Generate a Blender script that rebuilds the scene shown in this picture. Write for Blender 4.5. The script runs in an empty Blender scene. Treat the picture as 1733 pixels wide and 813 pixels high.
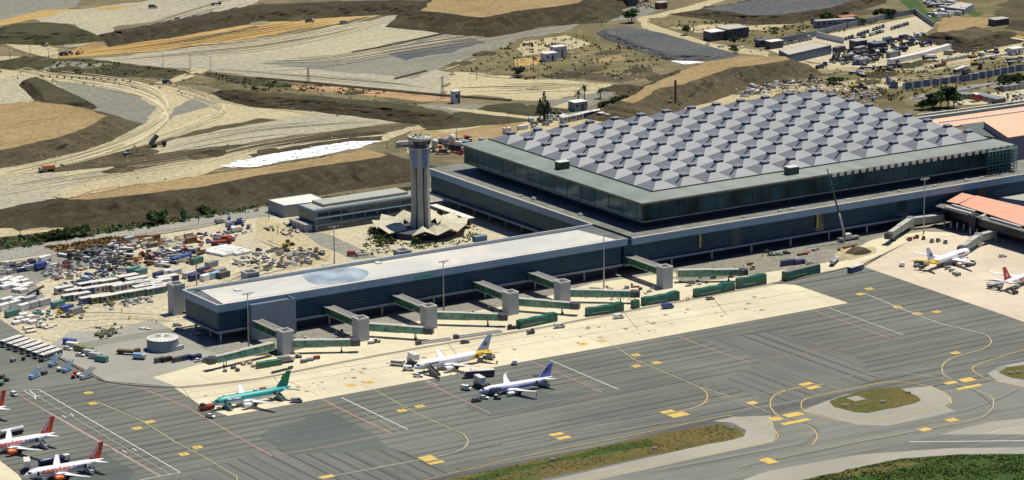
import bpy, bmesh, math, random
from mathutils import Vector, Matrix
R_=math.radians
rnd=random.Random(7)
SC=bpy.context.scene; COL=SC.collection
# ---------------------------------------------------------------- camera model
F,PIT,ROLL,YAW=5987.4,0.2398,-0.0079,0.5705
CAM=(-975.87,-1388.706,420.524)
_a,_b=math.cos(YAW),math.sin(YAW); _cp,_sp=math.cos(PIT),math.sin(PIT); _cr,_sr=math.cos(ROLL),math.sin(ROLL)
def W(px,py,z=0.0):
    """a point of the photograph, taken to stand z metres above the ground, in world metres"""
    U0,V0=px-866.5,py-406.5
    U=(_cr*U0+_sr*V0)/F; V=(-_sr*U0+_cr*V0)/F
    dy=_cp-V*_sp; dz=-_sp-V*_cp
    t=(z-CAM[2])/dz
    cx,cy=U*t,dy*t
    return Vector((_a*cx+_b*cy+CAM[0],-_b*cx+_a*cy+CAM[1],z))
def WP(pts,z=0.0): return [W(x,y,z) for x,y in pts]
RIGHT=Vector((_a,-_b,0)); FWD=Vector((_b,_a,0))
# ---------------------------------------------------------------- objects
def tag(o,label=None,cat=None,group=None,kind=None):
    if label: o['label']=label
    if cat: o['category']=cat
    if group: o['group']=group
    if kind: o['kind']=kind
    return o
def empty(name,loc=(0,0,0),rz=0.0,label=None,cat=None,group=None):
    o=bpy.data.objects.new(name,None); COL.objects.link(o)
    o.location=loc; o.rotation_euler=(0,0,rz); o.empty_display_size=1
    return tag(o,label,cat,group)
KIDS={}
class MB:
    def __init__(s): s.v=[]; s.f=[]; s.sm=[]
    def poly(s,pts,smooth=False):
        n=len(s.v); s.v+= [tuple(p) for p in pts]; s.f.append(tuple(range(n,n+len(pts)))); s.sm.append(smooth)
    def grid(s,rows,closed=False,smooth=True):
        n=len(s.v); m=len(rows[0])
        for r in rows: s.v+=[tuple(p) for p in r]
        for i in range(len(rows)-1):
            for j in range(m if closed else m-1):
                k=(j+1)%m
                s.f.append((n+i*m+j,n+i*m+k,n+(i+1)*m+k,n+(i+1)*m+j)); s.sm.append(smooth)
        return n
    def cap(s,start,m,flip=False):
        f=list(range(start,start+m)); s.f.append(tuple(f[::-1] if flip else f)); s.sm.append(False)
    def box(s,x0,x1,y0,y1,z0,z1):
        s.prism([(x0,y0),(x1,y0),(x1,y1),(x0,y1)],z0,z1)
    def prism(s,poly,z0,z1,bottom=True):
        n=len(s.v); m=len(poly)
        area=sum(poly[i][0]*poly[(i+1)%m][1]-poly[(i+1)%m][0]*poly[i][1] for i in range(m))
        if area<0: poly=list(poly)[::-1]
        s.v+=[(p[0],p[1],z0) for p in poly]+[(p[0],p[1],z1) for p in poly]
        for i in range(m):
            j=(i+1)%m; s.f.append((n+i,n+j,n+m+j,n+m+i)); s.sm.append(False)
        s.f.append(tuple(range(n+m,n+2*m))); s.sm.append(False)
        if bottom: s.f.append(tuple(range(n+m-1,n-1,-1))); s.sm.append(False)
    def obox(s,c,sx,sy,sz,rz=0.0):
        """box standing on c, turned by rz"""
        ca,sa=math.cos(rz),math.sin(rz)
        q=[(c[0]+ca*x-sa*y,c[1]+sa*x+ca*y) for x,y in ((-sx/2,-sy/2),(sx/2,-sy/2),(sx/2,sy/2),(-sx/2,sy/2))]
        s.prism(q,c[2],c[2]+sz)
    def beam(s,a,b,w,h):
        """box bar from a to b, w wide and h high, a/b on its bottom centre line"""
        a=Vector(a); b=Vector(b); d=(b-a); n=Vector((-d.y,d.x,0)); 
        n=n.normalized()*w/2 if n.length>1e-6 else Vector((w/2,0,0)); up=Vector((0,0,h))
        k=len(s.v)
        s.v+=[tuple(p) for p in (a-n,a+n,a+n+up,a-n+up,b-n,b+n,b+n+up,b-n+up)]
        for f in ((3,2,1,0),(4,5,6,7),(0,1,5,4),(1,2,6,5),(2,3,7,6),(3,0,4,7)): s.f.append(tuple(k+i for i in f)); s.sm.append(False)
    def tube(s,a,b,r0,r1=None,n=10,caps=True):
        r1=r0 if r1 is None else r1
        a=Vector(a); b=Vector(b); d=(b-a).normalized()
        x=d.orthogonal().normalized(); y=d.cross(x)
        rows=[[p+(x*math.cos(t)+y*math.sin(t))*r for t in [2*math.pi*i/n for i in range(n)]] for p,r in ((a,r0),(b,r1))]
        k=s.grid(rows,True)
        if caps: s.cap(k,n,True); s.cap(k+n,n)
    def lathe(s,prof,c=(0,0),n=24,z=0,smooth=True):
        rows=[[(c[0]+r*math.cos(2*math.pi*i/n),c[1]+r*math.sin(2*math.pi*i/n),z+h) for i in range(n)] for r,h in prof]
        s.grid(rows,True,smooth)
    def build(s,name,mat,parent=None,label=None,bevel=0,kind=None):
        me=bpy.data.meshes.new(name); me.from_pydata(s.v,[],s.f)
        me.polygons.foreach_set('use_smooth',s.sm); me.update()
        if bevel:
            bm=bmesh.new(); bm.from_mesh(me); bmesh.ops.recalc_face_normals(bm,faces=bm.faces)
            bmesh.ops.bevel(bm,geom=bm.edges[:],offset=bevel,segments=1,affect='EDGES'); bm.to_mesh(me); bm.free()
        me.materials.append(mat)
        o=bpy.data.objects.new(name,me); COL.objects.link(o)
        if parent: o.parent=parent; KIDS.setdefault(parent.name,[]).append(o)
        if label: o['label']=label
        if kind: o['kind']=kind
        return o
def copy_tree(o,parent=None):
    c=o.copy(); COL.objects.link(c)
    if parent: c.parent=parent; KIDS.setdefault(parent.name,[]).append(c)
    for ch in list(KIDS.get(o.name,[])): copy_tree(ch,c)
    return c
# ---------------------------------------------------------------- materials
def newmat(name):
    m=bpy.data.materials.new(name); m.use_nodes=True
    nt=m.node_tree; b=nt.nodes['Principled BSDF']; return m,nt,b
def rgb(c): return (c[0],c[1],c[2],1)
def N(nt,t,**k):
    n=nt.nodes.new(t)
    for a,v in k.items():
        if a in n.inputs.keys(): n.inputs[a].default_value=v
        else: setattr(n,a,v)
    return n
def mixc(nt,fac,a,b,mode='MIX'):
    n=nt.nodes.new('ShaderNodeMix'); n.data_type='RGBA'; n.blend_type=mode
    for sock,v in ((n.inputs[0],fac),(n.inputs[6],a),(n.inputs[7],b)):
        if hasattr(v,'is_linked') or hasattr(v,'links'): nt.links.new(v,sock)
        else: sock.default_value=v if not isinstance(v,tuple) else rgb(v)
    return n.outputs[2]
def mrange(nt,v,a,b,c=0.0,d=1.0):
    n=nt.nodes.new('ShaderNodeMapRange'); nt.links.new(v,n.inputs[0])
    for i,x in enumerate((a,b,c,d)): n.inputs[i+1].default_value=x
    return n.outputs[0]
def coords(nt,scale=(1,1,1),rot=0.0,obj=False,loc=(0,0,0)):
    if obj: src=N(nt,'ShaderNodeTexCoord').outputs['Object']
    else: src=N(nt,'ShaderNodeNewGeometry').outputs['Position']
    m=nt.nodes.new('ShaderNodeMapping'); m.inputs['Rotation'].default_value=(0,0,rot)
    m2=nt.nodes.new('ShaderNodeMapping'); m2.inputs['Scale'].default_value=scale; m2.inputs['Location'].default_value=loc
    nt.links.new(src,m.inputs[0]); nt.links.new(m.outputs[0],m2.inputs[0]); return m2.outputs[0]
def noise(nt,vec,scale,detail=4,rough=.6,dist=0.0):
    n=N(nt,'ShaderNodeTexNoise',Scale=scale,Detail=detail,Roughness=rough,Distortion=dist); nt.links.new(vec,n.inputs['Vector']); return n.outputs[0]
def bump(nt,b,h,strength=.3,dist=.1):
    n=N(nt,'ShaderNodeBump',Strength=strength,Distance=dist); nt.links.new(h,n.inputs['Height']); nt.links.new(n.outputs[0],b.inputs['Normal'])
def plain(name,c,rough=.6,metal=0.0,var=.12,vs=.6,spec=None,objcol=False):
    """painted or bare surface with a little grime"""
    m,nt,b=newmat(name); b.inputs['Roughness'].default_value=rough; b.inputs['Metallic'].default_value=metal
    if spec is not None: b.inputs['Specular IOR Level'].default_value=spec
    v=coords(nt); n1=noise(nt,v,vs,5,.65)
    base=tuple(c)
    f=mrange(nt,n1,.35,.7)
    if objcol:
        oi=N(nt,'ShaderNodeObjectInfo')
        dk=mixc(nt,var,oi.outputs['Color'],(.05,.045,.035))
        out=mixc(nt,f,oi.outputs['Color'],dk)
    else:
        dk=tuple(x*(1-var*1.6) for x in base); lt=tuple(min(1,x*(1+var*.6)) for x in base)
        out=mixc(nt,f,lt,dk)
    nt.links.new(out,b.inputs['Base Color']); return m
def dirt(name,c1,c2,c3=None,big=.012,mid=.08,fine=.6,rot=0.0,stretch=1.0,bmp=.4,tracks=0.0):
    """earth: large blotches, drawn-out streaks along rot, grain"""
    m,nt,b=newmat(name); b.inputs['Roughness'].default_value=.95; b.inputs['Specular IOR Level'].default_value=.15
    vb=coords(nt,rot=rot); vs=coords(nt,(1/stretch**.75,1,1),rot)
    n1=noise(nt,vb,big,5,.6,.6); n2=noise(nt,vs,mid,10,.75,.2); n3=noise(nt,vb,fine,5,.75)
    col=mixc(nt,mrange(nt,n1,.38,.64),c1,c2)
    if c3: col=mixc(nt,mrange(nt,n2,.5,.72),col,c3)
    d=mixc(nt,mrange(nt,n2,.34,.72,.0,.7),col,tuple(x*.55 for x in c1),'MIX')
    col=mixc(nt,.55,col,d)
    g=mixc(nt,mrange(nt,n3,.35,.7),(.62,.62,.62),(1.25,1.25,1.22))
    col=mixc(nt,1.0,col,g,'MULTIPLY')
    if tracks:
        vt=coords(nt,(1/60,1,1),rot); nn=noise(nt,vt,.35,4,.7,.25)
        col=mixc(nt,mrange(nt,nn,.5,.62,0,tracks),col,tuple(x*.6 for x in c1))
    nt.links.new(col,b.inputs['Base Color']); bump(nt,b,n2 if bmp>.7 else n3,bmp,3.0 if bmp>.7 else .5); return m
def glass(name,c,rough=.08,spec=.8,var=.25,lines=None):
    m,nt,b=newmat(name); b.inputs['Roughness'].default_value=rough; b.inputs['Specular IOR Level'].default_value=spec
    v=coords(nt); n1=noise(nt,v,.06,4,.6,.5)
    out=mixc(nt,mrange(nt,n1,.4,.65),c,tuple(x*(1+3*var) for x in c))
    nt.links.new(out,b.inputs['Base Color']); return m
# ---------------------------------------------------------------- world, sun, camera
w=bpy.data.worlds.new("World"); SC.world=w; w.use_nodes=True
nt=w.node_tree; sky=nt.nodes.new('ShaderNodeTexSky'); sky.sky_type='NISHITA'; sky.sun_disc=False
SUN=Vector((.336,-.0135,1)).normalized()
sky.sun_elevation=math.asin(SUN.z); sky.sun_rotation=math.atan2(SUN.x,SUN.y)
sky.dust_density=1.0; sky.altitude=100
bg=nt.nodes['Background']; bg.inputs[1].default_value=.05
tn=nt.nodes.new('ShaderNodeMix'); tn.data_type='RGBA'; tn.blend_type='MULTIPLY'; tn.inputs[0].default_value=1; tn.inputs[7].default_value=(.50,.76,1.25,1); nt.links.new(sky.outputs[0],tn.inputs[6]); nt.links.new(tn.outputs[2],bg.inputs[0])
sl=bpy.data.lights.new('sun','SUN'); sl.energy=4.7; sl.angle=R_(.5); sl.color=(1,.93,.765)
so=bpy.data.objects.new('sun',sl); COL.objects.link(so); so.rotation_euler=SUN.to_track_quat('Z','Y').to_euler(); so.location=(0,0,500)
SC.view_settings.view_transform='Standard'; SC.view_settings.look='None'; SC.view_settings.gamma=1; SC.view_settings.exposure=.22
cd=bpy.data.cameras.new('camera'); co=bpy.data.objects.new('camera',cd); COL.objects.link(co); SC.camera=co
cd.sensor_fit='HORIZONTAL'; cd.sensor_width=36; cd.lens=F*36/1733; cd.clip_start=10; cd.clip_end=30000
r=Vector((_a,-_b,0)); fw=Vector((_b*_cp,_a*_cp,-_sp)); up=r.cross(fw)
rr=r*_cr-up*_sr*-1*-1 ; 
# roll: image x axis = cr*U - sr*V
rr=(r*_cr+up*_sr); uu=(up*_cr-r*_sr)
M=Matrix((( rr.x,uu.x,-fw.x,CAM[0]),(rr.y,uu.y,-fw.y,CAM[1]),(rr.z,uu.z,-fw.z,CAM[2]),(0,0,0,1)))
co.matrix_world=M
# ================================================================ ground
from mathutils import noise as mn
def subdiv_poly(pts,step,amp,seed=0,closed=True):
    out=[]; n=len(pts)
    for i in range(n if closed else n-1):
        a=Vector(pts[i]); b=Vector(pts[(i+1)%n]); L=(b-a).length; k=max(1,int(L/step))
        d=(b-a).normalized() if L>0 else Vector((1,0,0)); nn=Vector((-d.y,d.x,0))
        for j in range(k):
            p=a+(b-a)*(j/k)
            if amp: p=p+Vector((mn.noise(Vector((p.x/9+seed*7.1,p.y/9,seed)))+mn.noise(Vector((p.x/28,p.y/28,seed+9)))*1.3,mn.noise(Vector((p.x/9+seed*7.1,p.y/9,seed+50)))+mn.noise(Vector((p.x/28,p.y/28,seed+59)))*1.3,0))*amp+nn*mn.noise(Vector((p.x/2.5,p.y/2.5,seed+3)))*min(amp,1.2)*.4
            out.append(p)
    if not closed: out.append(Vector(pts[-1]))
    return out
_lay=[0]
def sheet(name,px,mat,z=None,amp=0.0,step=5,world=False,kind='structure'):
    _lay[0]+=1
    zz=z if z is not None else .01+.0022*_lay[0]
    pts=[Vector((p[0],p[1],zz)) for p in px] if world else WP(px,zz)
    if amp:
        ar=abs(sum(pts[i].x*pts[(i+1)%len(pts)].y-pts[(i+1)%len(pts)].x*pts[i].y for i in range(len(pts))))/2
        per=sum((pts[i]-pts[i-1]).length for i in range(len(pts))); amp=min(amp,ar/per*.28)
        pts=subdiv_poly(pts,step,amp,_lay[0])
    area=sum(pts[i].x*pts[(i+1)%len(pts)].y-pts[(i+1)%len(pts)].x*pts[i].y for i in range(len(pts)))
    if area<0: pts=pts[::-1]
    mb=MB(); mb.poly(pts); return tag(mb.build(name,mat),kind=kind)
def offset_poly(pts,d):
    n=len(pts); out=[]
    area=sum(pts[i].x*pts[(i+1)%n].y-pts[(i+1)%n].x*pts[i].y for i in range(n))
    s=1 if area>0 else -1
    for i in range(n):
        a,b,c=pts[i-1],pts[i],pts[(i+1)%n]
        e1=(b-a).normalized(); e2=(c-b).normalized()
        n1=Vector((e1.y,-e1.x,0)); n2=Vector((e2.y,-e2.x,0)); m=(n1+n2)
        m=m.normalized() if m.length>.2 else n1
        k=d/max(.5,m.dot(n1)); out.append(b+m*k*s)
    return out
def plateau(px,h,wd,topmat,bankmat,amp=2.0,name='embankment',base=0.0,step=4,rough=2.0):
    rough*=min(1,wd/14); amp=min(amp,wd*.12)
    """raised earth platform: flat top and gullied banks all round"""
    _lay[0]+=1
    pts=subdiv_poly(WP(px,base+h),step,amp,_lay[0])
    rows=[]; K=7
    for k in range(K+1):
        t=k/K; row=[]
        off=offset_poly(pts,wd*t)
        for i,p in enumerate(off):
            g=mn.noise(Vector((pts[i].x/5,pts[i].y/5,t*1.3+_lay[0])))+.6*mn.noise(Vector((p.x/2.2,p.y/2.2,t*4)))
            d=(p-pts[i]).normalized() if k else Vector((0,0,0))
            e=rough*g*math.sin(math.pi*min(1,t+.1))
            row.append(p+d*e*1.6+Vector((0,0,-h*t+e*.8 if 0<k<K else (-h*t if k<K else -h-.3))))
        rows.append(row)
    mb=MB(); mb.grid(rows,True,False); tag(mb.build(name,bankmat),kind='structure')
    t=MB(); area=sum(pts[i].x*pts[(i+1)%len(pts)].y-pts[(i+1)%len(pts)].x*pts[i].y for i in range(len(pts)))
    t.poly([p+Vector((0,0,.03)) for p in (pts if area>0 else pts[::-1])]); tag(t.build('terrain',topmat),kind='structure')
def ribbon(px,wd,z,world=False,closed=False):
    """strip of width wd following a polyline"""
    pts=[Vector((p[0],p[1],z)) for p in px] if world else WP(px,z)
    rows=[]
    n=len(pts)
    for i,p in enumerate(pts):
        a=pts[i-1] if i or closed else pts[i]; b=pts[(i+1)%n] if i<n-1 or closed else pts[i]
        d=(b-a).normalized(); nn=Vector((-d.y,d.x,0))*wd/2; rows.append([p+nn,p-nn])
    if closed: rows.append(rows[0])
    m=MB(); m.grid(rows,False,False); return m
def smooth_px(pts,k=6):
    out=[]
    n=len(pts)
    for i in range(n-1):
        p0=pts[max(i-1,0)];p1=pts[i];p2=pts[i+1];p3=pts[min(i+2,n-1)]
        for j in range(k):
            t=j/k
            out.append(tuple(.5*((2*p1[q])+(-p0[q]+p2[q])*t+(2*p0[q]-5*p1[q]+4*p2[q]-p3[q])*t*t+(-p0[q]+3*p1[q]-3*p2[q]+p3[q])*t**3) for q in (0,1)))
    out.append(pts[-1]); return out
# rotation that lines streaks up with a pixel direction
def pxrot(a,b):
    d=W(*b)-W(*a); return -math.atan2(d.y,d.x)
rotroad=pxrot((0,300),(433,220)); rotC=pxrot((0,400),(433,345)); rotF=pxrot((150,101),(668,24))
m_scrub=dirt('scrub_earth',(.20,.165,.10),(.12,.11,.065),(.36,.30,.19),.014,.06,.5,.3,2)
m_olive=dirt('dry_grass',(.19,.165,.085),(.105,.10,.05),(.33,.275,.16),.02,.09,.6,.2,2)
m_cream=dirt('cream_earth',(.49,.425,.265),(.40,.36,.24),(.60,.53,.35),.01,.09,.35,rotroad,9,tracks=.45)
m_cream2=dirt('sand_track',(.50,.43,.27),(.42,.36,.23),(.56,.49,.34),.02,.12,.4,rotC,8,tracks=.35)
m_greyf=dirt('graded_gravel',(.36,.34,.265),(.44,.405,.28),(.52,.49,.38),.006,.05,.3,rotF,10,tracks=.4)
m_greyd=dirt('grey_gravel',(.21,.215,.185),(.27,.26,.205),(.34,.32,.25),.012,.07,.35,rotF,7,tracks=.4)
m_orange=dirt('orange_earth',(.42,.27,.095),(.48,.35,.15),(.52,.33,.11),.012,.07,.4,rotF,9,tracks=.4)
m_brown=dirt('brown_earth',(.31,.225,.115),(.36,.27,.14),(.26,.19,.10),.012,.07,.4,rotroad,8,tracks=.2)
m_bank=dirt('dark_soil',(.055,.047,.031),(.085,.072,.045),(.16,.135,.088),.03,.16,.5,rotroad,1.5,bmp=.8)
m_bank2=dirt('mossy_soil',(.06,.062,.034),(.095,.09,.045),(.14,.12,.075),.03,.16,.5,rotroad,1.5,bmp=.8)
m_bankl=dirt('brown_bank_soil',(.125,.105,.062),(.075,.066,.042),(.22,.18,.11),.03,.14,.5,0.5,2,bmp=.8)
m_blue=dirt('dark_gravel',(.085,.095,.105),(.12,.125,.125),(.17,.17,.165),.02,.07,.4,rotF,6)
m_yard=dirt('yard_ground',(.56,.50,.36),(.46,.42,.31),(.62,.57,.42),.015,.08,.4,rotC,4,tracks=.35)
m_yardg=dirt('yard_grey_ground',(.24,.235,.215),(.30,.29,.25),(.36,.34,.29),.02,.09,.5,rotC,4,tracks=.4)
m_road=dirt('road_asphalt',(.30,.295,.275),(.35,.335,.30),(.40,.38,.34),.02,.06,.6,rotC,12,tracks=.35,bmp=.1)
m_reed=dirt('dry_reeds',(.23,.15,.06),(.17,.115,.05),(.30,.20,.09),.04,.3,1.2)
m_white,nt,b=newmat('white_sheeting'); b.inputs['Roughness'].default_value=.6
v=coords(nt,(1,1,1),rotroad); vo=N(nt,'ShaderNodeTexVoronoi',Scale=.30,Randomness=.5)
mp=nt.nodes.new('ShaderNodeMapping'); mp.inputs['Scale'].default_value=(.5,1,1); nt.links.new(v,mp.inputs[0]); nt.links.new(mp.outputs[0],vo.inputs['Vector'])
nt.links.new(mixc(nt,mrange(nt,vo.outputs['Distance'],.22,.30),(.12,.12,.11),(.83,.82,.80)),b.inputs['Base Color'])

# --- big base sheet
g=MB(); g.poly([(-9000,-6000,-.05),(12000,-6000,-.05),(12000,14000,-.05),(-9000,14000,-.05)]); tag(g.build('ground',m_scrub),kind='structure')

# ---------------- quarry land behind the airport, far to near
S=lambda px,m,amp=1.6,name='terrain',**k: sheet(name,px,m,amp=amp*1.7,step=3,**k)
S([(-60,-30),(190,-30),(120,12),(60,30),(0,36),(-60,45)],m_greyd)
S([(-60,43),(0,36),(75,17),(175,14),(60,32),(-60,56)],m_orange)
S([(60,32),(125,17),(180,10),(235,4),(300,-8),(450,-8),(433,8),(300,33),(200,44),(180,60),(150,78),(110,80),(90,62),(150,55),(125,42),(70,38)],m_greyf)
S([(150,14),(240,8),(215,12),(190,18)],m_orange)
S([(-40,55),(60,60),(100,75),(84,98),(40,92),(0,78),(-40,70)],m_olive)
S([(-40,60),(70,75),(100,82),(95,100),(55,92),(0,70),(-40,66)],m_cream,name='road')
S([(-40,98),(20,98),(60,102),(30,112),(-40,115)],m_olive)
S([(90,98),(180,62),(200,58),(433,36),(560,20),(640,17),(668,22),(560,40),(433,64),(300,82),(200,92),(150,97)],m_orange)
S([(240,80),(340,62),(433,44),(440,46),(340,68),(260,78)],m_bankl)
S([(620,-8),(1000,-8),(980,22),(870,47),(790,44),(668,24)],m_greyd)
S([(150,101),(433,69),(533,51),(634,33),(668,24),(786,46),(870,48),(924,36),(979,41),(960,52),(867,75),(734,117),(767,123),(744,159),(560,142),(433,130),(351,120),(298,115)],m_greyf)
S([(596,88),(784,49),(870,48),(924,36),(979,41),(960,52),(867,75),(734,117),(700,133),(433,108)],m_greyd)
S([(639,83),(684,73),(759,63),(804,60),(819,73),(759,90),(721,95),(674,103),(664,95)],m_blue,amp=5)
S([(433,108),(600,125),(680,133),(763,152),(744,159),(560,142),(433,130),(351,120),(380,112)],m_greyf)
S([(744,150),(767,122),(866,131),(960,136),(1041,143),(1010,158),(971,163),(930,175),(866,167),(759,162)],m_cream,amp=3)
tag(ribbon([(596,88),(640,80),(700,67),(784,49)],2.5,.5).build('terrain',m_bank),kind='structure')
tag(ribbon([(668,133),(722,119)],2.5,.5).build('terrain',m_bank),kind='structure')
tag(ribbon([(433,131),(560,143),(690,155),(744,160),(866,169)],4,.5).build('terrain',m_bank),kind='structure')
S([(930,170),(971,163),(1030,153),(1060,150),(980,192),(900,196),(866,190),(930,178)],m_greyd)
S([(700,176),(800,178),(866,190),(980,192),(990,180),(1000,185),(960,205),(870,200),(760,190)],m_greyd,name='road')
S([(740,182),(866,189),(930,183),(970,170),(985,172),(940,192),(870,199),(800,192)],m_cream2,name='road')
S([(866,72),(960,50),(1020,60),(1080,85),(1135,100),(1060,135),(960,132),(866,128),(780,120),(800,108)],m_olive,amp=5)
S([(880,70),(960,60),(1000,75),(940,90),(880,95)],m_cream2,amp=6)
S([(870,100),(930,95),(910,110),(870,112)],m_orange,amp=5)
S([(1000,102),(1060,92),(1060,100),(1010,108)],m_brown,amp=5)
S([(940,118),(1060,128),(1100,118),(1120,128),(1050,140),(940,130)],m_bankl,amp=5)
S([(990,5),(1060,8),(1120,15),(1078,32),(1000,40),(950,38),(990,25)],m_greyd)
S([(1076,32),(1120,22),(1190,4),(1220,-6),(1240,-4),(1170,22),(1110,32),(1090,38),(1130,50),(1200,72),(1260,82),(1300,88),(1300,96),(1240,90),(1120,58),(1085,48)],m_cream2,name='road',amp=.8)
S([(1088,38),(1180,20),(1300,36),(1420,20),(1500,16),(1540,24),(1500,40),(1400,60),(1300,80),(1200,62),(1130,46)],m_olive,amp=4)
S([(1130,46),(1220,40),(1270,44),(1340,42),(1300,52),(1180,55)],m_cream2,amp=5)
S([(1135,103),(1200,99),(1230,97),(1210,104),(1160,109)],m_white,amp=3)
S([(1300,60),(1733,-30),(1900,-30),(1900,120),(1500,160),(1310,120)],m_olive,amp=3)
S([(1512,-10),(1545,-10),(1580,30),(1620,42),(1575,38),(1550,28)],dirt('green_grass',(.05,.10,.03),(.08,.12,.04),(.10,.14,.05),.05,.2,.8),amp=2)
m_grn=bpy.data.materials['green_grass']
S([(1590,-10),(1620,5),(1665,25),(1650,30),(1610,12)],m_grn,amp=2)
S([(1600,28),(1680,30),(1680,45),(1640,58),(1590,60),(1590,40)],m_brown,amp=6)
S([(1700,-10),(1900,-10),(1900,60),(1733,60),(1690,30)],m_bankl,amp=6)
S([(1700,35),(1900,30),(1900,60),(1740,62),(1705,50)],m_bank,amp=6)
S([(1672,52),(1733,62),(1733,70),(1680,58)],m_orange,amp=3)
# yard of plant hire at the top right
S([(1300,85),(1345,72),(1400,58),(1555,27),(1582,46),(1560,60),(1605,75),(1520,108),(1450,118),(1345,100)],m_yard,amp=0,name='terrain')
S([(1300,110),(1350,100),(1440,118),(1500,112),(1620,80),(1733,70),(1900,60),(1900,110),(1733,105),(1560,140),(1500,150),(1400,140),(1330,135),(1300,128)],m_cream2,amp=3)
S([(1330,118),(1420,120),(1500,128),(1440,140),(1350,130)],m_olive,amp=4)
S([(1505,125),(1640,112),(1660,100),(1733,96),(1733,112),(1600,130),(1540,147)],m_olive,amp=3)
S([(1300,128),(1400,138),(1500,150),(1500,165),(1450,172),(1330,150),(1290,150)],m_bankl,amp=5)
S([(1345,150),(1500,128),(1480,150),(1420,155)],m_cream2,amp=5)
S([(1480,172),(1540,158),(1640,145),(1733,135),(1900,125),(1900,200),(1500,205)],m_olive,amp=2)
S([(1540,165),(1640,145),(1900,112),(1900,124),(1640,154),(1545,172)],m_yardg,amp=.6,name='road')
S([(1606,168),(1733,150),(1900,140),(1900,165),(1733,172),(1640,178),(1610,178)],m_yard,amp=1)
# construction strip beyond the hall
S([(700,205),(866,196),(960,200),(1075,175),(1330,140),(1400,150),(1330,158),(1160,190),(1000,210),(830,250),(700,260)],m_cream2,amp=3)
S([(700,215),(760,225),(866,200),(900,215),(840,235),(780,262),(700,250)],m_brown,amp=3)
S([(780,190),(870,198),(900,205),(800,215),(720,222),(700,208)],m_bank2,amp=3)
# lower left land
S([(-60,128),(20,125),(60,118),(110,126),(180,133),(290,146),(372,166),(440,172),(500,185),(560,190),(610,197),(675,208),(480,232),(250,260),(200,275),(80,292),(-60,310)],m_cream,amp=1.5,name='path')
S([(-60,96),(60,97),(84,98),(50,110),(40,118),(75,126),(20,132),(-60,112)],m_cream,amp=1,name='path')
S([(40,110),(70,98),(150,101),(300,118),(322,121),(285,133),(200,130),(70,121)],m_bank2,amp=2)
S([(100,104),(200,108),(150,116),(70,117)],m_greyd,amp=3)
tag(ribbon([(322,118),(345,118),(300,135),(270,142)],9,.3).build('path',m_cream2),kind='structure')
S([(345,122),(433,132),(560,144),(700,160),(760,170),(700,176),(560,165),(433,152),(380,150),(310,140)],m_olive,amp=2)
S([(350,122),(433,133),(500,143),(480,150),(400,142),(345,130)],m_bank2,amp=2)
S([(493,144),(560,146),(700,160),(760,166),(790,172),(720,172),(600,160),(500,150)],dirt('reddish_sand',(.42,.27,.16),(.44,.33,.20),(.34,.25,.14),.03,.1,.5,rotF,6),amp=2)
S([(-60,131),(45,134),(58,148),(57,170),(0,181),(-60,185)],m_greyf,amp=1.5)
S([(92,138),(150,140),(205,155),(250,172),(262,182),(250,205),(225,225),(195,208),(150,188),(135,170)],m_greyd,amp=2)
S([(296,182),(330,165),(370,172),(360,180),(300,195),(285,205)],m_greyd,amp=2)
S([(255,253),(300,228),(433,206),(500,197),(540,192),(675,208),(480,232),(433,240),(270,262)],m_greyf,amp=1.5)
S([(225,262),(300,234),(470,203),(440,200),(330,222),(240,247),(180,262),(60,292),(0,300),(0,312),(100,300),(190,285),(255,275)],m_bankl,amp=1.5)
S([(-60,312),(100,292),(200,282),(330,265),(433,245),(500,232),(600,222),(690,212),(720,218),(640,240),(433,262),(370,285),(330,300),(200,318),(115,337),(85,330),(80,345),(0,362),(-60,370)],m_cream,amp=1.5,name='terrain')
S([(-60,305),(90,290),(115,305),(180,285),(205,290),(100,320),(85,345),(0,362),(-60,370)],m_greyf,amp=2)
S([(255,262),(433,240),(560,222),(690,208),(700,214),(640,228),(500,240),(433,252),(340,270),(200,282),(190,275)],m_bankl,amp=1.5)
S([(190,283),(433,247),(560,230),(640,222),(660,226),(500,244),(330,270),(210,290)],m_bank,amp=1.5)
S([(433,250),(470,250),(480,262),(440,270)],m_bank2,amp=2)
S([(378,281),(400,272),(430,265),(476,257),(594,238),(641,238),(606,251),(520,268),(458,278),(420,282),(390,284)],m_white,amp=1.5)
S([(420,262),(476,251),(594,233),(650,230),(641,238),(594,239),(476,258),(430,266)],m_bank,amp=1)
S([(-60,388),(60,378),(180,366),(330,350),(380,343),(390,352),(181,382),(0,402),(-60,410)],m_cream2,amp=.8,name='road')
S([(-60,408),(0,402),(181,382),(390,352),(433,352),(560,332),(700,315),(700,325),(553,342),(380,366),(180,398),(0,430),(-60,436)],m_bank2,amp=1.2)
S([(-60,432),(0,424),(110,406),(180,395),(300,375),(400,356),(553,338),(700,322),(900,300),(900,325),(700,345),(553,362),(470,372),(400,375),(300,392),(160,416),(-60,452)],m_road,amp=.5,name='road')
# pale pavement under the yards beside the pier
S([(-60,452),(110,425),(180,412),(330,388),(410,372),(470,366),(560,360),(700,345),(900,320),(1100,370),(1000,400),(700,440),(400,480),(320,490),(400,600),(300,655),(180,645),(75,590),(-60,575)],m_yard,amp=0,name='pavement')
S([(-60,455),(150,420),(165,440),(150,470),(250,455),(300,470),(200,490),(130,500),(80,530),(-60,520)],m_yardg,amp=3,name='pavement')
S([(80,418),(110,428),(250,408),(260,400),(180,404),(110,416)],m_reed,amp=2)
S([(433,366),(480,380),(560,376),(560,440),(520,452),(480,450),(433,420)],m_cream2,amp=0,name='pavement')
S([(540,415),(600,440),(640,436),(560,398),(500,385)],m_yardg,amp=0,name='road')
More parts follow.
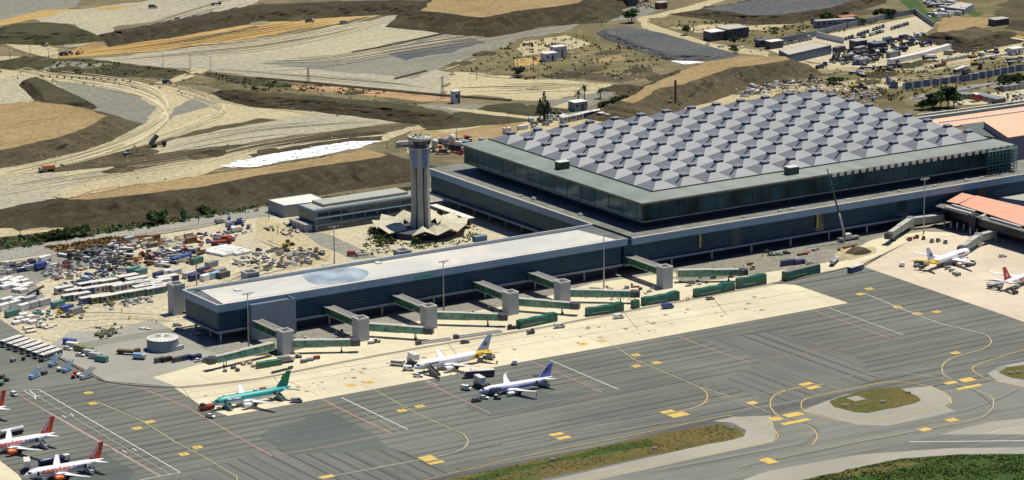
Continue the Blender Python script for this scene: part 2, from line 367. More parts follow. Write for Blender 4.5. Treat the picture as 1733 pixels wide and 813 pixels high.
# banks and platforms
plateau([(-90,186),(-30,178),(60,172),(120,180),(160,190),(178,196),(170,204),(150,215),(90,235),(0,255),(-90,268)],6,19,m_brown,m_bankl)
plateau([(45,134),(62,130),(78,137),(150,172),(140,175),(118,174),(80,176),(72,160)],4,5,m_bank2,m_bank,rough=1.5)
plateau([(115,337),(200,318),(350,296),(433,285),(540,268),(620,253),(652,262),(640,267),(560,278),(433,298),(330,318),(230,330),(150,338)],9,27,m_brown,m_bank,amp=1.2)
plateau([(60,348),(112,338),(160,340),(120,350),(70,356)],4,22,m_bank,m_bank)
plateau([(395,152),(433,155),(560,165),(690,177),(750,190),(740,193),(680,186),(560,172),(440,162)],5,11,m_bank2,m_bank)
plateau([(5,46),(30,40),(80,38),(125,44),(140,52),(90,56),(20,54)],6,13,m_bank2,m_bank2)
plateau([(200,52),(300,33),(433,8),(620,1),(740,0),(740,8),(640,8),(560,12),(433,20),(300,42),(210,56)],5,14,m_bank,m_bank)
plateau([(711,18),(740,-5),(1000,-8),(975,6),(867,20),(817,30)],9,22,m_brown,m_bank)
plateau([(1052,171),(1089,151),(1142,125),(1192,105),(1260,96),(1330,96),(1340,101),(1300,108),(1237,115),(1157,143),(1119,150),(1072,175)],9,20,m_brown,m_bankl,rough=2.0)
plateau([(1022,50),(1060,45),(1120,56),(1213,82),(1238,88),(1200,95),(1135,92),(1080,75),(1035,58)],3,5,m_blue,m_blue)
plateau([(1190,16),(1300,-5),(1470,-8),(1440,2),(1400,14),(1320,25),(1280,26)],4,14,m_blue,m_bank)
plateau([(960,30),(1020,8),(1040,15),(1010,28)],3,9,m_bank2,m_bank2)
plateau([(850,186),(900,180),(960,185),(900,192)],1,6,m_bank2,m_bank2)
plateau([(1590,55),(1650,48),(1690,58),(1640,68)],5,14,m_bankl,m_bank)
plateau([(0,103),(40,96),(50,99),(20,106)],3,9,m_bank2,m_bank2)
# ---------------- wheel ruts, drains and debris on the earthworks
m_rutd=dirt('dark_wheel_ruts',(.27,.235,.15),(.33,.29,.19),None,.05,.2,.8); m_rutl=dirt('pale_wheel_ruts',(.60,.53,.36),(.54,.48,.33),None,.05,.2,.8); m_rutg=dirt('grey_wheel_ruts',(.25,.24,.19),(.29,.27,.215),None,.05,.2,.8)
rt=random.Random(3); _tk=[0]
def tracks(px,n,spread,mats,wd=(.35,.9)):
    base=smooth_px(px,8)
    for k in range(n):
        off=rt.uniform(-1,1)*spread; ph=rt.uniform(0,6); a=rt.randint(0,len(base)//3); b_=rt.randint(2*len(base)//3,len(base))
        pts=[(x,y+off*(1+.25*math.sin(i*.25+ph))) for i,(x,y) in enumerate(base)][a:b_]
        if len(pts)<4: continue
        _tk[0]+=1; P=WP(pts,.30+.0007*_tk[0]); w_=rt.uniform(*wd); rows=[]
        for i,p in enumerate(P):
            q0=P[max(0,i-1)]; q1=P[min(len(P)-1,i+1)]; d=(q1-q0).normalized(); nn=Vector((-d.y,d.x,0))*w_/2*min(1,i*.4+.1,(len(P)-1-i)*.4+.1); rows.append([p+nn,p-nn])
        m=MB(); m.grid(rows,False,False); tag(m.build('path',rt.choice(mats)),kind='structure')
R3=[m_rutd,m_rutl,m_rutl]
tracks([(20,110),(60,123),(150,136),(230,150),(275,172),(278,200),(220,235),(120,268),(0,296)],26,10,R3,(.5,1.6))
tracks([(290,152),(350,172),(380,186),(350,202),(290,226),(200,252)],14,6,R3,(.4,1.2))
tracks([(110,80),(84,96),(40,104),(15,114),(40,122),(90,130)],10,3,R3)
tracks([(200,130),(290,146),(380,170),(470,182),(560,196)],10,4,R3)
tracks([(0,325),(150,300),(330,272),(433,250),(560,230)],12,7,R3,(.5,1.4))
tracks([(0,392),(180,374),(380,348)],6,3,R3)
tracks([(270,255),(433,222),(640,206)],10,9,[m_rutg,m_rutl],(.4,1.2))
tracks([(160,100),(300,90),(433,78),(560,56),(660,32)],16,12,[m_rutg,m_rutl,m_rutd],(.4,1.4))
tracks([(433,108),(560,102),(700,80),(860,56),(960,42)],14,10,[m_rutg,m_rutl],(.4,1.4))
tracks([(350,118),(500,128),(640,140),(744,154)],10,4,[m_rutg,m_rutl],(.4,1.2))
tracks([(770,150),(866,148),(960,146),(1030,145)],12,9,[m_rutd,m_rutl],(.4,1.4))
tracks([(60,90),(180,70),(300,30),(400,0)],12,7,[m_rutg,m_rutd],(.4,1.3))
tracks([(120,92),(300,72),(433,50),(600,28)],10,8,[m_rutd,m_orange],(.4,1.3))
tracks([(1080,168),(1150,130),(1240,102),(1330,95)],8,5,[m_rutd,m_cream2]); tracks([(1330,140),(1420,120),(1520,118),(1640,104),(1733,90)],12,6,R3,(.4,1.3)); tracks([(1320,160),(1400,145),(1500,135),(1600,126),(1733,112)],10,5,R3)
tracks([(0,200),(80,205),(170,198)],8,18,[m_rutd,m_bankl],(.3,.8))
tracks([(10,437),(155,409),(300,384),(450,362),(600,340)],5,4,[m_rutg,m_wht if 'm_wht' in globals() else m_rutl],(.2,.4))
# yard and pavement traffic marks
tracks([(330,500),(400,470),(470,452),(540,438)],8,8,[m_rutd,m_rutl]); tracks([(120,545),(200,540),(300,545)],8,14,[m_rutd,m_rutl],(.3,.8)); tracks([(430,400),(480,420),(560,436)],6,6,R3)
# white drain edging and orange net fences
m_net=plain('orange_net',(.55,.19,.07),.8)
for px,mt,w_ in (([(440,157),(560,150),(700,161),(780,168)],m_net,.5),([(492,146),(560,152),(680,161)],m_net,.6),([(130,332),(160,322),(200,315)],m_net,.8),([(60,122),(150,128),(290,145),(360,168)],m_net,.35),([(1330,117),(1440,110),(1560,95)],m_net,.3),([(755,118),(780,109),(805,100)],m_capw if 'm_capw' in globals() else m_rutl,1.2),([(795,123),(840,130),(866,132)],m_rutl,1.5),([(300,118),(316,120),(320,124)],m_rutd,2)):
    _tk[0]+=3; mb=ribbon(smooth_px(px,5),w_,.34+.0007*_tk[0]); tag(mb.build('path',mt),kind='structure')
# loose rock and spoil on banks and flats: uncountable, one object
def rocks(name,poly,n,size,mat,z,lab):
    mb=MB(); xs=[p[0] for p in poly]; ys=[p[1] for p in poly]; k=0
    while k<n:
        x=rt.uniform(min(xs),max(xs)); y=rt.uniform(min(ys),max(ys)); c=False; j=len(poly)-1
        for i in range(len(poly)):
            if (poly[i][1]>y)!=(poly[j][1]>y) and x<(poly[j][0]-poly[i][0])*(y-poly[i][1])/(poly[j][1]-poly[i][1])+poly[i][0]: c=not c
            j=i
        if not c: continue
        k+=1; p=W(x,y,z); s=size*rt.uniform(.4,1.4)**1.5; a=rt.uniform(0,6)
        r=[Vector((math.cos(a+q*1.57)*s*rt.uniform(.7,1.2),math.sin(a+q*1.57)*s*rt.uniform(.7,1.2),0)) for q in range(4)]; t=p+Vector((rt.uniform(-.2,.2)*s,rt.uniform(-.2,.2)*s,s*rt.uniform(.5,.9)))
        for q in range(4): mb.poly([p+r[q],p+r[(q+1)%4],t])
    o=mb.build(name,mat); o['kind']='stuff'; o['label']=lab; o['category']='rocks'
m_rk=plain('pale_rock',(.36,.33,.26),.9); m_rkd=plain('dark_rock',(.13,.12,.09),.9)
rocks('rocks',[(0,265),(250,250),(433,235),(690,210),(700,300),(433,350),(170,372),(0,380)],320,.6,m_rk,.5,'scattered pale stones over the earthworks at the left')
rocks('rocks',[(0,110),(300,120),(700,170),(760,205),(600,200),(300,160),(0,130)],300,.8,m_rkd,.4,'dark stones along the banks of the haul road')
rocks('rocks',[(1240,160),(1330,140),(1400,128),(1500,150),(1480,175),(1330,160)],500,.9,m_rk,.4,'pale rubble spread on the dirt behind the hall')
rocks('rocks',[(770,100),(1020,62),(1135,104),(1060,145),(900,130)],300,.7,m_rk,.4,'pale stones on the scrub land near the white ruin')
rocks('rubble',[(960,498),(985,492),(1000,500),(1090,505),(1085,512),(990,505)],60,.6,m_rk,.4,'broken rubble beside the bridge before the hall')
rocks('rubble',[(1130,470),(1300,440),(1400,420),(1410,426),(1290,452),(1150,480)],140,.6,m_rk,.4,'rubble strewn along the foot of the terminal wall')
# ================================================================ airfield pavement
def apron_mat(name,base,rot=0.0,lane=6.6,dark=.85,warm=(1,1,1)):
    m,nt,b=newmat(name); b.inputs['Roughness'].default_value=.8; b.inputs['Specular IOR Level'].default_value=.25
    v=coords(nt,(1,1,1),rot)
    big=noise(nt,v,.012,4,.6,.3)
    vs=coords(nt,(1/45,1,1),rot); st=noise(nt,vs,.22,5,.72)            # long streaks
    sxy=nt.nodes.new('ShaderNodeSeparateXYZ'); nt.links.new(v,sxy.inputs[0])
    wob=noise(nt,vs,.12,3,.6); ad=N(nt,'ShaderNodeMath',operation='MULTIPLY_ADD'); nt.links.new(wob,ad.inputs[0]); ad.inputs[1].default_value=2.2; nt.links.new(sxy.outputs['Y'],ad.inputs[2])
    pp=N(nt,'ShaderNodeMath',operation='PINGPONG'); nt.links.new(ad.outputs[0],pp.inputs[0]); pp.inputs[1].default_value=lane/2
    lane_m=mrange(nt,pp.outputs[0],.95,.25)
    patch=mrange(nt,noise(nt,vs,.07,4,.65),.36,.56)
    mul=N(nt,'ShaderNodeMath',operation='MULTIPLY'); nt.links.new(lane_m,mul.inputs[0]); nt.links.new(patch,mul.inputs[1])
    c0=tuple(x*.80 for x in base); c1=tuple(x*1.15 for x in base)
    col=mixc(nt,mrange(nt,big,.38,.62),c0,c1)
    col=mixc(nt,mrange(nt,st,.42,.70,0,.7),col,tuple(x*1.22 for x in base))
    col=mixc(nt,mrange(nt,st,.52,.36,0,.45),col,tuple(x*.68 for x in base))
    s2=N(nt,'ShaderNodeMath',operation='MULTIPLY'); nt.links.new(mul.outputs[0],s2.inputs[0]); s2.inputs[1].default_value=dark
    col=mixc(nt,s2.outputs[0],col,tuple(x*.35 for x in base))
    fine=noise(nt,v,.9,4,.8)
    col=mixc(nt,1.0,col,mixc(nt,mrange(nt,fine,.3,.7),(.86,.86,.86),(1.1,1.1,1.1)),'MULTIPLY')
    nt.links.new(col,b.inputs['Base Color']); return m
m_asph=apron_mat('apron_asphalt',(.132,.137,.120))
m_asph2=apron_mat('apron_asphalt_turned',(.122,.128,.113),rot=R_(90),dark=.75)
m_asphd=apron_mat('dark_patch_asphalt',(.090,.106,.098),dark=.15)
m_dark=apron_mat('new_asphalt',(.085,.09,.088),dark=.1)
def conc_mat(name,base,rot=0.0,slab=7.5):
    m,nt,b=newmat(name); b.inputs['Roughness'].default_value=.85; b.inputs['Specular IOR Level'].default_value=.2
    v=coords(nt,(1,1,1),rot); n1=noise(nt,v,.02,4,.6); n2=noise(nt,coords(nt,(1/12,1,1),rot),.12,6,.7,.3); n3=noise(nt,v,.5,4,.7)
    col=mixc(nt,mrange(nt,n1,.38,.64),tuple(x*.90 for x in base),tuple(x*1.06 for x in base))
    col=mixc(nt,mrange(nt,n2,.5,.75,0,.45),col,tuple(x*.72 for x in base))
    br=N(nt,'ShaderNodeTexBrick',offset=0.0); br.inputs['Scale'].default_value=1/slab; br.inputs['Mortar Size'].default_value=.012
    br.inputs['Brick Width'].default_value=1; br.inputs['Row Height'].default_value=1
    br.inputs['Color1'].default_value=(1,1,1,1); br.inputs['Color2'].default_value=(.93,.93,.93,1); br.inputs['Mortar'].default_value=(.72,.72,.72,1)
    nt.links.new(v,br.inputs['Vector'])
    col=mixc(nt,1.0,col,br.outputs['Color'],'MULTIPLY')
    col=mixc(nt,1.0,col,mixc(nt,mrange(nt,n3,.3,.7),(.93,.93,.93),(1.05,1.05,1.05)),'MULTIPLY')
    nt.links.new(col,b.inputs['Base Color']); return m
m_conc=conc_mat('apron_concrete',(.60,.54,.39))
m_conc2=conc_mat('pink_apron_concrete',(.55,.475,.375),rot=.35)
m_shoulder=conc_mat('shoulder_concrete',(.31,.30,.255),slab=400)
m_should2=conc_mat('pale_shoulder',(.30,.295,.26),slab=400)
m_twy=apron_mat('taxiway_asphalt',(.162,.167,.145),rot=.05,dark=.12)
m_twy2=apron_mat('taxiway_dark_asphalt',(.14,.145,.128),rot=.0,dark=.1)
m_grassdry=dirt('airfield_grass',(.105,.12,.035),(.19,.135,.05),(.26,.19,.075),.03,.10,.6,0,2,bmp=.8)
m_grassgreen=dirt('wet_grass',(.055,.115,.025),(.08,.135,.03),(.15,.14,.05),.03,.12,.5,0,1.5,bmp=1)
A=lambda name,px,m,z,amp=0,**k: sheet(name,px,m,z=z,amp=amp,step=2.5,**k)
# asphalt lower sheet: from the kerb to beyond the picture
A('apron',[(-900,620),(0,600),(180,645),(300,655),(440,640),(640,600),(900,556),(1300,480),(1460,447),(2300,700),(2300,1300),(-900,1300)],m_asph,.26)
Z0=.26
for px in ([(433,766),(590,740),(700,770),(900,830),(560,960),(200,860),(300,812)],
           [(1310,560),(1440,600),(1490,640),(1330,690),(1200,640),(1100,590)]):
    A('apron',px,m_asph2,Z0+.006,amp=.8)
A('apron',[(440,740),(480,705),(560,697),(640,740),(660,762),(490,770)],m_asphd,Z0+.016,amp=.4)
A('apron',[(1060,590),(1170,570),(1290,610),(1190,660),(1000,665)],m_asph,Z0+.016,amp=.3)
A('apron',[(870,640),(935,668),(1010,662),(920,690),(830,705),(790,690),(800,670)],m_asphd,Z0+.02,amp=.4)
A('apron',[(60,790),(178,768),(230,800),(200,830),(90,830)],m_asphd,Z0+.016,amp=.4)
A('apron',[(1300,540),(1440,516),(1530,570),(1440,590),(1350,570)],m_asph,Z0+.018)
A('apron',[(350,715),(433,697),(500,690),(520,710),(433,730),(380,742)],m_asph,Z0+.02,amp=.4)
# concrete stands
A('apron',[(294,656),(440,640),(640,600),(900,556),(1300,480),(1347,482.5),(1435.7,513),(1100,574),(916,607),(433,695.5),(386,704),(344,689)],m_conc,Z0+.03)
A('apron',[(1463,452),(1500,430),(1540,408),(1640,395),(1733,395),(2300,430),(2300,800),(1733,545)],m_conc2,Z0+.03)
# inside the kerb
A('pavement',[(300,655),(258,639),(380,605),(470,602),(620,560),(700,525),(1046,440),(1350,380),(1600,350),(1640,395),(1540,408),(1460,447),(1300,480),(900,556),(640,600),(440,640)],m_conc,.335)
A('pavement',[(300,655),(258,639),(380,605),(500,600),(640,570),(900,520),(1130,490),(1300,460),(1420,430),(1480,405),(1560,392),(1640,395),(1540,408),(1460,447),(1300,480),(900,556),(640,600),(440,640)],m_conc,.36)
A('pavement',[(75,590),(180,645),(300,655),(258,639),(380,605),(348,590),(260,540),(180,560),(120,560)],m_should2,.33)
A('pavement',[(400,545),(1046,430),(1350,375),(1600,350),(1733,330),(1733,395),(1600,395),(1480,405),(1420,430),(1300,450),(1130,462),(1000,480),(900,510),(700,545),(600,565),(480,590),(400,610),(340,590),(330,560)],m_yardg,.345)
A('pavement',[(170,440),(433,400),(480,420),(400,470),(330,560),(160,590),(75,575),(60,560),(180,520),(80,510),(60,480)],m_yard,.30)
A('pavement',[(1140,455),(1280,425),(1420,405),(1500,395),(1450,420),(1430,440),(1300,462),(1150,480)],m_greyd,.37,amp=1)
A('pavement',[(1330,425),(1380,420),(1440,425),(1470,430),(1420,442),(1340,445)],m_yardg,.38,amp=1)
A('pavement',[(1420,420),(1475,418),(1485,428),(1440,440),(1415,436)],m_cream2,.39,amp=2)
# grass, taxiway
A('taxiway',[(560,870),(985,813),(1260,752),(1450,735),(1733,700),(2300,640),(2300,1300),(400,1300)],m_twy,Z0+.012)
A('taxiway',[(1280,735),(1307,712),(1330,700),(1733,640),(2300,600),(2300,700),(1733,720),(1500,748),(1300,770),(1262,775)],m_twy,Z0+.018)
A('apron',[(600,842),(673,818),(866,782),(1040,750),(1207,709),(1240,704),(1307,703),(1307,709),(1215,718),(1100,742),(866,788),(700,822),(640,840)],m_dark,Z0+.03,amp=.2)
A('apron',[(1303,700),(1303,693),(1380,676),(1430,668),(1420,674),(1385,683),(1330,693)],m_dark,Z0+.03,amp=.3)
A('taxiway',[(800,840),(900,820),(1258,738),(1262,728),(1240,716),(1206,713),(1240,706),(1305,703),(1313,733),(1310,748),(1240,763),(1000,815),(900,840)],m_shoulder,Z0+.034,amp=.2)
A('grass',[(620,850),(740,815),(866,787),(1040,750),(1140,730),(1217,717),(1240,722),(1250,726),(1260,738),(1240,744),(1100,772),(929,808),(880,820),(760,850)],m_grassdry,Z0+.05,amp=.8)
A('grass',[(700,838),(790,812),(866,792),(940,778),(1040,752),(1100,745),(1110,752),(1040,765),(940,782),(866,800),(780,830)],m_grassgreen,Z0+.056,amp=2.5)
A('taxiway',[(1358,695),(1372,689),(1398,679),(1430,668),(1560,655),(1600,665),(1608,678),(1600,688),(1620,697),(1500,721),(1450,719),(1385,702)],m_shoulder,Z0+.034,amp=.3)
A('taxiway',[(1540,660),(1575,653),(1600,665),(1612,680),(1590,690),(1560,676)],m_shoulder,Z0+.038,amp=.2)
A('grass',[(1398,679),(1450,664),(1487,657),(1522,655),(1550,669),(1560,678),(1548,684),(1469,699),(1449,698),(1407,689)],m_grassdry,Z0+.05,amp=.9)
A('taxiway',[(1672,633),(1690,620),(1733,612),(1800,610),(1800,665),(1733,655),(1690,646)],m_should2,Z0+.034,amp=.3)
A('grass',[(1694,631),(1705,622),(1733,618),(1800,610),(1800,650),(1733,642),(1715,640)],m_grassdry,Z0+.05,amp=.9)
A('taxiway',[(1150,850),(1300,797),(1526,757),(1600,757),(1900,752),(1900,780),(1733,768),(1625,769),(1525,776),(1362,813),(1290,840)],m_shoulder,Z0+.034,amp=.3)
A('taxiway',[(1520,752),(1590,736),(1733,735.5),(1900,734),(1900,762),(1733,757),(1600,759),(1420,772),(1470,762)],m_twy2,Z0+.04,amp=0)
A('taxiway',[(1590,735.5),(1675,714),(1733,708),(1900,690),(1900,735),(1733,735.5)],m_shoulder,Z0+.036,amp=0)
A('grass',[(1250,850),(1362,812),(1450,792),(1525,777),(1625,770),(1733,769),(1900,768),(2300,780),(2300,1250),(1100,1250)],m_grassgreen,Z0+.06,amp=1.2)
A('grass',[(1362,813),(1420,800),(1500,784),(1580,777),(1520,795),(1420,813)],m_grassdry,Z0+.066,amp=3)
A('apron',[(-20,762),(0,780),(30,803),(50,830),(-40,840)],m_conc,Z0+.03)
A('apron',[(-60,560),(0,540),(75,590),(160,640),(180,645),(20,660),(-60,640)],m_twy2,Z0+.05)
# kerb along the edge of the apron
kb=[(60,578),(75,590),(120,616),(160,637),(180,645),(230,652),(300,655),(360,650),(440,640),(540,620),(640,601),(770,578),(900,557),(1100,519),(1300,481.5),(1380,465),(1435,452),(1463,443),(1490,432)]
pts=[W(x,y,.36) for x,y in smooth_px(kb,3)]
k=MB()
for a,b_ in zip(pts,pts[1:]): k.beam((a.x,a.y,.2),(b_.x,b_.y,.2),.5,.28)
tag(k.build('kerb',plain('kerb_concrete',(.30,.28,.24))),kind='structure')
k=ribbon([(x,y+1.6) for x,y in smooth_px(kb,3)],.9,Z0+.05); tag(k.build('road_marking',plain('dark_joint',(.05,.05,.045))),kind='structure')
k=ribbon([(x,y+4) for x,y in smooth_px([(180,645),(230,652),(300,655),(360,650),(440,640),(540,620),(640,601),(770,578),(900,557),(1100,519),(1300,481.5),(1380,465),(1435,452)],3)],.35,Z0+.06); tag(k.build('road_marking',plain('worn_line',(.42,.38,.33))),kind='structure')
# painted markings
def paint(name,c,wear=.5):
    m,nt,b=newmat(name); b.inputs['Roughness'].default_value=.7
    v=coords(nt); n1=noise(nt,v,.5,5,.75); 
    nt.links.new(mixc(nt,mrange(nt,n1,.42,.66,0,wear),c,(.17,.17,.15)),b.inputs['Base Color']); return m
m_yel=paint('yellow_paint',(.62,.42,.075),.6); m_yelw=paint('worn_yellow_paint',(.52,.46,.20),.6); m_wht=paint('white_paint',(.74,.73,.68),.35)
m_red=paint('faded_red_paint',(.52,.27,.21),.5); m_whw=paint('worn_white_paint',(.42,.41,.36),.5)
ZM=Z0+.09
def line(px,wd,m,z=ZM,sm=0):
    tag(ribbon(smooth_px(px,sm) if sm else px,wd,z).build('road_marking',m),kind='structure')
# white-edged service lane on the left
line([(65,659),(305,799.7)],.38,m_wht); line([(39,660),(56,659),(65,659)],.3,m_wht); line([(40,661),(58,672)],.3,m_wht); line([(305,799.7),(240,812),(200,822)],.38,m_wht)
line([(28,667),(272,805)],.45,m_red); line([(30,668.5),(270,806)],.2,m_wht)
p0,p1=W(62,670,ZM),W(290,804,ZM); d=(p1-p0); n=int(d.length/2.4)
for row in (0,):
    mbx=MB()
    for i in range(n):
        a=p0+d*(i/n); e=d.normalized()
        q=a+e*1.1; nn=Vector((-e.y,e.x,0))*.14
        mbx.poly([a+nn,a-nn,q-nn,q+nn])
    tag(mbx.build('road_marking',m_wht),kind='structure')
for a,b_ in (((105,703),(112,707)),((119,700),(125,704)),((207,762),(214,766)),((224,759),(231,763)),((58,669),(68,670)),((50,661),(58,668)),((59,668),(60,676))): line([a,b_],.45,m_wht,ZM+.01)
# red and white stand lines
line([(238,656),(318,690),(400,738),(460,772)],.45,m_red); line([(460,771),(560,755),(662,733)],.4,m_red)
line([(545,676),(600,704),(662,733)],.55,m_red); line([(578,673),(690,727)],.45,m_wht); 
line([(610,697),(640,712),(676,731)],.25,m_whw)
line([(540,670),(500,650),(478,642)],.3,m_red)
line([(716,645),(770,671),(830,700)],.45,m_red); line([(830,700),(950,677),(1019,664)],.3,m_red); line([(722,644),(740,652)],.3,m_wht)
line([(898,612),(960,638),(1019,664)],.45,m_red); line([(932,610),(1046,659)],.4,m_wht); line([(925,618),(1030,664)],.2,m_whw)
line([(1148,569),(1200,590),(1270,614)],.45,m_red); line([(1376,525),(1505,572)],.45,m_red); line([(1402,521),(1529,567)],.3,m_wht); line([(1529,567),(1505,572),(1300,608)],.3,m_red)
line([(1390,525),(1515,569)],.18,m_whw); line([(284,678),(320,672)],.3,m_red)
line([(116,722),(200,765)],.2,m_whw)
# yellow lead-in lines and edge
line([(610,650),(636,661),(680,686),(720,707),(775,730),(785,735)],.32,m_yelw); line([(785,735),(792,746),(782,760),(745,772),(700,780),(640,790)],.3,m_yelw,sm=6)
line([(165,680),(240,712),(300,750),(340,770),(390,800),(400,806),(402,815)],.32,m_yelw)
line([(1030,578),(1074,609),(1130,632),(1184,655)],.35,m_yelw); line([(1184,655),(1194,663),(1197,673),(1188,684),(1165,693),(1130,699)],.4,m_yel,sm=6)
line([(1184,655),(1250,675),(1306,700)],.25,m_yelw)
line([(1464,497),(1519,520),(1590,547),(1668,566)],.32,m_wht); line([(1668,566),(1676,573),(1676,582),(1660,592),(1630,600),(1605,610),(1595,620),(1596,633),(1610,643)],.4,m_yelw,sm=6)
line([(1668,566),(1690,571),(1733,577)],.25,m_whw)
line([(1733,592),(1690,605),(1660,615)],.4,m_yel,sm=4); line([(1660,615),(1646,622),(1650,630),(1670,641),(1690,646),(1733,655)],.45,m_yel,sm=6)
line([(600,842),(866,777),(1060,739),(1215,706),(1240,705),(1270,709)],.35,m_yel,sm=4); line([(1270,709),(1300,722),(1316,735),(1314,742),(1299,747),(1240,758),(980,813),(900,832)],.45,m_yel,sm=5)
line([(1299,664),(1200,676),(1130,690)],.25,m_yelw)
line([(1300,665),(1360,656),(1400,650)],.3,m_yel); line([(1400,650),(1345,657),(1312,668),(1304,681),(1306,693),(1320,706),(1345,715),(1370,722),(1383,737),(1375,753)],.42,m_yel,sm=6)
line([(1450,637),(1490,631),(1530,632),(1580,638),(1606,645),(1650,660),(1678,672),(1680,690),(1665,704),(1640,712),(1590,722),(1480,742),(1340,770),(1250,790)],.35,m_yelw,sm=6)
line([(1356,684),(1358,692),(1375,701),(1415,711),(1450,713),(1500,706),(1600,686),(1608,678),(1604,669),(1570,654),(1530,647),(1490,648),(1430,660),(1375,671),(1358,679),(1356,684)],.45,m_yel,sm=6)
line([(1540,748),(1733,746),(1900,745)],.6,m_wht); line([(1733,722),(1690,728),(1676,733)],.3,m_wht)
# yellow boxes with stand numbers
def ybox(cx,cy,w_,h_,txt=None):
    z=ZM+.01; r=[]
    o=W(cx,cy,z); hx=Vector((w_/2*1.0,0,0)); hy=Vector((0,h_/2,0))
    p=[o-hx-hy,o+hx-hy,o+hx+hy,o-hx+hy]
    mbx=MB(); mbx.poly(p); tag(mbx.build('road_marking',m_yel),kind='structure')
BX=[(584,678),(680,695),(711,688),(150,665),(157,683),(254,714),(232,725),(334,757),(311,769),(594,652),(625,647),(1076,601),(1111,614),(1077,619.5),(1471,489),(1456,498),(1519,520),(1552,531),(1585,528),(1617,597.5),(987,582),(1019,577)]
for x,y in BX[1:]:
    ybox(x,y,4.0 if x>200 else 3.4,3.7)
for x,y in ((942,735),(954,741),(728,778),(722,784) if 0 else (721,774),(553,807),(1130,697),(1364,650),(1377,656),(1609,648)): ybox(x,y,6.2,3.4)
for x,y,a,b_ in ((1148,702,8.5,5.5),(1342,702,8.5,5),(1312,709,5,5),(1347,714,14,3),(1637,643,7,5),(1640,655,13,3),(1301,780,5,7),(1273,682,4,4),(1565,727,5,4),(1611,711,5,4),(738,783,7,3)): ybox(x,y,a,b_)

# rubber and traffic darkening along the wheel paths, oil spots on the stands
m_tyr=paint('rubbered_asphalt',(.085,.09,.082),.75); m_tyrl=paint('scuffed_asphalt',(.20,.20,.175),.8); m_oil=paint('oil_stain',(.20,.17,.12),.85); m_joint=plain('joint_sealant',(.06,.062,.058),.8)
rs=random.Random(11)
CUR=[[(720,707),(775,730),(792,746),(782,760),(745,772),(660,788),(560,806)],[(1074,609),(1184,655),(1197,673),(1188,684),(1130,699),(1000,722),(850,752)],[(1519,520),(1668,566),(1676,582),(1630,600),(1595,620),(1610,643),(1650,660),(1680,690),(1640,712),(1480,742),(1250,790)],[(1450,637),(1345,657),(1304,681),(1320,706),(1370,722),(1383,737),(1340,765)],[(1733,655),(1650,690),(1500,725),(1340,755),(1100,800)],[(300,750),(240,712),(165,680)],[(1306,700),(1184,655)],[(600,815),(866,765),(1100,722),(1300,690),(1560,640),(1733,610)]]
for c in CUR:
    sm=smooth_px(c,7)
    for k in range(5):
        oy=rs.uniform(-3.2,3.2); pts=[(x,y+oy+math.sin(i*.3+k)*.5) for i,(x,y) in enumerate(sm)]; a=rs.randint(0,len(pts)//3); pts=pts[a:]
        if len(pts)>3: tag(ribbon(pts,rs.uniform(.25,.9),ZM-.03+.001*k).build('road_marking',m_tyr if k%3 else m_tyrl),kind='structure')
for i in range(90):
    x=rs.uniform(330,1300); y=689-(x-433)*.1818-rs.uniform(4,34) if x>433 else rs.uniform(665,690)
    p=W(x,y,ZM-.02+.001*(i%9)); r=rs.uniform(.3,1.5); mb=MB(); mb.poly([(p.x+r*rs.uniform(.6,1.2)*math.cos(a*math.pi/5),p.y+r*rs.uniform(.6,1.2)*math.sin(a*math.pi/5),p.z) for a in range(10)]); tag(mb.build('road_marking',m_oil),kind='structure')
# expansion joints of the concrete stands
for k in range(7): line([(300+k*5,657+k*4.6),(1347+k*12,482.5+k*4.5)] if k in (2,4) else [(330+k*150,684-k*25),(300+k*150+3,650-k*25)],.22,m_joint,ZM-.035)
# square number panels in the yellow boxes
m_blk=paint('dark_numeral_paint',(.05,.045,.03),.3)
for x,y in BX[1:]:
    p=W(x,y,ZM+.02)
    for s in (-.55,.25): tag((lambda q:(q.poly([(p.x+s,p.y-.7,p.z),(p.x+s+.32,p.y-.7,p.z),(p.x+s+.32,p.y+.7,p.z),(p.x+s,p.y+.7,p.z)]),q)[1])(MB()).build('road_marking',m_blk),kind='structure')
# brown hatched repair patch before the teal airliner
for i in range(30): line([(395+i*5.6,712-i*.6),(405+i*5.6,703-i*.6)],.3,m_oil,ZM-.01)
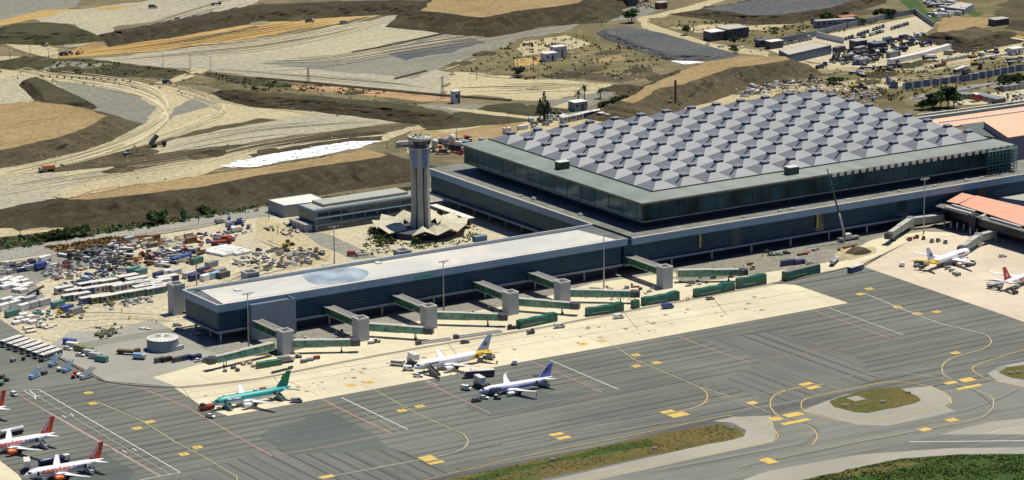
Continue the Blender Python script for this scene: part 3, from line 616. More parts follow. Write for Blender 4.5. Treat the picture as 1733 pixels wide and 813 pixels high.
# ================================================================ buildings
m_fascia=plain('blue_grey_fascia',(.19,.30,.43),.45,.1,var=.08)
m_capw=plain('pale_coping',(.62,.60,.55),.5)
m_deck=plain('grey_roof_felt',(.16,.165,.15),.8,var=.25,vs=.12)
m_deck2=plain('dark_roof_felt',(.10,.115,.115),.8,var=.2,vs=.12)
m_hdeck=None
def panel_mat(name,c,pitch,axis,lc,wd=.06,rough=.5,metal=0.,var=.15,vs=.08,streak=0,spec=.22):
    """surface ruled by joints along world axes"""
    m,nt,b=newmat(name); b.inputs['Roughness'].default_value=rough; b.inputs['Metallic'].default_value=metal; b.inputs['Specular IOR Level'].default_value=spec
    pos=N(nt,'ShaderNodeNewGeometry').outputs['Position']; sx=nt.nodes.new('ShaderNodeSeparateXYZ'); nt.links.new(pos,sx.inputs[0])
    v=coords(nt); n1=noise(nt,v,vs,4,.6)
    col=mixc(nt,mrange(nt,n1,.35,.68),tuple(min(1,x*(1+var)) for x in c),tuple(x*(1-var) for x in c))
    for ax,p in zip(axis,pitch):
        mm=N(nt,'ShaderNodeMath',operation='DIVIDE'); nt.links.new(sx.outputs[ax],mm.inputs[0]); mm.inputs[1].default_value=p
        fr=N(nt,'ShaderNodeMath',operation='FRACT'); nt.links.new(mm.outputs[0],fr.inputs[0])
        lt=N(nt,'ShaderNodeMath',operation='LESS_THAN'); nt.links.new(fr.outputs[0],lt.inputs[0]); lt.inputs[1].default_value=wd if not isinstance(wd,(tuple,list)) else wd[axis.index(ax)]
        col=mixc(nt,lt.outputs[0],col,lc)
    if streak:
        fl=N(nt,'ShaderNodeMath',operation='FLOOR'); dd=N(nt,'ShaderNodeMath',operation='DIVIDE'); nt.links.new(sx.outputs[axis[0]],dd.inputs[0]); dd.inputs[1].default_value=streak
        nt.links.new(dd.outputs[0],fl.inputs[0]); wn=N(nt,'ShaderNodeTexWhiteNoise',noise_dimensions='1D'); nt.links.new(fl.outputs[0],wn.inputs['W'])
        col=mixc(nt,mrange(nt,wn.outputs['Value'],0,1,0,.55),col,tuple(x*1.35 for x in c))
    nt.links.new(col,b.inputs['Base Color']); return m
m_louv=panel_mat('blue_louvres',(.007,.034,.062),(1.4,9),('Z','X'),(.026,.070,.105),(.36,.03),.45,.0,var=.3)
m_louvy=panel_mat('green_blue_louvres',(.022,.06,.075),(1.4,1.6),('Z','Y'),(.055,.11,.13),(.36,.08),.45,.0,var=.3)
m_lip=plain('pale_ledge',(.15,.19,.25),.6)
m_hglass=panel_mat('hall_glazing',(.012,.045,.055),(2.75,2.9),('X','Z'),(.03,.07,.07),(.05,.04),.3,0,var=.9,vs=.06,spec=.12)  # broad tone patches put uneven reflections into the glass colour
m_hglassy=panel_mat('hall_side_glazing',(.075,.13,.125),(2.75,2.9),('Y','Z'),(.11,.17,.16),(.05,.04),.06,0,var=.5,vs=.05)
m_navy_shade=plain('recess_wall',(.02,.027,.055),.7)  # navy shade of the recesses is put into the wall colour
m_col=plain('pale_column',(.33,.34,.34),.7)
m_hdeck=panel_mat('hall_roof_edge',(.215,.24,.215),(8.25,8.25),('X','Y'),(.22,.25,.24),(.03,.03),.55,.1,var=.12,streak=5.5)
m_hdeckl=panel_mat('hall_roof_edge_left',(.185,.225,.20),(1.2,8.25),('Y','X'),(.24,.285,.26),(.2,.02),.55,.1,var=.2)
m_pyr=panel_mat('roof_pyramid_metal',(.20,.212,.232),(2.06,2.06),('X','Y'),(.165,.175,.205),(.05,.05),.5,.15,var=.13,vs=.03)
m_skyl=plain('skylight_cap',(.40,.43,.47),.3,.3); m_skyd=plain('skylight_louvre',(.03,.04,.055),.3)
m_wroof=None
m,nt,b=newmat('white_roof_membrane'); m_wroof=m; b.inputs['Roughness'].default_value=.6
v=coords(nt); n1=noise(nt,v,.03,5,.6,.8); n2=noise(nt,coords(nt,(1/8,1,1)),.2,4,.7)
col=mixc(nt,mrange(nt,n1,.40,.62),(.56,.54,.485),(.44,.45,.43)); col=mixc(nt,mrange(nt,n2,.45,.8,0,.3),col,(.47,.44,.38))
nt.links.new(col,b.inputs['Base Color'])
m_pond=plain('damp_roof_membrane',(.36,.42,.46),.25,var=.3,vs=.1)
m_conduit=plain('galvanised',(.35,.36,.36),.4,.5); m_dkmetal=plain('dark_metal',(.07,.075,.08),.5,.3)
m_panel=panel_mat('grey_wall_panels',(.20,.25,.30),(1.3,),('Z',),(.14,.18,.22),(.08,),.55,.1,var=.06)
m_tow=panel_mat('grey_tower_panels',(.36,.385,.40),(.9,),('Z',),(.33,.34,.35),(.1,),.6,.0,var=.06)
ZP=18.5   # main low roof
T=empty('terminal_building',(60,40,0),label='new glass and steel terminal hall whose roof carries rows of grey pyramids',cat='terminal')
def at(ob,t):   # parent keeping world place
    ob.parent=t; ob.matrix_parent_inverse=Matrix.Translation(-t.location) if t.rotation_euler.z==0 else (Matrix.Translation(t.location)@Matrix.Rotation(t.rotation_euler.z,4,'Z')).inverted(); return ob
def TP(mb,name,mat,t=None,label=None,kind=None,par=None):
    o=mb.build(name,mat,label=label,kind=kind)
    if par is not None: o.parent=par; o.matrix_parent_inverse=PINV.get(par.name,Matrix.Identity(4))
    else: at(o,t or T); PINV[o.name]=Matrix.Identity(4)
    return o
PINV={}
# since parts live in world coordinates with an inverse, children of parts take identity inverse
XR=330
mb=MB(); mb.prism([(-37.4,-34.1),(XR,-34.1),(XR,-8),(214,-8),(214,152),(-37.4,152)],17.9,ZP-.02); TP(mb,'low_roof',m_deck)
mb=MB(); mb.box(-39,XR,-35.4,-34.15,15.3,ZP-.02); mb.box(-39,-37.6,-.5,153,15.3,ZP-.02); TP(mb,'fascia',m_fascia)
mb=MB(); mb.box(-39.1,XR,-35.5,-34.7,ZP,ZP+.35); mb.box(-39.1,-38.3,-.5,153,ZP,ZP+.35); TP(mb,'coping',m_capw)
mb=MB(); mb.box(-43,XR,-34.1,-33.0,6.4,17.8); TP(mb,'louvre_facade',m_louv)
mb=MB(); mb.box(-37.2,-36,-3,152,6.2,17.8); TP(mb,'side_facade',m_louvy)
mb=MB(); mb.box(-43,XR,-35.2,-33,5.3,6.3); TP(mb,'ledge',m_lip); mb=MB(); mb.box(-39.2,-36,-3,152,5.0,6.1); TP(mb,'side_ledge',m_lip)
mb=MB(); mb.box(-24.3,XR,-27,-26.5,0,17.6); mb.box(-25,-24.4,-26,150,0,17.6); mb.box(-24.3,213,150,150.6,0,17.6); mb.box(213,213.6,-8,150,0,17.6); TP(mb,'recess_wall',m_navy_shade)
mb=MB(); mb.box(-35.8,XR-1,-33.9,-27.1,16.5,17.4); mb.box(-35.8,-25.2,-26,150,16.5,17.4); mb.box(-35.8,XR-1,-33.9,-27.1,5.3,6.2); mb.box(-35.8,-25.2,-26,150,5.1,6.0); TP(mb,'soffit',m_navy_shade)
for i in range(14):
    mb=MB(); x=-14+i*24; mb.tube((x,-32.5,0),(x,-32.5,5.3),.55,n=8); TP(mb,'column',m_col)
for i in range(10):
    mb=MB(); y=8+i*15; mb.tube((-35,y,0),(-35,y,5.0),.6,n=8); TP(mb,'column',m_col)
for i in range(5):   # glazed stair slots on the front
    x=20+i*52; mb=MB(); mb.box(x,x+6,-34.3,-34.12,6.4,15.2); TP(mb,'window',plain('slot_glazing',(.012,.04,.045),.2) if i==0 else bpy.data.materials['slot_glazing'])
m_ydr=plain('yellow_drape',(.45,.38,.05),.7)
for px,py in ((1182,389),(1376,355)):
    c=W(px,py,17); mb=MB(); mb.box(c.x-.5,c.x+.6,-34.9,-34.62 if 0 else -34.7,8.5,15.2); TP(mb,'hanging_drape',m_ydr)
# roof kit on the low roof
for x,y,w_,h_ in ((30,-31,1.6,1),(52,-31,2,1.2),(60,-30,2.4,.8),(95,-30,3,.7),(128,-30,2.2,1),(150,-31,2,1),(171,-30.5,3,1.2),(182,-30,2,1),(-34,18,2.4,1.3),(-34,60,2.4,1.5),(-34.5,70,1.5,1),(196,-29,5,.8),(-10,-31.5,1.4,.6),(8,-32,1.2,.6)):
    mb=MB(); mb.box(x,x+w_,y,y+1.2,ZP,ZP+h_*.6); mb.box(x+.3,x+w_*.6,y+.2,y+.9,ZP+h_*.6+.003,ZP+h_); TP(mb,'roof_vent',m_capw)
# hall glass box, set-back plinth and roof
mb=MB(); mb.box(-20,203,-19,133,ZP,23.3); TP(mb,'hall_plinth',m_navy_shade)
mb=MB(); mb.box(-26,205.5,-25,-24.4,23.2,31.4); TP(mb,'glass_front',m_hglass)
mb=MB(); mb.box(-26,-25.4,-24.3,137,23.2,31.4); TP(mb,'glass_side',m_hglassy)
mb=MB(); mb.box(205.5,206.1,-25,137,19,31.4); TP(mb,'glass_side',m_hglassy)
mb=MB(); mb.box(-26.3,206.3,-25.3,137.3,22.6,23.1); TP(mb,'glass_sill',m_hdeckl)
for x in range(-26,207,11):
    mb=MB(); mb.box(x,x+.12,-25.35,-25.02,23.2,31.4); TP(mb,'mullion',m_dkmetal)
for y in range(-20,138,12):
    mb=MB(); mb.box(-26.2,-26.03,y,y+.12,23.2,31.4); TP(mb,'mullion',m_dkmetal)
mb=MB(); mb.prism([(-27,-26),(207.5,-26),(207.5,-8.9),(-8.9,-8.9)],31.6,32.5); TP(mb,'roof_edge',m_hdeck)
mb=MB(); mb.prism([(-27,-26),(-8.9,-8.9),(-8.9,139.5),(-27,139.5)],31.6,32.5); TP(mb,'roof_edge',m_hdeckl)
mb=MB(); mb.box(-8.8,206.5,-8.8,140.5,31.0,32.2); TP(mb,'roof_base',m_deck2)
mb=MB(); mb.box(-27.25,207.7,-26.25,-26.02,31.5,32.2); mb.box(-27.25,-27.02,-26,139.5,31.5,32.2); TP(mb,'roof_gutter',plain('rusty_gutter',(.16,.125,.085),.7))
for i in range(26): mb=MB(); x=206-i*4.6; mb.box(x-2.6,x,-26.6,-26.28,30.6,32.3); TP(mb,'edge_panel',m_capw)
mb=MB(); mb.box(-9.0,206.3,-9.3,-8.95,32.52,33.1); mb.box(-9.3,-8.95,-8.9,140,32.52,33.1); TP(mb,'parapet',m_dkmetal)
# pyramids, one part each; the hundred nearest as parts of their own
U_=16.5
def pyr_mb(i,j,m,cap,lou):
    cx,cy=i*U_,j*U_; h=U_/2-.12; z0,z1=32.3,35.8; t=1.75
    q=[(-h,-h),(h,-h),(h,h),(-h,h)]; p=[(-t,-t),(t,-t),(t,t),(-t,t)]
    for k in range(4):
        a,b_=q[k],q[(k+1)%4]; c,d=p[(k+1)%4],p[k]
        m.poly([(cx+a[0],cy+a[1],z0),(cx+b_[0],cy+b_[1],z0),(cx+c[0],cy+c[1],z1),(cx+d[0],cy+d[1],z1)])
    lou.box(cx-t,cx+t,cy-t,cy+t,z1-.3,z1+.85)
    cap.box(cx-t-.25,cx+t+.25,cy-t-.25,cy+t+.25,z1+.855,z1+1.05); cap.box(cx-.9,cx+.9,cy-.9,cy+.9,z1+1.055,z1+1.35)
    if i%2==1:   # glazed strip down the left slope
        a=Vector((cx-h*.80,cy-h*.42,z0+.2*(z1-z0)+.12)); e=Vector((cx-t,cy-t*.3,z1+.12))
        s_=(z1-z0)/(h-t)
        def sl_(x,y): return (cx+x,cy+y,z1-(-x-t)*s_+.10)
        m2=[sl_(-t-.05,-1.1),sl_(-t-.05,.1),sl_(-h*.82,-1.5),sl_(-h*.82,-2.9)]
        lou.poly([m2[0],m2[1],m2[2],m2[3]][::-1])
cells=sorted([(i,j) for i in range(13) for j in range(9)],key=lambda c:(Vector((c[0]*U_,c[1]*U_,34))-Vector(CAM)).length)
for i,j in cells[:100]:
    a,c,l=MB(),MB(),MB(); pyr_mb(i,j,a,c,l)
    o=TP(a,'roof_pyramid',m_pyr); TP(c,'skylight_cap',m_skyl,par=o); TP(l,'skylight_louvre',m_skyd,par=o)
a,c,l=MB(),MB(),MB()
for i,j in cells[100:]: pyr_mb(i,j,a,c,l)
o=TP(a,'far_roof_pyramids',m_pyr,kind='stuff'); TP(c,'skylight_cap',m_skyl,par=o,kind='stuff'); TP(l,'skylight_louvre',m_skyd,par=o,kind='stuff')
# two dark plant boxes on the hall roof
m_plant=panel_mat('plant_box_louvres',(.03,.055,.05),(.5,),('Z',),(.06,.09,.08),(.3,),.5)
for n_,(px,py,lb) in enumerate(((952,286,0),(1340,295,1))):
    c=W(px,py,32.5); mb=MB(); mb.box(c.x-3,c.x+3,c.y-2,c.y+2.4,32.52,36.2); o=TP(mb,'plant_box',m_plant); mb=MB(); mb.box(c.x-3.15,c.x+3.15,c.y-2.15,c.y+2.55,36.21,36.5); TP(mb,'box_lid',m_capw,par=o)
# scaffold on the right corner of the hall
mb=MB()
for x in range(0,9):
    for y in (0,1.5): mb.tube((188+x*2.3,-27.4-y,19),(188+x*2.3,-27.4-y,32),.09,n=4)
for z in range(7):
    mb.box(188,206.6,-28.9,-27.4,20.5+z*1.8,20.62+z*1.8)
for y in range(0,9): mb.tube((208.2,-27+y*2.4,19),(208.2,-27+y*2.4,32),.1,n=4)
for z in range(7): mb.box(207.8,209,-27,-7,20.5+z*1.8,20.62+z*1.8)
o=mb.build('scaffolding',plain('scaffold_green_tube',(.10,.19,.16),.5)); tag(o,'greenish tube scaffolding round the right front corner of the terminal hall','scaffolding')

# ---------------- boarding pier
PR=empty('pier_building',(-150,-18,0),label='long low boarding pier with a white flat roof and dark louvred sides',cat='pier')
def PP(mb,name,mat,label=None,par=None): return TP(mb,name,mat,PR,label,par=par)
PX0,PX1,PY0,PY1=-263,-43.02,-34.3,-.5
mb=MB(); mb.box(PX0+1.2,-39.2,PY0+1.2,PY1-1.2,17.2,18.1); PP(mb,'roof_slab',m_deck2)
mb=MB(); mb.prism([(-259,-32.9),(-46.2,-32.9),(-50.5,-5.2),(-256,-5.2)],18.15,18.4); PP(mb,'white_roof',m_wroof)
mb=MB(); pp=[W(x,y,18.43) for x,y in smooth_px([(511,467),(520,458),(545,454),(580,452),(612,455),(624,463),(612,474),(590,478),(545,482),(525,479),(511,467)],4)]; mb.poly(pp[::-1] if 0 else pp); PP(mb,'damp_patch',m_pond)
mb=MB(); mb.box(PX0,PX1+2,PY0,PY0+1.2,15.3,18.6); mb.box(PX0,PX0+1.2,PY0+1.2,PY1,15.3,18.6); mb.box(PX0+1.2,-39.2,PY1-1.2,PY1,15.3,18.6); PP(mb,'fascia',m_fascia)
mb=MB(); mb.box(PX0-.1,-43.1,PY0-.1,PY0+.5,18.61,18.9); mb.box(PX0-.1,PX0+.5,PY0+.5,PY1,18.61,18.9); mb.box(PX0+.5,-39.3,PY1-.6,PY1,18.61,18.9); PP(mb,'coping',m_capw)
mb=MB(); mb.box(PX0+4.5,-50,PY1-4.3,PY1-3.9,18.12,19.2); PP(mb,'parapet',m_conduit)
mb=MB(); mb.box(PX0+1.0,-44,PY0+1.0,PY0+2,6.45,15.28); PP(mb,'louvre_facade',m_louv)
mb=MB(); mb.box(PX0+.9,PX0+1.9,PY0+2.01,PY1-1,6.45,15.28); PP(mb,'end_facade',m_louvy)
mb=MB(); mb.box(PX0+1,-44,PY1-2,PY1-1,6.45,15.28); PP(mb,'rear_facade',m_louv)
mb=MB(); mb.box(PX0-.1,-44,PY0-.1,PY1,5.4,6.4); PP(mb,'ledge',m_lip)
mb=MB(); mb.box(-222,-44,PY0+5,PY1-5,0,5.35); PP(mb,'ground_floor_wall',m_navy_shade)
for i in range(8):
    mb=MB(); x=PX0+2.5+i*28; mb.tube((x,PY0+2.5,0),(x,PY0+2.5,5.4),.5,n=8); PP(mb,'column',m_col)
for y in (-22,-8): mb=MB(); mb.tube((PX0+2.5,y,0),(PX0+2.5,y,5.4),.5,n=8); PP(mb,'column',m_col)
mb=MB(); mb.box(-247.3,-224.6,-36.9,-34.45,.6,17.0); mb.box(-227.2,-226.6,-37.2,-34.45,17.01,17.9); o=PP(mb,'wall_panel',m_panel)
mb=MB(); mb.box(-160.5,-150.5,-34.6,-34.32,15.9,17.3); PP(mb,'green_sign',plain('green_sign_board',(.03,.30,.22),.4))
# hatch and kit on the white roof
for px,py in ((812,409),(402,492),(640,446)):
    c=W(px,py,18.4); mb=MB(); w_=3.2 if px==812 else 1.3; mb.box(c.x-w_,c.x+w_,c.y-1.6,c.y+1.8,18.42,18.42+(2.9 if px==812 else .5)); PP(mb,'roof_hatch',m_panel if px==812 else m_capw)
mb=MB()
for x in range(-240,-60,14): mb.tube((x,-32.9,18.4),(x,-32.9,19.2),.06,n=5)
mb.tube((-258,-32.9,19.2),(-52,-32.9,19.2),.05,n=4); PP(mb,'roof_rail',m_conduit)
# stair cores standing behind the pier
def core(px,py,h,w_=6.4,n_=''):
    c=W(px,py,h); t=empty('stair_tower',(c.x,c.y,0),label=n_,cat='stair tower',group='grey stair towers behind the pier')
    mb=MB(); mb.box(-w_/2,w_/2,-w_/2,w_/2,0,h-1); mb.build('wall',m_tow,t)
    mb=MB(); 
    for a,b_,c_,d in ((-w_/2-.05,w_/2+.05,-w_/2-.05,-w_/2+.5),(-w_/2-.05,w_/2+.05,w_/2-.5,w_/2+.05),(-w_/2-.05,-w_/2+.5,-w_/2+.5,w_/2-.5),(w_/2-.5,w_/2+.05,-w_/2+.5,w_/2-.5)): mb.box(a,b_,c_,d,h-.99,h)
    mb.build('parapet',m_capw,t); mb=MB(); mb.box(-1.2,1.2,-1.2,1.2,h-.98,h-.3); mb.build('roof_vent',m_dkmetal,t)
core(298,479,15,6,'grey stair tower at the far left corner behind the pier end')
core(423,459,14,6.4,'grey stair tower behind the pier between the yard and the white roof')
core(681,422.5,16,6.4,'grey stair tower beside the petal roofs at the foot of the control tower')
mb=MB(); mb.beam((-262,1.5,7),(-60,4,7),2.2,1.1); o=mb.build('covered_walkway',m_deck); tag(o,'narrow grey covered walkway running along behind the pier','walkway')

# ---------------- boarding bridges
m_bglass,nt,b=newmat('bridge_green_glazing'); b.inputs['Roughness'].default_value=.12
pos=N(nt,'ShaderNodeTexCoord').outputs['Object']; sx=nt.nodes.new('ShaderNodeSeparateXYZ'); nt.links.new(pos,sx.inputs[0])
a1=N(nt,'ShaderNodeMath',operation='MULTIPLY_ADD'); nt.links.new(sx.outputs['Y'],a1.inputs[0]); a1.inputs[1].default_value=.55
mz=N(nt,'ShaderNodeMath',operation='MULTIPLY'); nt.links.new(sx.outputs['Z'],mz.inputs[0]); mz.inputs[1].default_value=.35; nt.links.new(mz.outputs[0],a1.inputs[2])
fr=N(nt,'ShaderNodeMath',operation='FRACT'); nt.links.new(a1.outputs[0],fr.inputs[0]); lt=N(nt,'ShaderNodeMath',operation='LESS_THAN'); nt.links.new(fr.outputs[0],lt.inputs[0]); lt.inputs[1].default_value=.3
n1=noise(nt,coords(nt),.5,3,.6)
nt.links.new(mixc(nt,lt.outputs[0],mixc(nt,mrange(nt,n1,.4,.6),(.10,.30,.13),(.03,.10,.07)),(.02,.035,.035)),b.inputs['Base Color'])
m_tglass=plain('tunnel_green_glazing',(.10,.27,.21),.15,var=.5,vs=.35)
m_troof=plain('tunnel_roof',(.42,.42,.38),.6); m_brroof=plain('bridge_roof_grey',(.17,.17,.16),.7)
def tunnel(t,a,b_,w_=2.9,h_=2.9,z0=3.4,z1=3.4,mg=None,cab=True,ext=.55):
    """telescopic passage from a to b (world xy), parts under thing t"""
    lo=t.location; A_=Vector((a[0]-lo.x,a[1]-lo.y,z0)); B_=Vector((b_[0]-lo.x,b_[1]-lo.y,z1)); Mid=A_+(B_-A_)*ext
    mg=mg or m_tglass
    mb=MB(); mb.beam(A_,Mid,w_,h_); mb.beam(A_+(Mid-A_)*.98+Vector((0,0,.12)),B_,w_-.35,h_-.3); mb.build('tunnel_glazing',mg,t)
    mb=MB(); up=Vector((0,0,h_)); mb.beam(A_+up+Vector((0,0,.01)),Mid+up+Vector((0,0,.01)),w_+.1,.22); mb.beam(Mid+up-Vector((0,0,.17)),B_+up-Vector((0,0,.17)),w_-.2,.2); mb.build('tunnel_roof',m_troof,t)
    mb=MB(); mb.beam(A_-Vector((0,0,.35)),Mid-Vector((0,0,.35)),w_+.05,.34); mb.beam(Mid-Vector((0,0,.2)),B_-Vector((0,0,.2)),w_-.3,.3)
    d=(B_-A_).normalized(); L=(B_-A_).length; n_=int(L/2.6); nn=Vector((-d.y,d.x,0))
    for i in range(n_):
        p=A_+(B_-A_)*((i+.5)/n_)
        for s in (-1,1): mb.beam(p+nn*s*(w_/2+.03)-d*.1,p+nn*s*(w_/2+.03)+d*.1,.08,h_)
    mb.build('tunnel_frame',plain('tunnel_frame_metal',(.26,.36,.31),.5,.2) if 'tunnel_frame_metal' not in bpy.data.materials else bpy.data.materials['tunnel_frame_metal'],t)
    if cab:
        mb=MB(); c=B_+d*.2; mb.tube((c.x,c.y,c.z-.1),(c.x,c.y,c.z+h_+.05),1.9,n=12); mb.obox(c+d*1.6-Vector((0,0,.05)),2.4,3.3,h_-.1,math.atan2(d.y,d.x)); mb.build('cab',m_dkmetal,t)
        mb=MB(); c=A_+(B_-A_)*.8; g_=c+nn*.9; 
        for s in (-.9,.9): mb.tube((c.x+nn.x*s,c.y+nn.y*s,.6),(c.x+nn.x*s,c.y+nn.y*s,c.z),.2,n=6)
        mb.obox((c.x,c.y,.5),.9,2.6,.4,math.atan2(d.y,d.x))
        mb.build('lift_column',m_dkmetal,t)
        mb=MB()
        for s in (-1,1):
            q=c+nn*s*1.0; mb.tube((q.x-nn.x*.25,q.y-nn.y*.25,.55),(q.x+nn.x*.25,q.y+nn.y*.25,.55),.5,n=10)
        mb.build('wheel',plain('tyre_rubber',(.02,.02,.02),.8) if 'tyre_rubber' not in bpy.data.materials else bpy.data.materials['tyre_rubber'],t)
m_tyre=bpy.data.materials.get('tyre_rubber') or plain('tyre_rubber',(.02,.02,.02),.8)
m_mark=plain('tower_number_paint',(.18,.2,.22),.6)
def bridge(nx,ny,x_att,tuns,lab):
    w_=5.6; t=empty('boarding_bridge',(nx,ny,0),label=lab,cat='boarding bridge',group='boarding bridges along the pier')
    mb=MB(); mb.box(0,w_,0,w_,0,10.4); mb.build('tower',m_tow,t)
    mb=MB()
    for a,b_,c_,d in ((-.08,w_+.08,-.08,.45),(-.08,w_+.08,w_-.45,w_+.08),(-.08,.45,.45,w_-.45),(w_-.45,w_+.08,.45,w_-.45)): mb.box(a,b_,c_,d,10.41,11.1)
    mb.build('tower_parapet',m_capw,t)
    mb=MB(); mb.tube((w_/2,w_/2,10.4),(w_/2,w_/2,10.9),1.2,n=12); mb.build('roof_fan',m_dkmetal,t)
    yb=PY0+1.0-ny
    mb=MB(); mb.box(.9,4.9,w_+.02,yb,9.6,9.75); mb.build('walkway_roof',m_brroof,t)
    mb=MB(); mb.box(.55,.88,w_+.02,yb,9.5,10.0); mb.box(4.92,5.25,w_+.02,yb,9.5,10.0); mb.box(.8,5,w_+.02,yb,6.2,6.5); mb.build('walkway_edge',m_capw,t)
    mb=MB(); mb.box(.9,4.9,w_+.02,yb,6.52,9.58); mb.build('walkway_glazing',m_bglass,t)
    for (a,b_) in tuns:
        A_=W(a[0],a[1],5.2); B_=W(b_[0],b_[1],5.2); tunnel(t,(A_.x,A_.y),(B_.x,B_.y))
bridge(-247.5,-65.5,0,[((462,584),(360,608)),((496,580),(598,578))],'boarding bridge nearest the pier end with two green glazed arms')
bridge(-208.8,-65.5,0,[((626,551.5),(722,558))],'second boarding bridge from the pier end, before the green sign')
bridge(-172.6,-64.8,0,[((735,532),(848,535))],'third boarding bridge from the pier end, behind the middle lamp mast')
bridge(-128.6,-65.0,0,[((877,509),(970,516))],'fourth boarding bridge from the pier end, close beside its neighbour')
bridge(-98.0,-62.0,0,[((962,494),(1072,496))],'fifth boarding bridge from the pier end, left of the tall lamp mast')
bridge(-42.5,-66.0,0,[((1147,461),(1255,459))],'boarding bridge farthest from the pier end, standing alone before the hall')

# ---------------- control tower
CT=empty('control_tower',(-76.5,98,0),label='tall grey control tower with flared concrete ribs and dark glass cab',cat='control tower')
m_shaft=plain('tower_concrete',(.44,.45,.37),.7,var=.15,vs=.15); m_lav=panel_mat('lavender_tower_glazing',(.22,.26,.46),(2.6,),('Z',),(.10,.12,.22),(.08,),.15)
m_cab=plain('cab_glass',(.02,.03,.05),.08)
prof=[(0,5.7),(8,5.2),(18,4.9),(26,4.9),(34,5.2),(40,5.6),(44,5.9)]
mb=MB(); mb.lathe([(r*.72,z) for z,r in prof],n=16); mb.build('shaft_core',plain('shaft_dark_glass',(.035,.045,.06),.2),CT)
for k in range(6):
    an=k*math.pi/3+YAW*-1-math.pi/2; wd=1.55
    mb=MB(); rows=[]
    for z,r in prof:
        c=Vector((math.cos(an)*r,math.sin(an)*r,z)); tn=Vector((-math.sin(an),math.cos(an),0)); rn=Vector((math.cos(an),math.sin(an),0))
        w2=wd*(1.25 if z<5 else 1)*(.8+.2*r/5); rows.append([c-tn*w2-rn*1.7,c-tn*w2*.7,c+tn*w2*.7,c+tn*w2-rn*1.7])
    k0=mb.grid(rows,True,False); mb.cap(k0+24,4); mb.build('rib',m_shaft,CT)
mb=MB(); mb.lathe([(5.15,34.5),(5.45,40),(5.6,43.6)],n=18,smooth=False); mb.build('upper_glazing',m_lav,CT)
mb=MB(); mb.lathe([(0,43.9),(6.1,44),(6.3,44.6),(0,44.65)],n=18,smooth=False); mb.build('platform',m_shaft,CT)
mb=MB(); 
for i in range(18): a=i*math.pi/9; mb.tube((6.0*math.cos(a),6.0*math.sin(a),44.6),(6.0*math.cos(a),6.0*math.sin(a),45.6),.05,n=4)
mb.lathe([(5.98,45.55),(6.06,45.6),(5.98,45.66)],n=18); mb.build('railing',m_capw,CT)
mb=MB(); mb.lathe([(4.6,44.65),(5.9,48.3)],n=9,smooth=False); mb.build('cab_glazing',m_cab,CT)
mb=MB()
for i in range(9): a=i*2*math.pi/9; mb.tube((4.65*math.cos(a),4.65*math.sin(a),44.7),(5.95*math.cos(a),5.95*math.sin(a),48.3),.1,n=4)
mb.build('cab_mullions',m_capw,CT)
mb=MB(); mb.lathe([(0,48.28),(6.2,48.3),(6.4,49.0),(6.1,49.9),(5.7,49.95),(5.7,49.4),(0,49.4)],n=18,smooth=False); mb.build('cab_roof',m_shaft,CT)
for i in range(14):
    a=i*2.4; r=1+rnd.random()*4; mb=MB(); h=.5+rnd.random()*1.2; x,y=r*math.cos(a),r*math.sin(a); mb.box(x-.5,x+.5,y-.4,y+.4,49.4,49.4+h*.6); mb.tube((x,y,49.4),(x,y,50+h),.07,n=4); mb.build('antenna',m_capw if i%3 else m_dkmetal,CT)
mb=MB(); mb.tube((2.5,2.5,49.4),(2.5,2.5,56),.12,.05,n=5); mb.build('mast',m_capw,CT)
CT.scale=(.98,.98,1)
# petal roofs round its foot
PT=empty('petal_pavilion',(-76.5,98,0),label='ring of cream folded petal roofs spread around the foot of the control tower',cat='pavilion')
m_petal=plain('cream_petal_roof',(.50,.465,.35),.7,var=.15,vs=.2)
nP=11
for k in range(nP):
    a0=-math.pi/2-YAW-.35; st=2*math.pi/nP; a=a0+st*(k+.8)
    if k==nP-1: continue
    def pt(an,r,z): return (math.cos(an)*r,math.sin(an)*r,z)
    mb=MB(); va,vb=a-st/2,a+st/2
    inn,out=pt(a,10.5,5.9),pt(a,24.8,6.6)
    for vv in (va,vb):
        iv,ov=pt(vv,9.6,3.5),pt(vv,22.8,3.7)
        mb.poly([inn,iv,ov,out]); dn=Vector((0,0,-.35)); f=[tuple(Vector(q)+dn) for q in (inn,iv,ov,out)]; mb.poly(f[::-1]); mb.poly([ov,out,f[3],f[2]]); mb.poly([inn,iv,f[1],f[0]])
    mb.build('petal',m_petal,PT)
mb=MB(); mb.lathe([(18,0),(18,3.2)],n=28,smooth=False); mb.build('glazed_wall',m_navy_shade,PT)
mb=MB(); mb.lathe([(17.8,3.22),(6,3.25)],n=28,smooth=False); mb.build('flat_roof',plain('court_roof',(.06,.065,.07),.7),PT)

# ---------------- office block and sheds behind
m_winb=plain('ribbon_window',(.035,.05,.06),.12); m_off=plain('office_cladding',(.17,.21,.20),.5,var=.12); m_offr=plain('office_roof',(.34,.345,.31),.8)
OB=empty('office_block',(-120,129,0),label='three storey office block with dark ribbon windows behind the control tower',cat='office block')
OL=58
mb=MB(); mb.box(0,OL,0,17,0,10.6); mb.build('wall',m_off,OB)
mb=MB(); mb.box(-.3,OL,-.3,0.3,10.62,11.3); mb.box(-.3,.3,.3,17,10.62,11.3); mb.build('parapet',m_fascia,OB)
mb=MB(); mb.box(.4,OL-.2,3.5,17,10.63,10.9); mb.build('roof',m_offr,OB)
mb=MB(); mb.box(8,OL,5.5,17.2,10.91,12.4); mb.build('roof_storey',m_offr,OB)
for z in (1.0,4.5,7.7):
    for i in range(8):
        mb=MB(); x=1.5+i*7; mb.box(x,x+6.4,-.12,-.01,z,z+1.9); mb.build('window',m_winb,OB)
for z in (3.4,6.8): mb=MB(); mb.box(-.6,OL,-.9,-.02,z,z+.4); mb.build('sun_shade',m_fascia,OB)
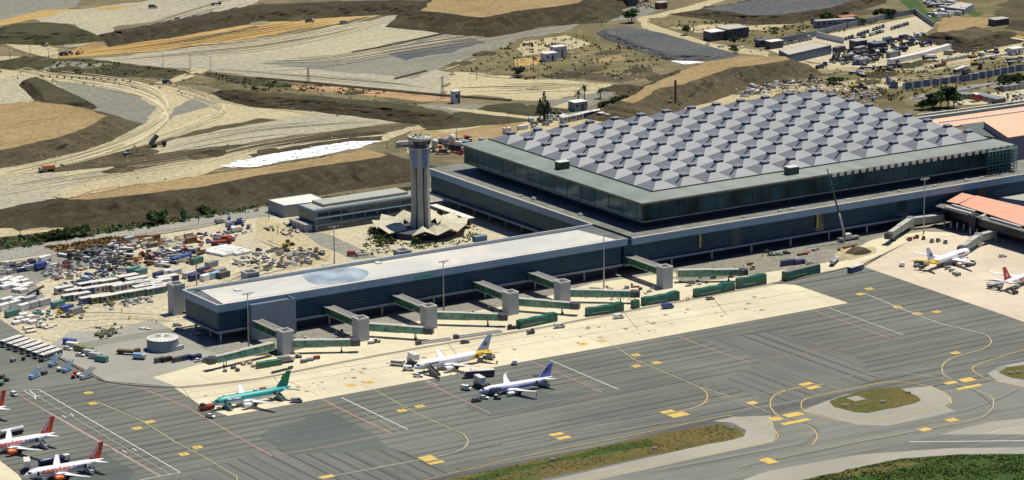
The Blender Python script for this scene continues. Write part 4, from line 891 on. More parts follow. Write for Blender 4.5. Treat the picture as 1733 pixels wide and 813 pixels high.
for i in range(4): mb=MB(); mb.box(-.1,-.01,2+i*3.8,4.8+i*3.8,2,9); mb.build('window',m_winb,OB)
AN=empty('annex',(-123.5,131,0),label='small low pale grey annex against the left end of the office block',cat='annex')
mb=MB(); mb.box(-1,3,0,17,0,3.8); mb.build('wall',plain('annex_wall',(.38,.40,.42),.6),AN); mb=MB(); mb.box(-1.3,3,-.3,17.3,3.81,4.1); mb.build('roof',m_offr,AN)
for i in range(4): mb=MB(); mb.box(-1.08,-1.01,2+i*4,4+i*4,1.2,2.8); mb.build('window',m_winb,AN)
def shed(px,h,name,lab,cat,wall,roof,par=.5):
    top=WP(px,h); c=sum(top,Vector())/len(top); t=empty(name,(c.x,c.y,0),label=lab,cat=cat)
    L=[(p.x-c.x,p.y-c.y) for p in top]
    mb=MB(); mb.prism(L,0,h-.3); mb.build('wall',wall,t)
    mb=MB(); mb.prism([(x*.97,y*.97) for x,y in L],h-.29,h-.1); mb.build('roof',roof,t)
    mb=MB()
    for i in range(len(L)):
        a,b_=Vector((*L[i],h-.295)),Vector((*L[(i+1)%len(L)],h-.295)); mb.beam(a*.99,b_*.99,.35,par)
    mb.build('parapet',wall,t); return t
m_whw=plain('warehouse_wall',(.25,.28,.31),.6,.1); m_whr=plain('warehouse_roof',(.66,.65,.60),.6,var=.06)
t=shed([(453,338.5),(480.7,348.5),(555,339.5),(526,328)],6.5,'warehouse','grey flat roofed warehouse with a pale roof left of the office block','warehouse',m_whw,m_whr)
for k in range(2): mb=MB(); mb.box(-18+k*9,-14+k*9,-10.9,-10.8,0,4.2)
c=W(765,358,5.5); t=empty('canopy',(c.x,c.y,0),label='long pale flat canopy under the side wing right of the control tower',cat='canopy')
mb=MB(); mb.box(-2.1,2.1,-18.5,18.5,5.2,5.6); mb.build('roof',m_whr,t)
for y in (-17,-6,6,17): mb=MB(); mb.tube((0,y,0),(0,y,5.2),.18,n=6); mb.build('post',m_conduit,t)
# ---------------- older terminal with red roofs
m_redr=panel_mat('salmon_roof_sheet',(.66,.345,.25),(1.1,),('X',),(.58,.30,.22),(.12,),.6,var=.06)
m_pink=panel_mat('pink_roof_sheet',(.72,.43,.30),(2.2,),('X',),(.66,.39,.28),(.08,),.6,var=.05)
OT=empty('old_terminal',(215,-80,0),label='older terminal with salmon pink pitched roof over glass halls at the right edge',cat='terminal')
def OP(mb,name,mat,label=None): o=mb.build(name,mat,label=label); return at(o,OT)
# roof planes: ridge to eaves, z 13 at the eaves and 15 at the ridge
e0=W(1602,341,12); e1=W(1623,345,12); r0=W(1628,327,14.2); r1=W(1650,330.5,14.2)
X=Vector((1,0,0))
ea,eb=W(1602,340,12),W(1623,344.6,12)
def hip(pts,name,mat):
    mb=MB(); mb.poly(pts); mb.poly([p-Vector((0,0,.4)) for p in pts][::-1])
    for a,b_ in zip(pts,pts[1:]+pts[:1]): mb.poly([a,b_,b_-Vector((0,0,.4)),a-Vector((0,0,.4))])
    OP(mb,name,mat)
A0,A1,A2,A3=W(1602,341,12),W(1622,345,12),W(1650,331.5,14.5),W(1628,326.5,14.5)
hip([A0,A1,A2,A3],'roof',m_redr)
B0,B1=W(1623.5,346,12),W(1900,420+18,12); B3,B2=W(1652,331,14.5),W(1900,388,14.5)
hip([B0,B1,B2,B3],'roof',m_redr)
hip([W(1592,345,10.6),W(1583,349,10.6),W(1638,364,10.6),W(1650,361,10.6),W(1622,347,10.6)],'lower_roof',m_deck)
hip([W(1650,366,10.6),W(1663,372,10.6),W(1722,389,10.6),W(1900,440,10.6),W(1900,425,10.6),W(1680,362,10.6)],'lower_roof',m_deck)
for a,b_ in (((1600,352),(1644,363.5)),((1612,349),(1650,360)),((1676,371),(1728,386)),((1690,370),(1740,383)),((1660,369),(1672,363))):
    mb=MB(); mb.beam(W(*a,10.75),W(*b_,10.75),1.2,.9); OP(mb,'roof_duct',m_capw)
bl=[W(1606,346,10.4),W(1644,361,10.4),W(1900,432,10.4),W(1900,400,10.4),W(1655,333,10.4)]
mb=MB(); mb.prism([(p.x,p.y) for p in bl],4.6,10.5); OP(mb,'upper_wall',plain('old_terminal_wall',(.06,.075,.085),.5))
mb=MB(); c=[W(1640,364,10.2),W(1650,366.5,10.2),W(1655,360,10.2),W(1645,358,10.2)]; mb.prism([(p.x,p.y) for p in c],0,10.2); OP(mb,'pier_wall',m_navy_shade)
mb=MB(); a=W(1651,390,0); b_=W(1682,396,0); mb.beam((a.x,a.y,0),(b_.x,b_.y,0),.4,9.8); OP(mb,'glass_wall',plain('green_hall_glass',(.08,.16,.10),.1,var=.5,vs=.3))
mb=MB(); bi=[p+Vector((5,6,0)) for p in bl]; mb.prism([(p.x,p.y) for p in bi],0,4.58); OP(mb,'ground_floor_wall',m_navy_shade)
for k in range(9):
    p=W(1598+k*11,387+k*2.1 if k<4 else 388+k*2.9,0); mb=MB(); mb.tube((p.x,p.y,0),(p.x,p.y,4.6),.5,n=8); OP(mb,'column',m_col)
# far pale roofs right of it
OH=empty('grey_hangar',(330,-20,0),label='low grey wing with a pale roof between the salmon roof and the new terminal',cat='building')
bl=WP([(1668,332),(1733,324),(1900,300),(1900,330),(1733,341),(1733,346)],8); mb=MB(); mb.prism([(p.x,p.y) for p in bl[:5]],0,8); o=mb.build('wall',m_fascia); at(o,OH); mb=MB(); mb.prism([(p.x,p.y) for p in bl[:5]],8.01,8.3); at(mb.build('roof',m_offr),OH)
# large pink roof top right
PK=empty('pink_roof_hall',(400,150,0),label='large hall with pale pink sheet roof beyond the right corner of the pyramids',cat='hall')
def KP(mb,name,mat): return at(mb.build(name,mat),PK)
mb=MB(); p=WP([(1540,206),(1733,179),(2000,142),(2000,196),(1733,216),(1663,207),(1600,216)],16); mb.prism([(q.x,q.y) for q in p],15.2,16); KP(mb,'flat_roof',m_pink)
mb=MB(); p=WP([(1665,206),(1733,197),(2000,160),(2000,195),(1733,229),(1706,233)],20); mb.prism([(q.x,q.y) for q in p],19.2,20); KP(mb,'upper_roof',m_pink)
mb=MB(); p=WP([(1665,206),(1706,233),(1733,229),(2000,195),(2000,165)],20); mb.prism([(q.x,q.y) for q in p],0,19.1); KP(mb,'wall',plain('blue_grey_gable',(.26,.27,.33),.6))
mb=MB(); p=WP([(1624,212),(1665,206.5),(1706,233),(1700,236),(1650,228)],16.1); mb.prism([(q.x,q.y) for q in p],16.05,19.8 if 0 else 16.3); KP(mb,'court_roof',m_deck2)
for dy,hh,wd in ((0,16.6,1.0),(-9,16.4,.8)):
    a,b_=W(1552,199+dy*.55+2,16.3),W(2000,137+dy*.5+4,16.3); mb=MB(); mb.beam(a,b_,wd*1.6,.6); KP(mb,'roof_beam',m_capw)
a,b_=W(1556,203,16.2),W(2000,141,16.2); mb=MB(); mb.beam(a,b_,4,.25); KP(mb,'glazed_strip',m_plant)
a,b_=W(1590,208,16.2),W(2000,152,16.2); mb=MB()
for i in range(60):
    q=a+(b_-a)*(i/60); mb.box(q.x,q.x+2.2,q.y-.9,q.y+.9,16.02,16.7)
KP(mb,'skylight_row',m_capw)
# ================================================================ aircraft
def hull_sections(L,r,kind=0):
    S=[(0,.04,-.55),(.35,.5,-.5),(1.1,1.0,-.36),(2.2,1.42,-.2),(3.6,1.74,-.08),(5.6,r,0),(9,r,0),(L*.45,r,0),(L-13.5,r,.0),(L-10,r*.93,.13),(L-7,r*.76,.42),(L-4,r*.5,.8),(L-1.6,r*.27,1.1),(L-.2,.16,1.25),(L,.04,1.27)]
    return [(x,min(q,r)*(r/1.98 if x<6 and q!=r else 1),z) for x,q,z in S]
def livery_mat(name,top,low,tailc=None,zsplit=-9,win=True,r=1.98,zc=3.5,L=37.6,xtail=None,slope=0.0,wcol=(.04,.045,.06)):
    m,nt,b=newmat(name); b.inputs['Roughness'].default_value=.35; b.inputs['Specular IOR Level'].default_value=.35
    tc=N(nt,'ShaderNodeTexCoord').outputs['Object']; sx=nt.nodes.new('ShaderNodeSeparateXYZ'); nt.links.new(tc,sx.inputs[0])
    def M_(op,a,b_=None,c=None):
        n=N(nt,'ShaderNodeMath',operation=op)
        for i,q in enumerate((a,b_,c)):
            if q is None: continue
            if isinstance(q,(int,float)): n.inputs[i].default_value=q
            else: nt.links.new(q,n.inputs[i])
        return n.outputs[0]
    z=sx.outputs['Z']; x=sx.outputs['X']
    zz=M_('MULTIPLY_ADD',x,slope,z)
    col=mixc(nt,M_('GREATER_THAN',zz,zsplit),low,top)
    if tailc is not None: # painted rear lower part:  z < k*(-x - xt)
        lim=M_('MULTIPLY',M_('ADD',M_('MULTIPLY',x,-1),-xtail),.8)
        col=mixc(nt,M_('LESS_THAN',M_('ADD',z,-zc+r),lim),col,tailc)
    if win:
        fr=M_('FRACT',M_('DIVIDE',x,.53)); w1=M_('MULTIPLY',M_('GREATER_THAN',fr,.3),M_('LESS_THAN',fr,.8))
        w2=M_('MULTIPLY',M_('GREATER_THAN',z,zc+.35),M_('LESS_THAN',z,zc+.75)); w3=M_('MULTIPLY',M_('GREATER_THAN',x,-(L-8)),M_('LESS_THAN',x,-5.2))
        wb=M_('MULTIPLY',M_('MULTIPLY',w1,w2),w3); col=mixc(nt,wb,col,wcol)
        # cockpit windscreen
        k=M_('MULTIPLY',M_('MULTIPLY',M_('GREATER_THAN',x,-2.6),M_('LESS_THAN',x,-1.35)),M_('GREATER_THAN',z,zc+.25)); k=M_('MULTIPLY',k,M_('LESS_THAN',z,zc+.95))
        col=mixc(nt,k,col,(.02,.025,.035))
    nt.links.new(col,b.inputs['Base Color']); return m
m_acw=plain('aircraft_white',(.80,.80,.82),.3,var=.03); m_acg=plain('aircraft_wing_grey',(.55,.56,.58),.35,var=.05)
m_gear=plain('gear_metal',(.2,.2,.2),.5,.5)
_txt={}
def text_mesh(txt,size,bold=0.0):
    cu=bpy.data.curves.new('lettering','FONT'); cu.body=txt; cu.size=size; cu.offset=bold; cu.resolution_u=3
    o=bpy.data.objects.new('tmp_lettering',cu); COL.objects.link(o); dg=bpy.context.evaluated_depsgraph_get()
    me=bpy.data.meshes.new_from_object(o.evaluated_get(dg)); bpy.data.objects.remove(o); bpy.data.curves.remove(cu)
    bm=bmesh.new(); bm.from_mesh(me)
    ys=[v.co.y for v in bm.verts]; y0,y1=min(ys),max(ys)
    for k in range(1,9):
        y=y0+(y1-y0)*k/9; g=bm.verts[:]+bm.edges[:]+bm.faces[:]
        bmesh.ops.bisect_plane(bm,geom=g,plane_co=(0,y,0),plane_no=(0,1,0))
    bm.to_mesh(me); bm.free(); me.update(); return me
def hull_text(root,txt,x0,zmid,size,mat,side,r,zc,stretch=1.0,bold=.055,name='lettering'):
    """lettering wrapped on the fuselage; x0 = distance of its left end from the nose (as read)"""
    me=text_mesh(txt,size,bold); xs=[v.co.x for v in me.vertices]; ys=[v.co.y for v in me.vertices]; ym=(min(ys)+max(ys))/2; xm=min(xs)
    for v in me.vertices:
        u=(v.co.x-xm)*stretch; t=(v.co.y-ym)/(r+.03)+(zmid-zc)/r
        X_=-(x0+u) if side>0 else -(x0)+u
        v.co=Vector((X_,side*(r+.035)*math.cos(t),zc+(r+.035)*math.sin(t)))
    me.materials.append(mat); o=bpy.data.objects.new(name,me); COL.objects.link(o); o.parent=root; return o
def wing_mb(root_x,root_y,root_z,tip_x,tip_y,tip_z,cr_,ct,th=.12,winglet=0,kink=None):
    mb=MB(); st=[(0,1),(1,1)]
    secs=[(root_x,root_y,root_z,cr_)]
    if kink: secs.append(kink)
    secs.append((tip_x,tip_y,tip_z,ct))
    if winglet: s=1 if tip_y>0 else -1; secs+= [(tip_x-ct*.45,tip_y+s*.25,tip_z+.35,ct*.7),(tip_x-ct*.9-winglet*.45,tip_y+s*.7,tip_z+winglet,ct*.35)]
    rows=[]
    for x,y,z,c in secs:
        pr=[(0,0),(.12,.055),(.4,.07),(.75,.035),(1,0),(.7,-.02),(.35,-.045),(.1,-.035)]
        rows.append([(x-c*a,y,z+c*b_*(th/.12)) for a,b_ in pr])
    k=mb.grid(rows,True,True); mb.cap(k,8); mb.cap(k+8*(len(rows)-1),8,True); return mb
def aircraft(nose_px,tail_px,lab,L=37.6,r=1.98,span=34.1,fin_h=11.8,body=None,finm=None,engm=None,wingm=None,stabm=None,winglet=0,tips=None,texts=(),fintext=None,zn=3.0,zt=4.7,nose=None,group=None,finemb=None):
    a=W(*nose_px,zn+.3); b_=W(*tail_px,zt+.3); d=(a-b_); d.z=0; rz=math.atan2(d.y,d.x)
    t=empty('airliner',(a.x,a.y,.3),rz,lab,'airliner',group); zc=3.5 if r>1.8 else 3.0
    wingm=wingm or m_acw; stabm=stabm or wingm
    sec=hull_sections(L,r); n=20
    mb=MB(); rows=[[(-x,q*math.cos(2*math.pi*i/n),zc+z+q*math.sin(2*math.pi*i/n)) for i in range(n)] for x,q,z in sec]; mb.grid(rows,True); mb.build('fuselage',body,t)
    hs=span/2; k=L/37.6
    for s in (1,-1):
        y=s*r*.75; tipx=-(.335*L+ (hs-r)*.50+1.2)
        w_=wing_mb(-.335*L,y,zc-1.15,tipx,s*hs,zc+.35,6.9*k,1.6,winglet=winglet,kink=(-(.335*L+(hs*.36-r*.75)*.50+.6),s*hs*.36,zc-.75,4.2*k)); w_.build('wing',wingm,t)
        ex=-.335*L+.9; ey=s*hs*.335; ez=zc-1.75
        mb=MB(); re=1.12 if r>1.8 else .85
        mb.grid([[(ex-x_,ey+q*math.cos(2*math.pi*i/14),ez+q*math.sin(2*math.pi*i/14)) for i in range(14)] for x_,q in ((.5,re*.78),(0,re*.86),(.15,re),(1.2,re*1.06),(2.6,re*.98),(3.7,re*.72),(3.72,re*.5),(4.8,re*.22))],True)
        e=mb.build('engine',engm or m_acw,t)
        mb=MB(); mb.tube((ex-.45,ey,ez),(ex-.52,ey,ez),re*.80,n=14); mb.build('fan',m_dkmetal,e)
        mb=MB(); mb.beam((ex-1.2,ey,ez+re*.9),(ex-4.6,ey,ez+re*.9),.35,.75); mb.build('pylon',wingm,t)
        st=wing_mb(-(L-5.6*k),s*.7,zc+.85,-(L-1.5),s*hs*.37,zc+1.45,3.7*k,1.4); st.build('tailplane',stabm,t)
        # main gear
        mb=MB(); gx=-.50*L; mb.tube((gx,s*3.5,.9),(gx,s*3.2,zc-1.2),.14,n=6); g=mb.build('main_gear',m_gear,t)
        mb=MB(); mb.tube((gx,s*3.5-.55,.58),(gx,s*3.5+.55,.58),.58,n=12); mb.build('wheels',m_tyre,g)
    mb=MB(); gx=-.135*L; mb.tube((gx,0,.5),(gx,0,zc-1.5),.1,n=6); g=mb.build('nose_gear',m_gear,t); mb=MB(); mb.tube((gx,-.3,.42),(gx,.3,.42),.42,n=12); mb.build('wheels',m_tyre,g)
    # fin
    zb=zc+r*.55; x0,x1=-(L-8.0*k),-(L-1.9*k); xt0,xt1=-(L-2.3*k),-(L+.1); th=.24
    mb=MB(); prof=[(x0,zb),(x0-.9*k,zb+.95),(xt0,fin_h-.3),(xt0-.3,fin_h),(xt1,fin_h),(x1,zb+.3)]
    nn=len(prof); A=[(x,th*(1 if z<fin_h-1 else .5),z) for x,z in prof]; B=[(x,-y,z) for x,y,z in A]
    mb.v=A+B; mb.f=[tuple(range(nn)),tuple(range(2*nn-1,nn-1,-1))]+[(i,i+nn,(i+1)%nn+nn,(i+1)%nn) for i in range(nn)]; mb.sm=[False]*len(mb.f)
    fin=mb.build('fin',finm or wingm,t)
    mb=MB(); mb.box(-.41*L-3,-.41*L+4.5,-r*.62,r*.62,zc-r-.12,zc-.9); mb.build('belly_fairing',wingm,t)
    for side,txt,x0_,zm,sz,mt,stt in texts:
        hull_text(t,txt,x0_,zm,sz,mt,side,r,zc,stt)
    if fintext:
        txt,sz,mt,px_,pz,ang,side=fintext
        for sd in (1,):
            me=text_mesh(txt,sz,.05); xs=[v.co.x for v in me.vertices]; xm=(min(xs)+max(xs))/2; ys=[v.co.y for v in me.vertices]; ym=(min(ys)+max(ys))/2
            ca,sa=math.cos(ang),math.sin(ang)
            for v in me.vertices:
                x,y=v.co.x-xm,v.co.y-ym; u,w2=ca*x-sa*y,sa*x+ca*y
                v.co=Vector((-(L-px_)-u*sd,sd*(th+.03),pz+w2))
            me.materials.append(mt); o=bpy.data.objects.new('fin_lettering',me); COL.objects.link(o); o.parent=t
    if finemb: finemb(t,L,th)
    if tips:
        for s in (1,-1): mb=MB(); mb.box(tipx-1.9,tipx+.1,s*hs-.25,s*hs+.25,zc+.3,zc+.62); mb.build('wing_tip',tips,t)
    for x_,s in ((5.2,1),(L-8.8,1)):
        mb=MB(); mb.box(-x_-.45,-x_+.45,r*.93,r*1.02,zc-.75,zc+.95); mb.build('open_door',m_dkmetal,t)
    return t
M_=lambda n,c,**k: plain(n,c,k.pop('rough',.4),var=.04,**k)
c_or=M_('orange_lettering',(.75,.11,.03)); c_gr=M_('grey_purple_lettering',(.16,.15,.24)); c_wt=M_('white_lettering',(.85,.85,.85)); c_orf=M_('orange_red_fin',(.72,.07,.03)); c_nv=M_('navy_lettering',(.03,.03,.10)); c_rd=M_('red_lettering',(.45,.02,.03))
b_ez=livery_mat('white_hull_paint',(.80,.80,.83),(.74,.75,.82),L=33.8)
EZT=[(1,'easyJet',6.6,3.8,3.5,c_or,1.25),(1,'.com',18.9,3.8,3.2,c_gr,1.08),(-1,'easyJet',27.5,3.8,3.5,c_or,1.25),(-1,'.com',14.4,3.8,3.2,c_gr,1.2)]
kw=dict(L=33.8,body=b_ez,finm=c_orf,engm=M_('orange_nacelle',(.78,.16,.03)),texts=EZT,fintext=('easyJet',1.95,c_wt,3.6,8.6,R_(58),1))
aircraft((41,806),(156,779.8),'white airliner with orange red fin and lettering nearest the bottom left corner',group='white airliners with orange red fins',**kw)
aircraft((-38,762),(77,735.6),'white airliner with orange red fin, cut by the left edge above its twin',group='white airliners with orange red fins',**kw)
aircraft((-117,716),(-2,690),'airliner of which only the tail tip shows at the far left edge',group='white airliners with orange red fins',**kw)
# green airliner
b_al=livery_mat('teal_and_white_hull_paint',(.025,.33,.32),(.62,.67,.72),zsplit=3.35,wcol=(.02,.06,.07))
m,nt,b=newmat('green_teal_fin_paint'); fin_al=m; b.inputs['Roughness'].default_value=.35
tc=N(nt,'ShaderNodeTexCoord').outputs['Object']; sx=nt.nodes.new('ShaderNodeSeparateXYZ'); nt.links.new(tc,sx.inputs[0])
nt.links.new(mixc(nt,mrange(nt,sx.outputs['Z'],5,11.5),(.02,.26,.24),(.03,.27,.09)),b.inputs['Base Color'])
m_lgr=M_('bright_green_emblem',(.05,.42,.06))
def leaf(t,L,th):
    for sd in (1,-1):
        mb=MB()
        for cx,cz,r_ in ((3.2,9.9,.75),(3.9,8.9,.75),(2.6,8.8,.75)):
            mb.poly([(-(L-cx)+r_*math.cos(a*math.pi/6),sd*(th+.03),cz+r_*math.sin(a*math.pi/6)) for a in range(12)])
        mb.build('fin_emblem',m_lgr,t)
aircraft((359,684),(487,655),'teal and white airliner with green fin parked on the edge of the concrete',L=37.6,body=b_al,finm=fin_al,wingm=m_acw,stabm=M_('teal_tailplane',(.05,.20,.22)),texts=[(1,'Aer Lingus',6.4,4.35,1.2,c_wt,1.2),(-1,'Aer Lingus',13.5,4.35,1.5,c_wt,1.2)],finemb=leaf)
# white and yellow airliners
def crown(t,L,th):
    for sd in (1,-1):
        for k,(dx,mt) in enumerate(((-.75,c_nv),(0,c_rd),(.75,c_nv))):
            mb=MB(); x=-(L-3.6)+dx; mb.poly([(x-.28,sd*(th+.03),7.2),(x+.28,sd*(th+.03),7.2),(x+.25,sd*(th+.03),8.3+(.4 if k==1 else 0)),(x,sd*(th+.03),8.9+(.5 if k==1 else 0)),(x-.25,sd*(th+.03),8.3+(.4 if k==1 else 0))]); mb.build('fin_emblem',mt,t)
b_mo=livery_mat('white_yellow_hull_paint',(.80,.81,.86),(.42,.48,.72),tailc=(.62,.40,.03),zsplit=3.0,xtail=27,L=40.5)  # bluish lower hull: shading of the underside put into the colour
m_yst=M_('yellow_tailplane',(.68,.46,.03)); m_bf=M_('pale_blue_fin',(.42,.52,.72))
kw=dict(body=b_mo,finm=m_bf,stabm=m_yst,finemb=crown,texts=[(1,'Monarch',6.4,4.2,1.25,c_nv,1.25),(-1,'Monarch',13.0,4.2,1.25,c_nv,1.25)])
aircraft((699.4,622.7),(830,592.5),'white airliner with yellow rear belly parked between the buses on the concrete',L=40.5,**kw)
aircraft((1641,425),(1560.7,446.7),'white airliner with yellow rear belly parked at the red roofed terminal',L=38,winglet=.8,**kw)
# small blue airliner
b_fl=livery_mat('blue_white_hull_paint',(.74,.76,.86),(.20,.25,.62),zsplit=3.05,L=36,zc=3.0,r=1.55,wcol=(.08,.07,.25))
m_bl=M_('lavender_blue_fin',(.20,.25,.66))
aircraft((809.7,663.5),(921,640),'small blue and white twin jet parked on the dark apron',L=36.2,r=1.55,span=28.7,fin_h=10.3,body=b_fl,finm=m_bl,winglet=1.3,zn=2.6,zt=4.1,texts=[(1,'flybe',6.0,3.3,1.9,c_nv,1.1),(-1,'flybe',10.6,3.3,1.9,c_nv,1.1)],fintext=('be.',2.9,c_nv,3.5,7.6,R_(52),1))
# red tailed airliner on the right edge
m_rf=M_('deep_red_fin',(.50,.02,.025))
def ring(t,L,th):
    for sd in (1,-1):
        mb=MB(); rows=[]
        for k in range(15): a=k*math.pi/7.5+.5; rows.append([(-(L-3.4)+q*math.cos(a),sd*(th+.03),7.6+q*math.sin(a)) for q in (.5,.85)])
        mb.grid(rows,False,False); mb.build('fin_emblem',c_wt,t)
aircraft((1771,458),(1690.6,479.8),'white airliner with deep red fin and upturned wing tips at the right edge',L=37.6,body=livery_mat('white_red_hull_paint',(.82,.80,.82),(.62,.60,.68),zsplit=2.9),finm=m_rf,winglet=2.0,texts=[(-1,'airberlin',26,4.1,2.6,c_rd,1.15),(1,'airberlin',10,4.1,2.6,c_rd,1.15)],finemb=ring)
# ================================================================ vehicles and small things (prototypes look along +x, stand on z=0)
PAINT=plain('vehicle_paint',(.5,.5,.5),.35,var=.15,objcol=True)
MATTE=plain('matte_paint',(.5,.5,.5),.75,var=.35,objcol=True,vs=.9)
m_vg=plain('vehicle_glass',(.015,.02,.03),.1); m_lamp=plain('lamp_lens',(.7,.68,.6),.2); m_chas=plain('chassis_black',(.03,.03,.035),.7)
def wheels(t,xs,y,r=.33,w_=.24):
    for x in xs:
        for s in (1,-1):
            mb=MB(); mb.tube((x,s*(y-w_),r),(x,s*y,r),r,n=9); mb.build('wheel',m_tyre,t)
def side_extrude(prof,y0,y1,mb=None,taper=0):
    mb=mb or MB(); n=len(prof); k=len(mb.v)
    mb.v+=[(x,y0+(taper if z>.95 else 0),z) for x,z in prof]+[(x,y1-(taper if z>.95 else 0),z) for x,z in prof]
    mb.f+=[tuple(range(k,k+n)),tuple(range(k+2*n-1,k+n-1,-1))]+[(k+i+n,k+(i+1)%n+n,k+(i+1)%n,k+i) for i in range(n)]; mb.sm+=[False]*(n+2); return mb
PROTO={}
def proto(name):
    def d(fn): PROTO[name]=[fn,None]; return fn
    return d
def E_(name): return empty(name)
@proto('car')
def _():
    t=E_('parked_car'); side_extrude([(-2.15,.3),(2.15,.3),(2.15,.65),(1.95,.78),(1.0,.92),(-1.9,.95),(-2.15,.8)],-.88,.88).build('body',PAINT,t)
    side_extrude([(.95,.921),(.3,1.38),(-1.3,1.40),(-1.95,.955)],-.76,.76,taper=.1).build('windows',m_vg,t)
    side_extrude([(.28,1.385),(.2,1.46),(-1.2,1.47),(-1.35,1.405)],-.66,.66).build('roof',PAINT,t); wheels(t,(-1.35,1.35),.9); return t
@proto('van')
def _():
    t=E_('delivery_van'); side_extrude([(-2.5,.4),(2.5,.4),(2.5,1.0),(1.9,1.25),(1.2,2.05),(-2.4,2.1),(-2.5,1.9)],-.97,.97).build('body',PAINT,t)
    side_extrude([(1.93,1.27),(1.24,2.0),(1.28,2.03),(1.97,1.3)],-.85,.85).build('windscreen',m_vg,t)
    for s in (1,-1): mb=MB(); mb.box(.2,1.25,s*.975-.01,s*.975+.01,1.25,1.8) ; mb.build('side_window',m_vg,t)
    wheels(t,(-1.6,1.6),1.0,.36); return t
@proto('minibus')
def _():
    t=E_('minibus'); side_extrude([(-3.3,.45),(3.2,.45),(3.3,1.2),(2.9,1.5),(2.5,2.5),(-3.3,2.5)],-1.05,1.05).build('body',PAINT,t)
    for s in (1,-1):
        for k in range(4): mb=MB(); x=-2.9+k*1.35; mb.box(x,x+1.2,s*1.06-.01,s*1.06+.01,1.4,2.1); mb.build('side_window',m_vg,t)
    side_extrude([(2.93,1.52),(2.56,2.38),(2.62,2.4),(3.0,1.55)],-.95,.95).build('windscreen',m_vg,t); wheels(t,(-2.1,2.2),1.06,.4); return t
@proto('bus')
def _():
    t=E_('apron_bus'); mb=MB(); mb.box(-6.5,6.5,-1.5,1.5,.4,2.9); mb.build('body',PAINT,t)
    mb=MB(); mb.box(-6.6,6.6,-1.55,1.55,2.91,3.15); mb.box(-4,-1,-.8,.8,3.16,3.4); mb.build('roof',m_capw,t)
    for s in (1,-1):
        for k in range(6): mb=MB(); x=-6.2+k*2.1; mb.box(x,x+1.85,s*1.51-.015,s*1.51+.015,1.25,2.6); mb.build('side_window',m_vg,t)
    for s in (1,-1): mb=MB(); mb.box(s*6.51-.015,s*6.51+.015,-1.3,1.3,1.2,2.7); mb.build('windscreen',m_vg,t)
    wheels(t,(-4,4),1.5,.5); return t
@proto('tug')
def _():
    t=E_('baggage_tug'); mb=MB(); mb.box(-1.5,1.5,-.8,.8,.35,1.0); mb.build('body',PAINT,t); mb=MB(); mb.box(-1.2,-.1,-.7,.7,1.01,1.9); mb.build('cab',m_vg,t); mb=MB(); mb.box(-1.25,0,-.75,.75,1.91,2.0); mb.build('roof',m_capw,t); wheels(t,(-1,1),.85,.35); return t
@proto('cart')
def _():
    t=E_('baggage_cart'); mb=MB(); mb.box(-1.5,1.5,-.75,.75,.45,.65); mb.build('deck',m_chas,t); mb=MB(); mb.box(-1.4,1.4,-.7,.7,.66,1.5); mb.build('load',MATTE,t); wheels(t,(-1,1),.75,.28); return t
@proto('pushtug')
def _():
    t=E_('pushback_tractor'); mb=MB(); mb.box(-2.9,2.9,-1.3,1.3,.4,1.35); mb.box(-2.8,2.6,-1.2,1.2,1.36,1.5); mb.build('body',PAINT,t); mb=MB(); mb.box(.9,2.3,-1.1,1.1,1.51,2.2); mb.build('cab',m_vg,t); wheels(t,(-1.9,1.9),1.32,.5,.35); return t
@proto('fuel')
def _():
    t=E_('fuel_truck'); mb=MB(); mb.box(-7,7,-1.1,1.1,.7,1.1); mb.build('chassis',m_chas,t)
    mb=MB(); mb.grid([[(x,1.25*math.cos(a)*q,2.3+1.05*math.sin(a)*q) for a in [2*math.pi*i/14 for i in range(14)]] for x,q in ((-7,.05),(-7,.85),(-6.7,1),(3.6,1),(3.9,.85),(3.9,.05))],True); mb.build('tank',PAINT,t)
    mb=MB(); mb.box(-6,3,-.35,.35,3.36,3.45); mb.build('catwalk',m_conduit,t)
    mb=MB(); mb.box(4.4,6.8,-1.2,1.2,1.11,3.0); mb.build('cab',m_capw,t); mb=MB(); mb.box(6.81,6.86,-1.1,1.1,1.9,2.8); mb.build('windscreen',m_vg,t); wheels(t,(-5.5,-4.2,2.0,5.6),1.2,.5,.3); return t
@proto('stairs')
def _():
    t=E_('passenger_stairs'); mb=MB(); mb.box(-3.6,1.8,-.95,.95,.45,.95); mb.box(-3.6,-2.2,-.95,.95,.96,1.7); mb.build('chassis',PAINT,t)
    # flight rises towards +x to 3.5 m
    a,b_=Vector((-4.0,0,.6)),Vector((3.0,0,3.45)); mb=MB()
    for i in range(14):
        p=a+(b_-a)*((i+.5)/14); mb.box(p.x-.28,p.x+.26,-.75,.75,p.z-.08,p.z+.04)
    mb.build('steps',m_conduit,t)
    for s in (1,-1):
        mb=MB(); mb.v=[(a.x,s*.85,a.z-.4),(b_.x,s*.85,b_.z-.4),(b_.x,s*.85,b_.z+1.0),(a.x,s*.85,a.z+1.0)]; mb.v+=[(x,y+s*.08,z) for x,y,z in mb.v]
        mb.f=[(0,1,2,3),(7,6,5,4),(0,4,5,1),(3,2,6,7),(1,5,6,2),(0,3,7,4)]; mb.sm=[False]*6; mb.build('side_panel',PAINT,t)
        mb=MB(); mb.tube((2.6,s*.7,.9),(2.8,s*.7,3.2),.1,n=5); mb.build('support',m_chas,t)
    mb=MB(); mb.box(2.9,4.4,-.95,.95,3.35,3.5); mb.build('platform',m_conduit,t)
    for s in (1,-1): mb=MB(); mb.box(3.0,4.3,s*.9-.04,s*.9+.04,3.51,4.5); mb.build('railing',m_capw,t)
    wheels(t,(-2.8,1.1),.95,.4); return t
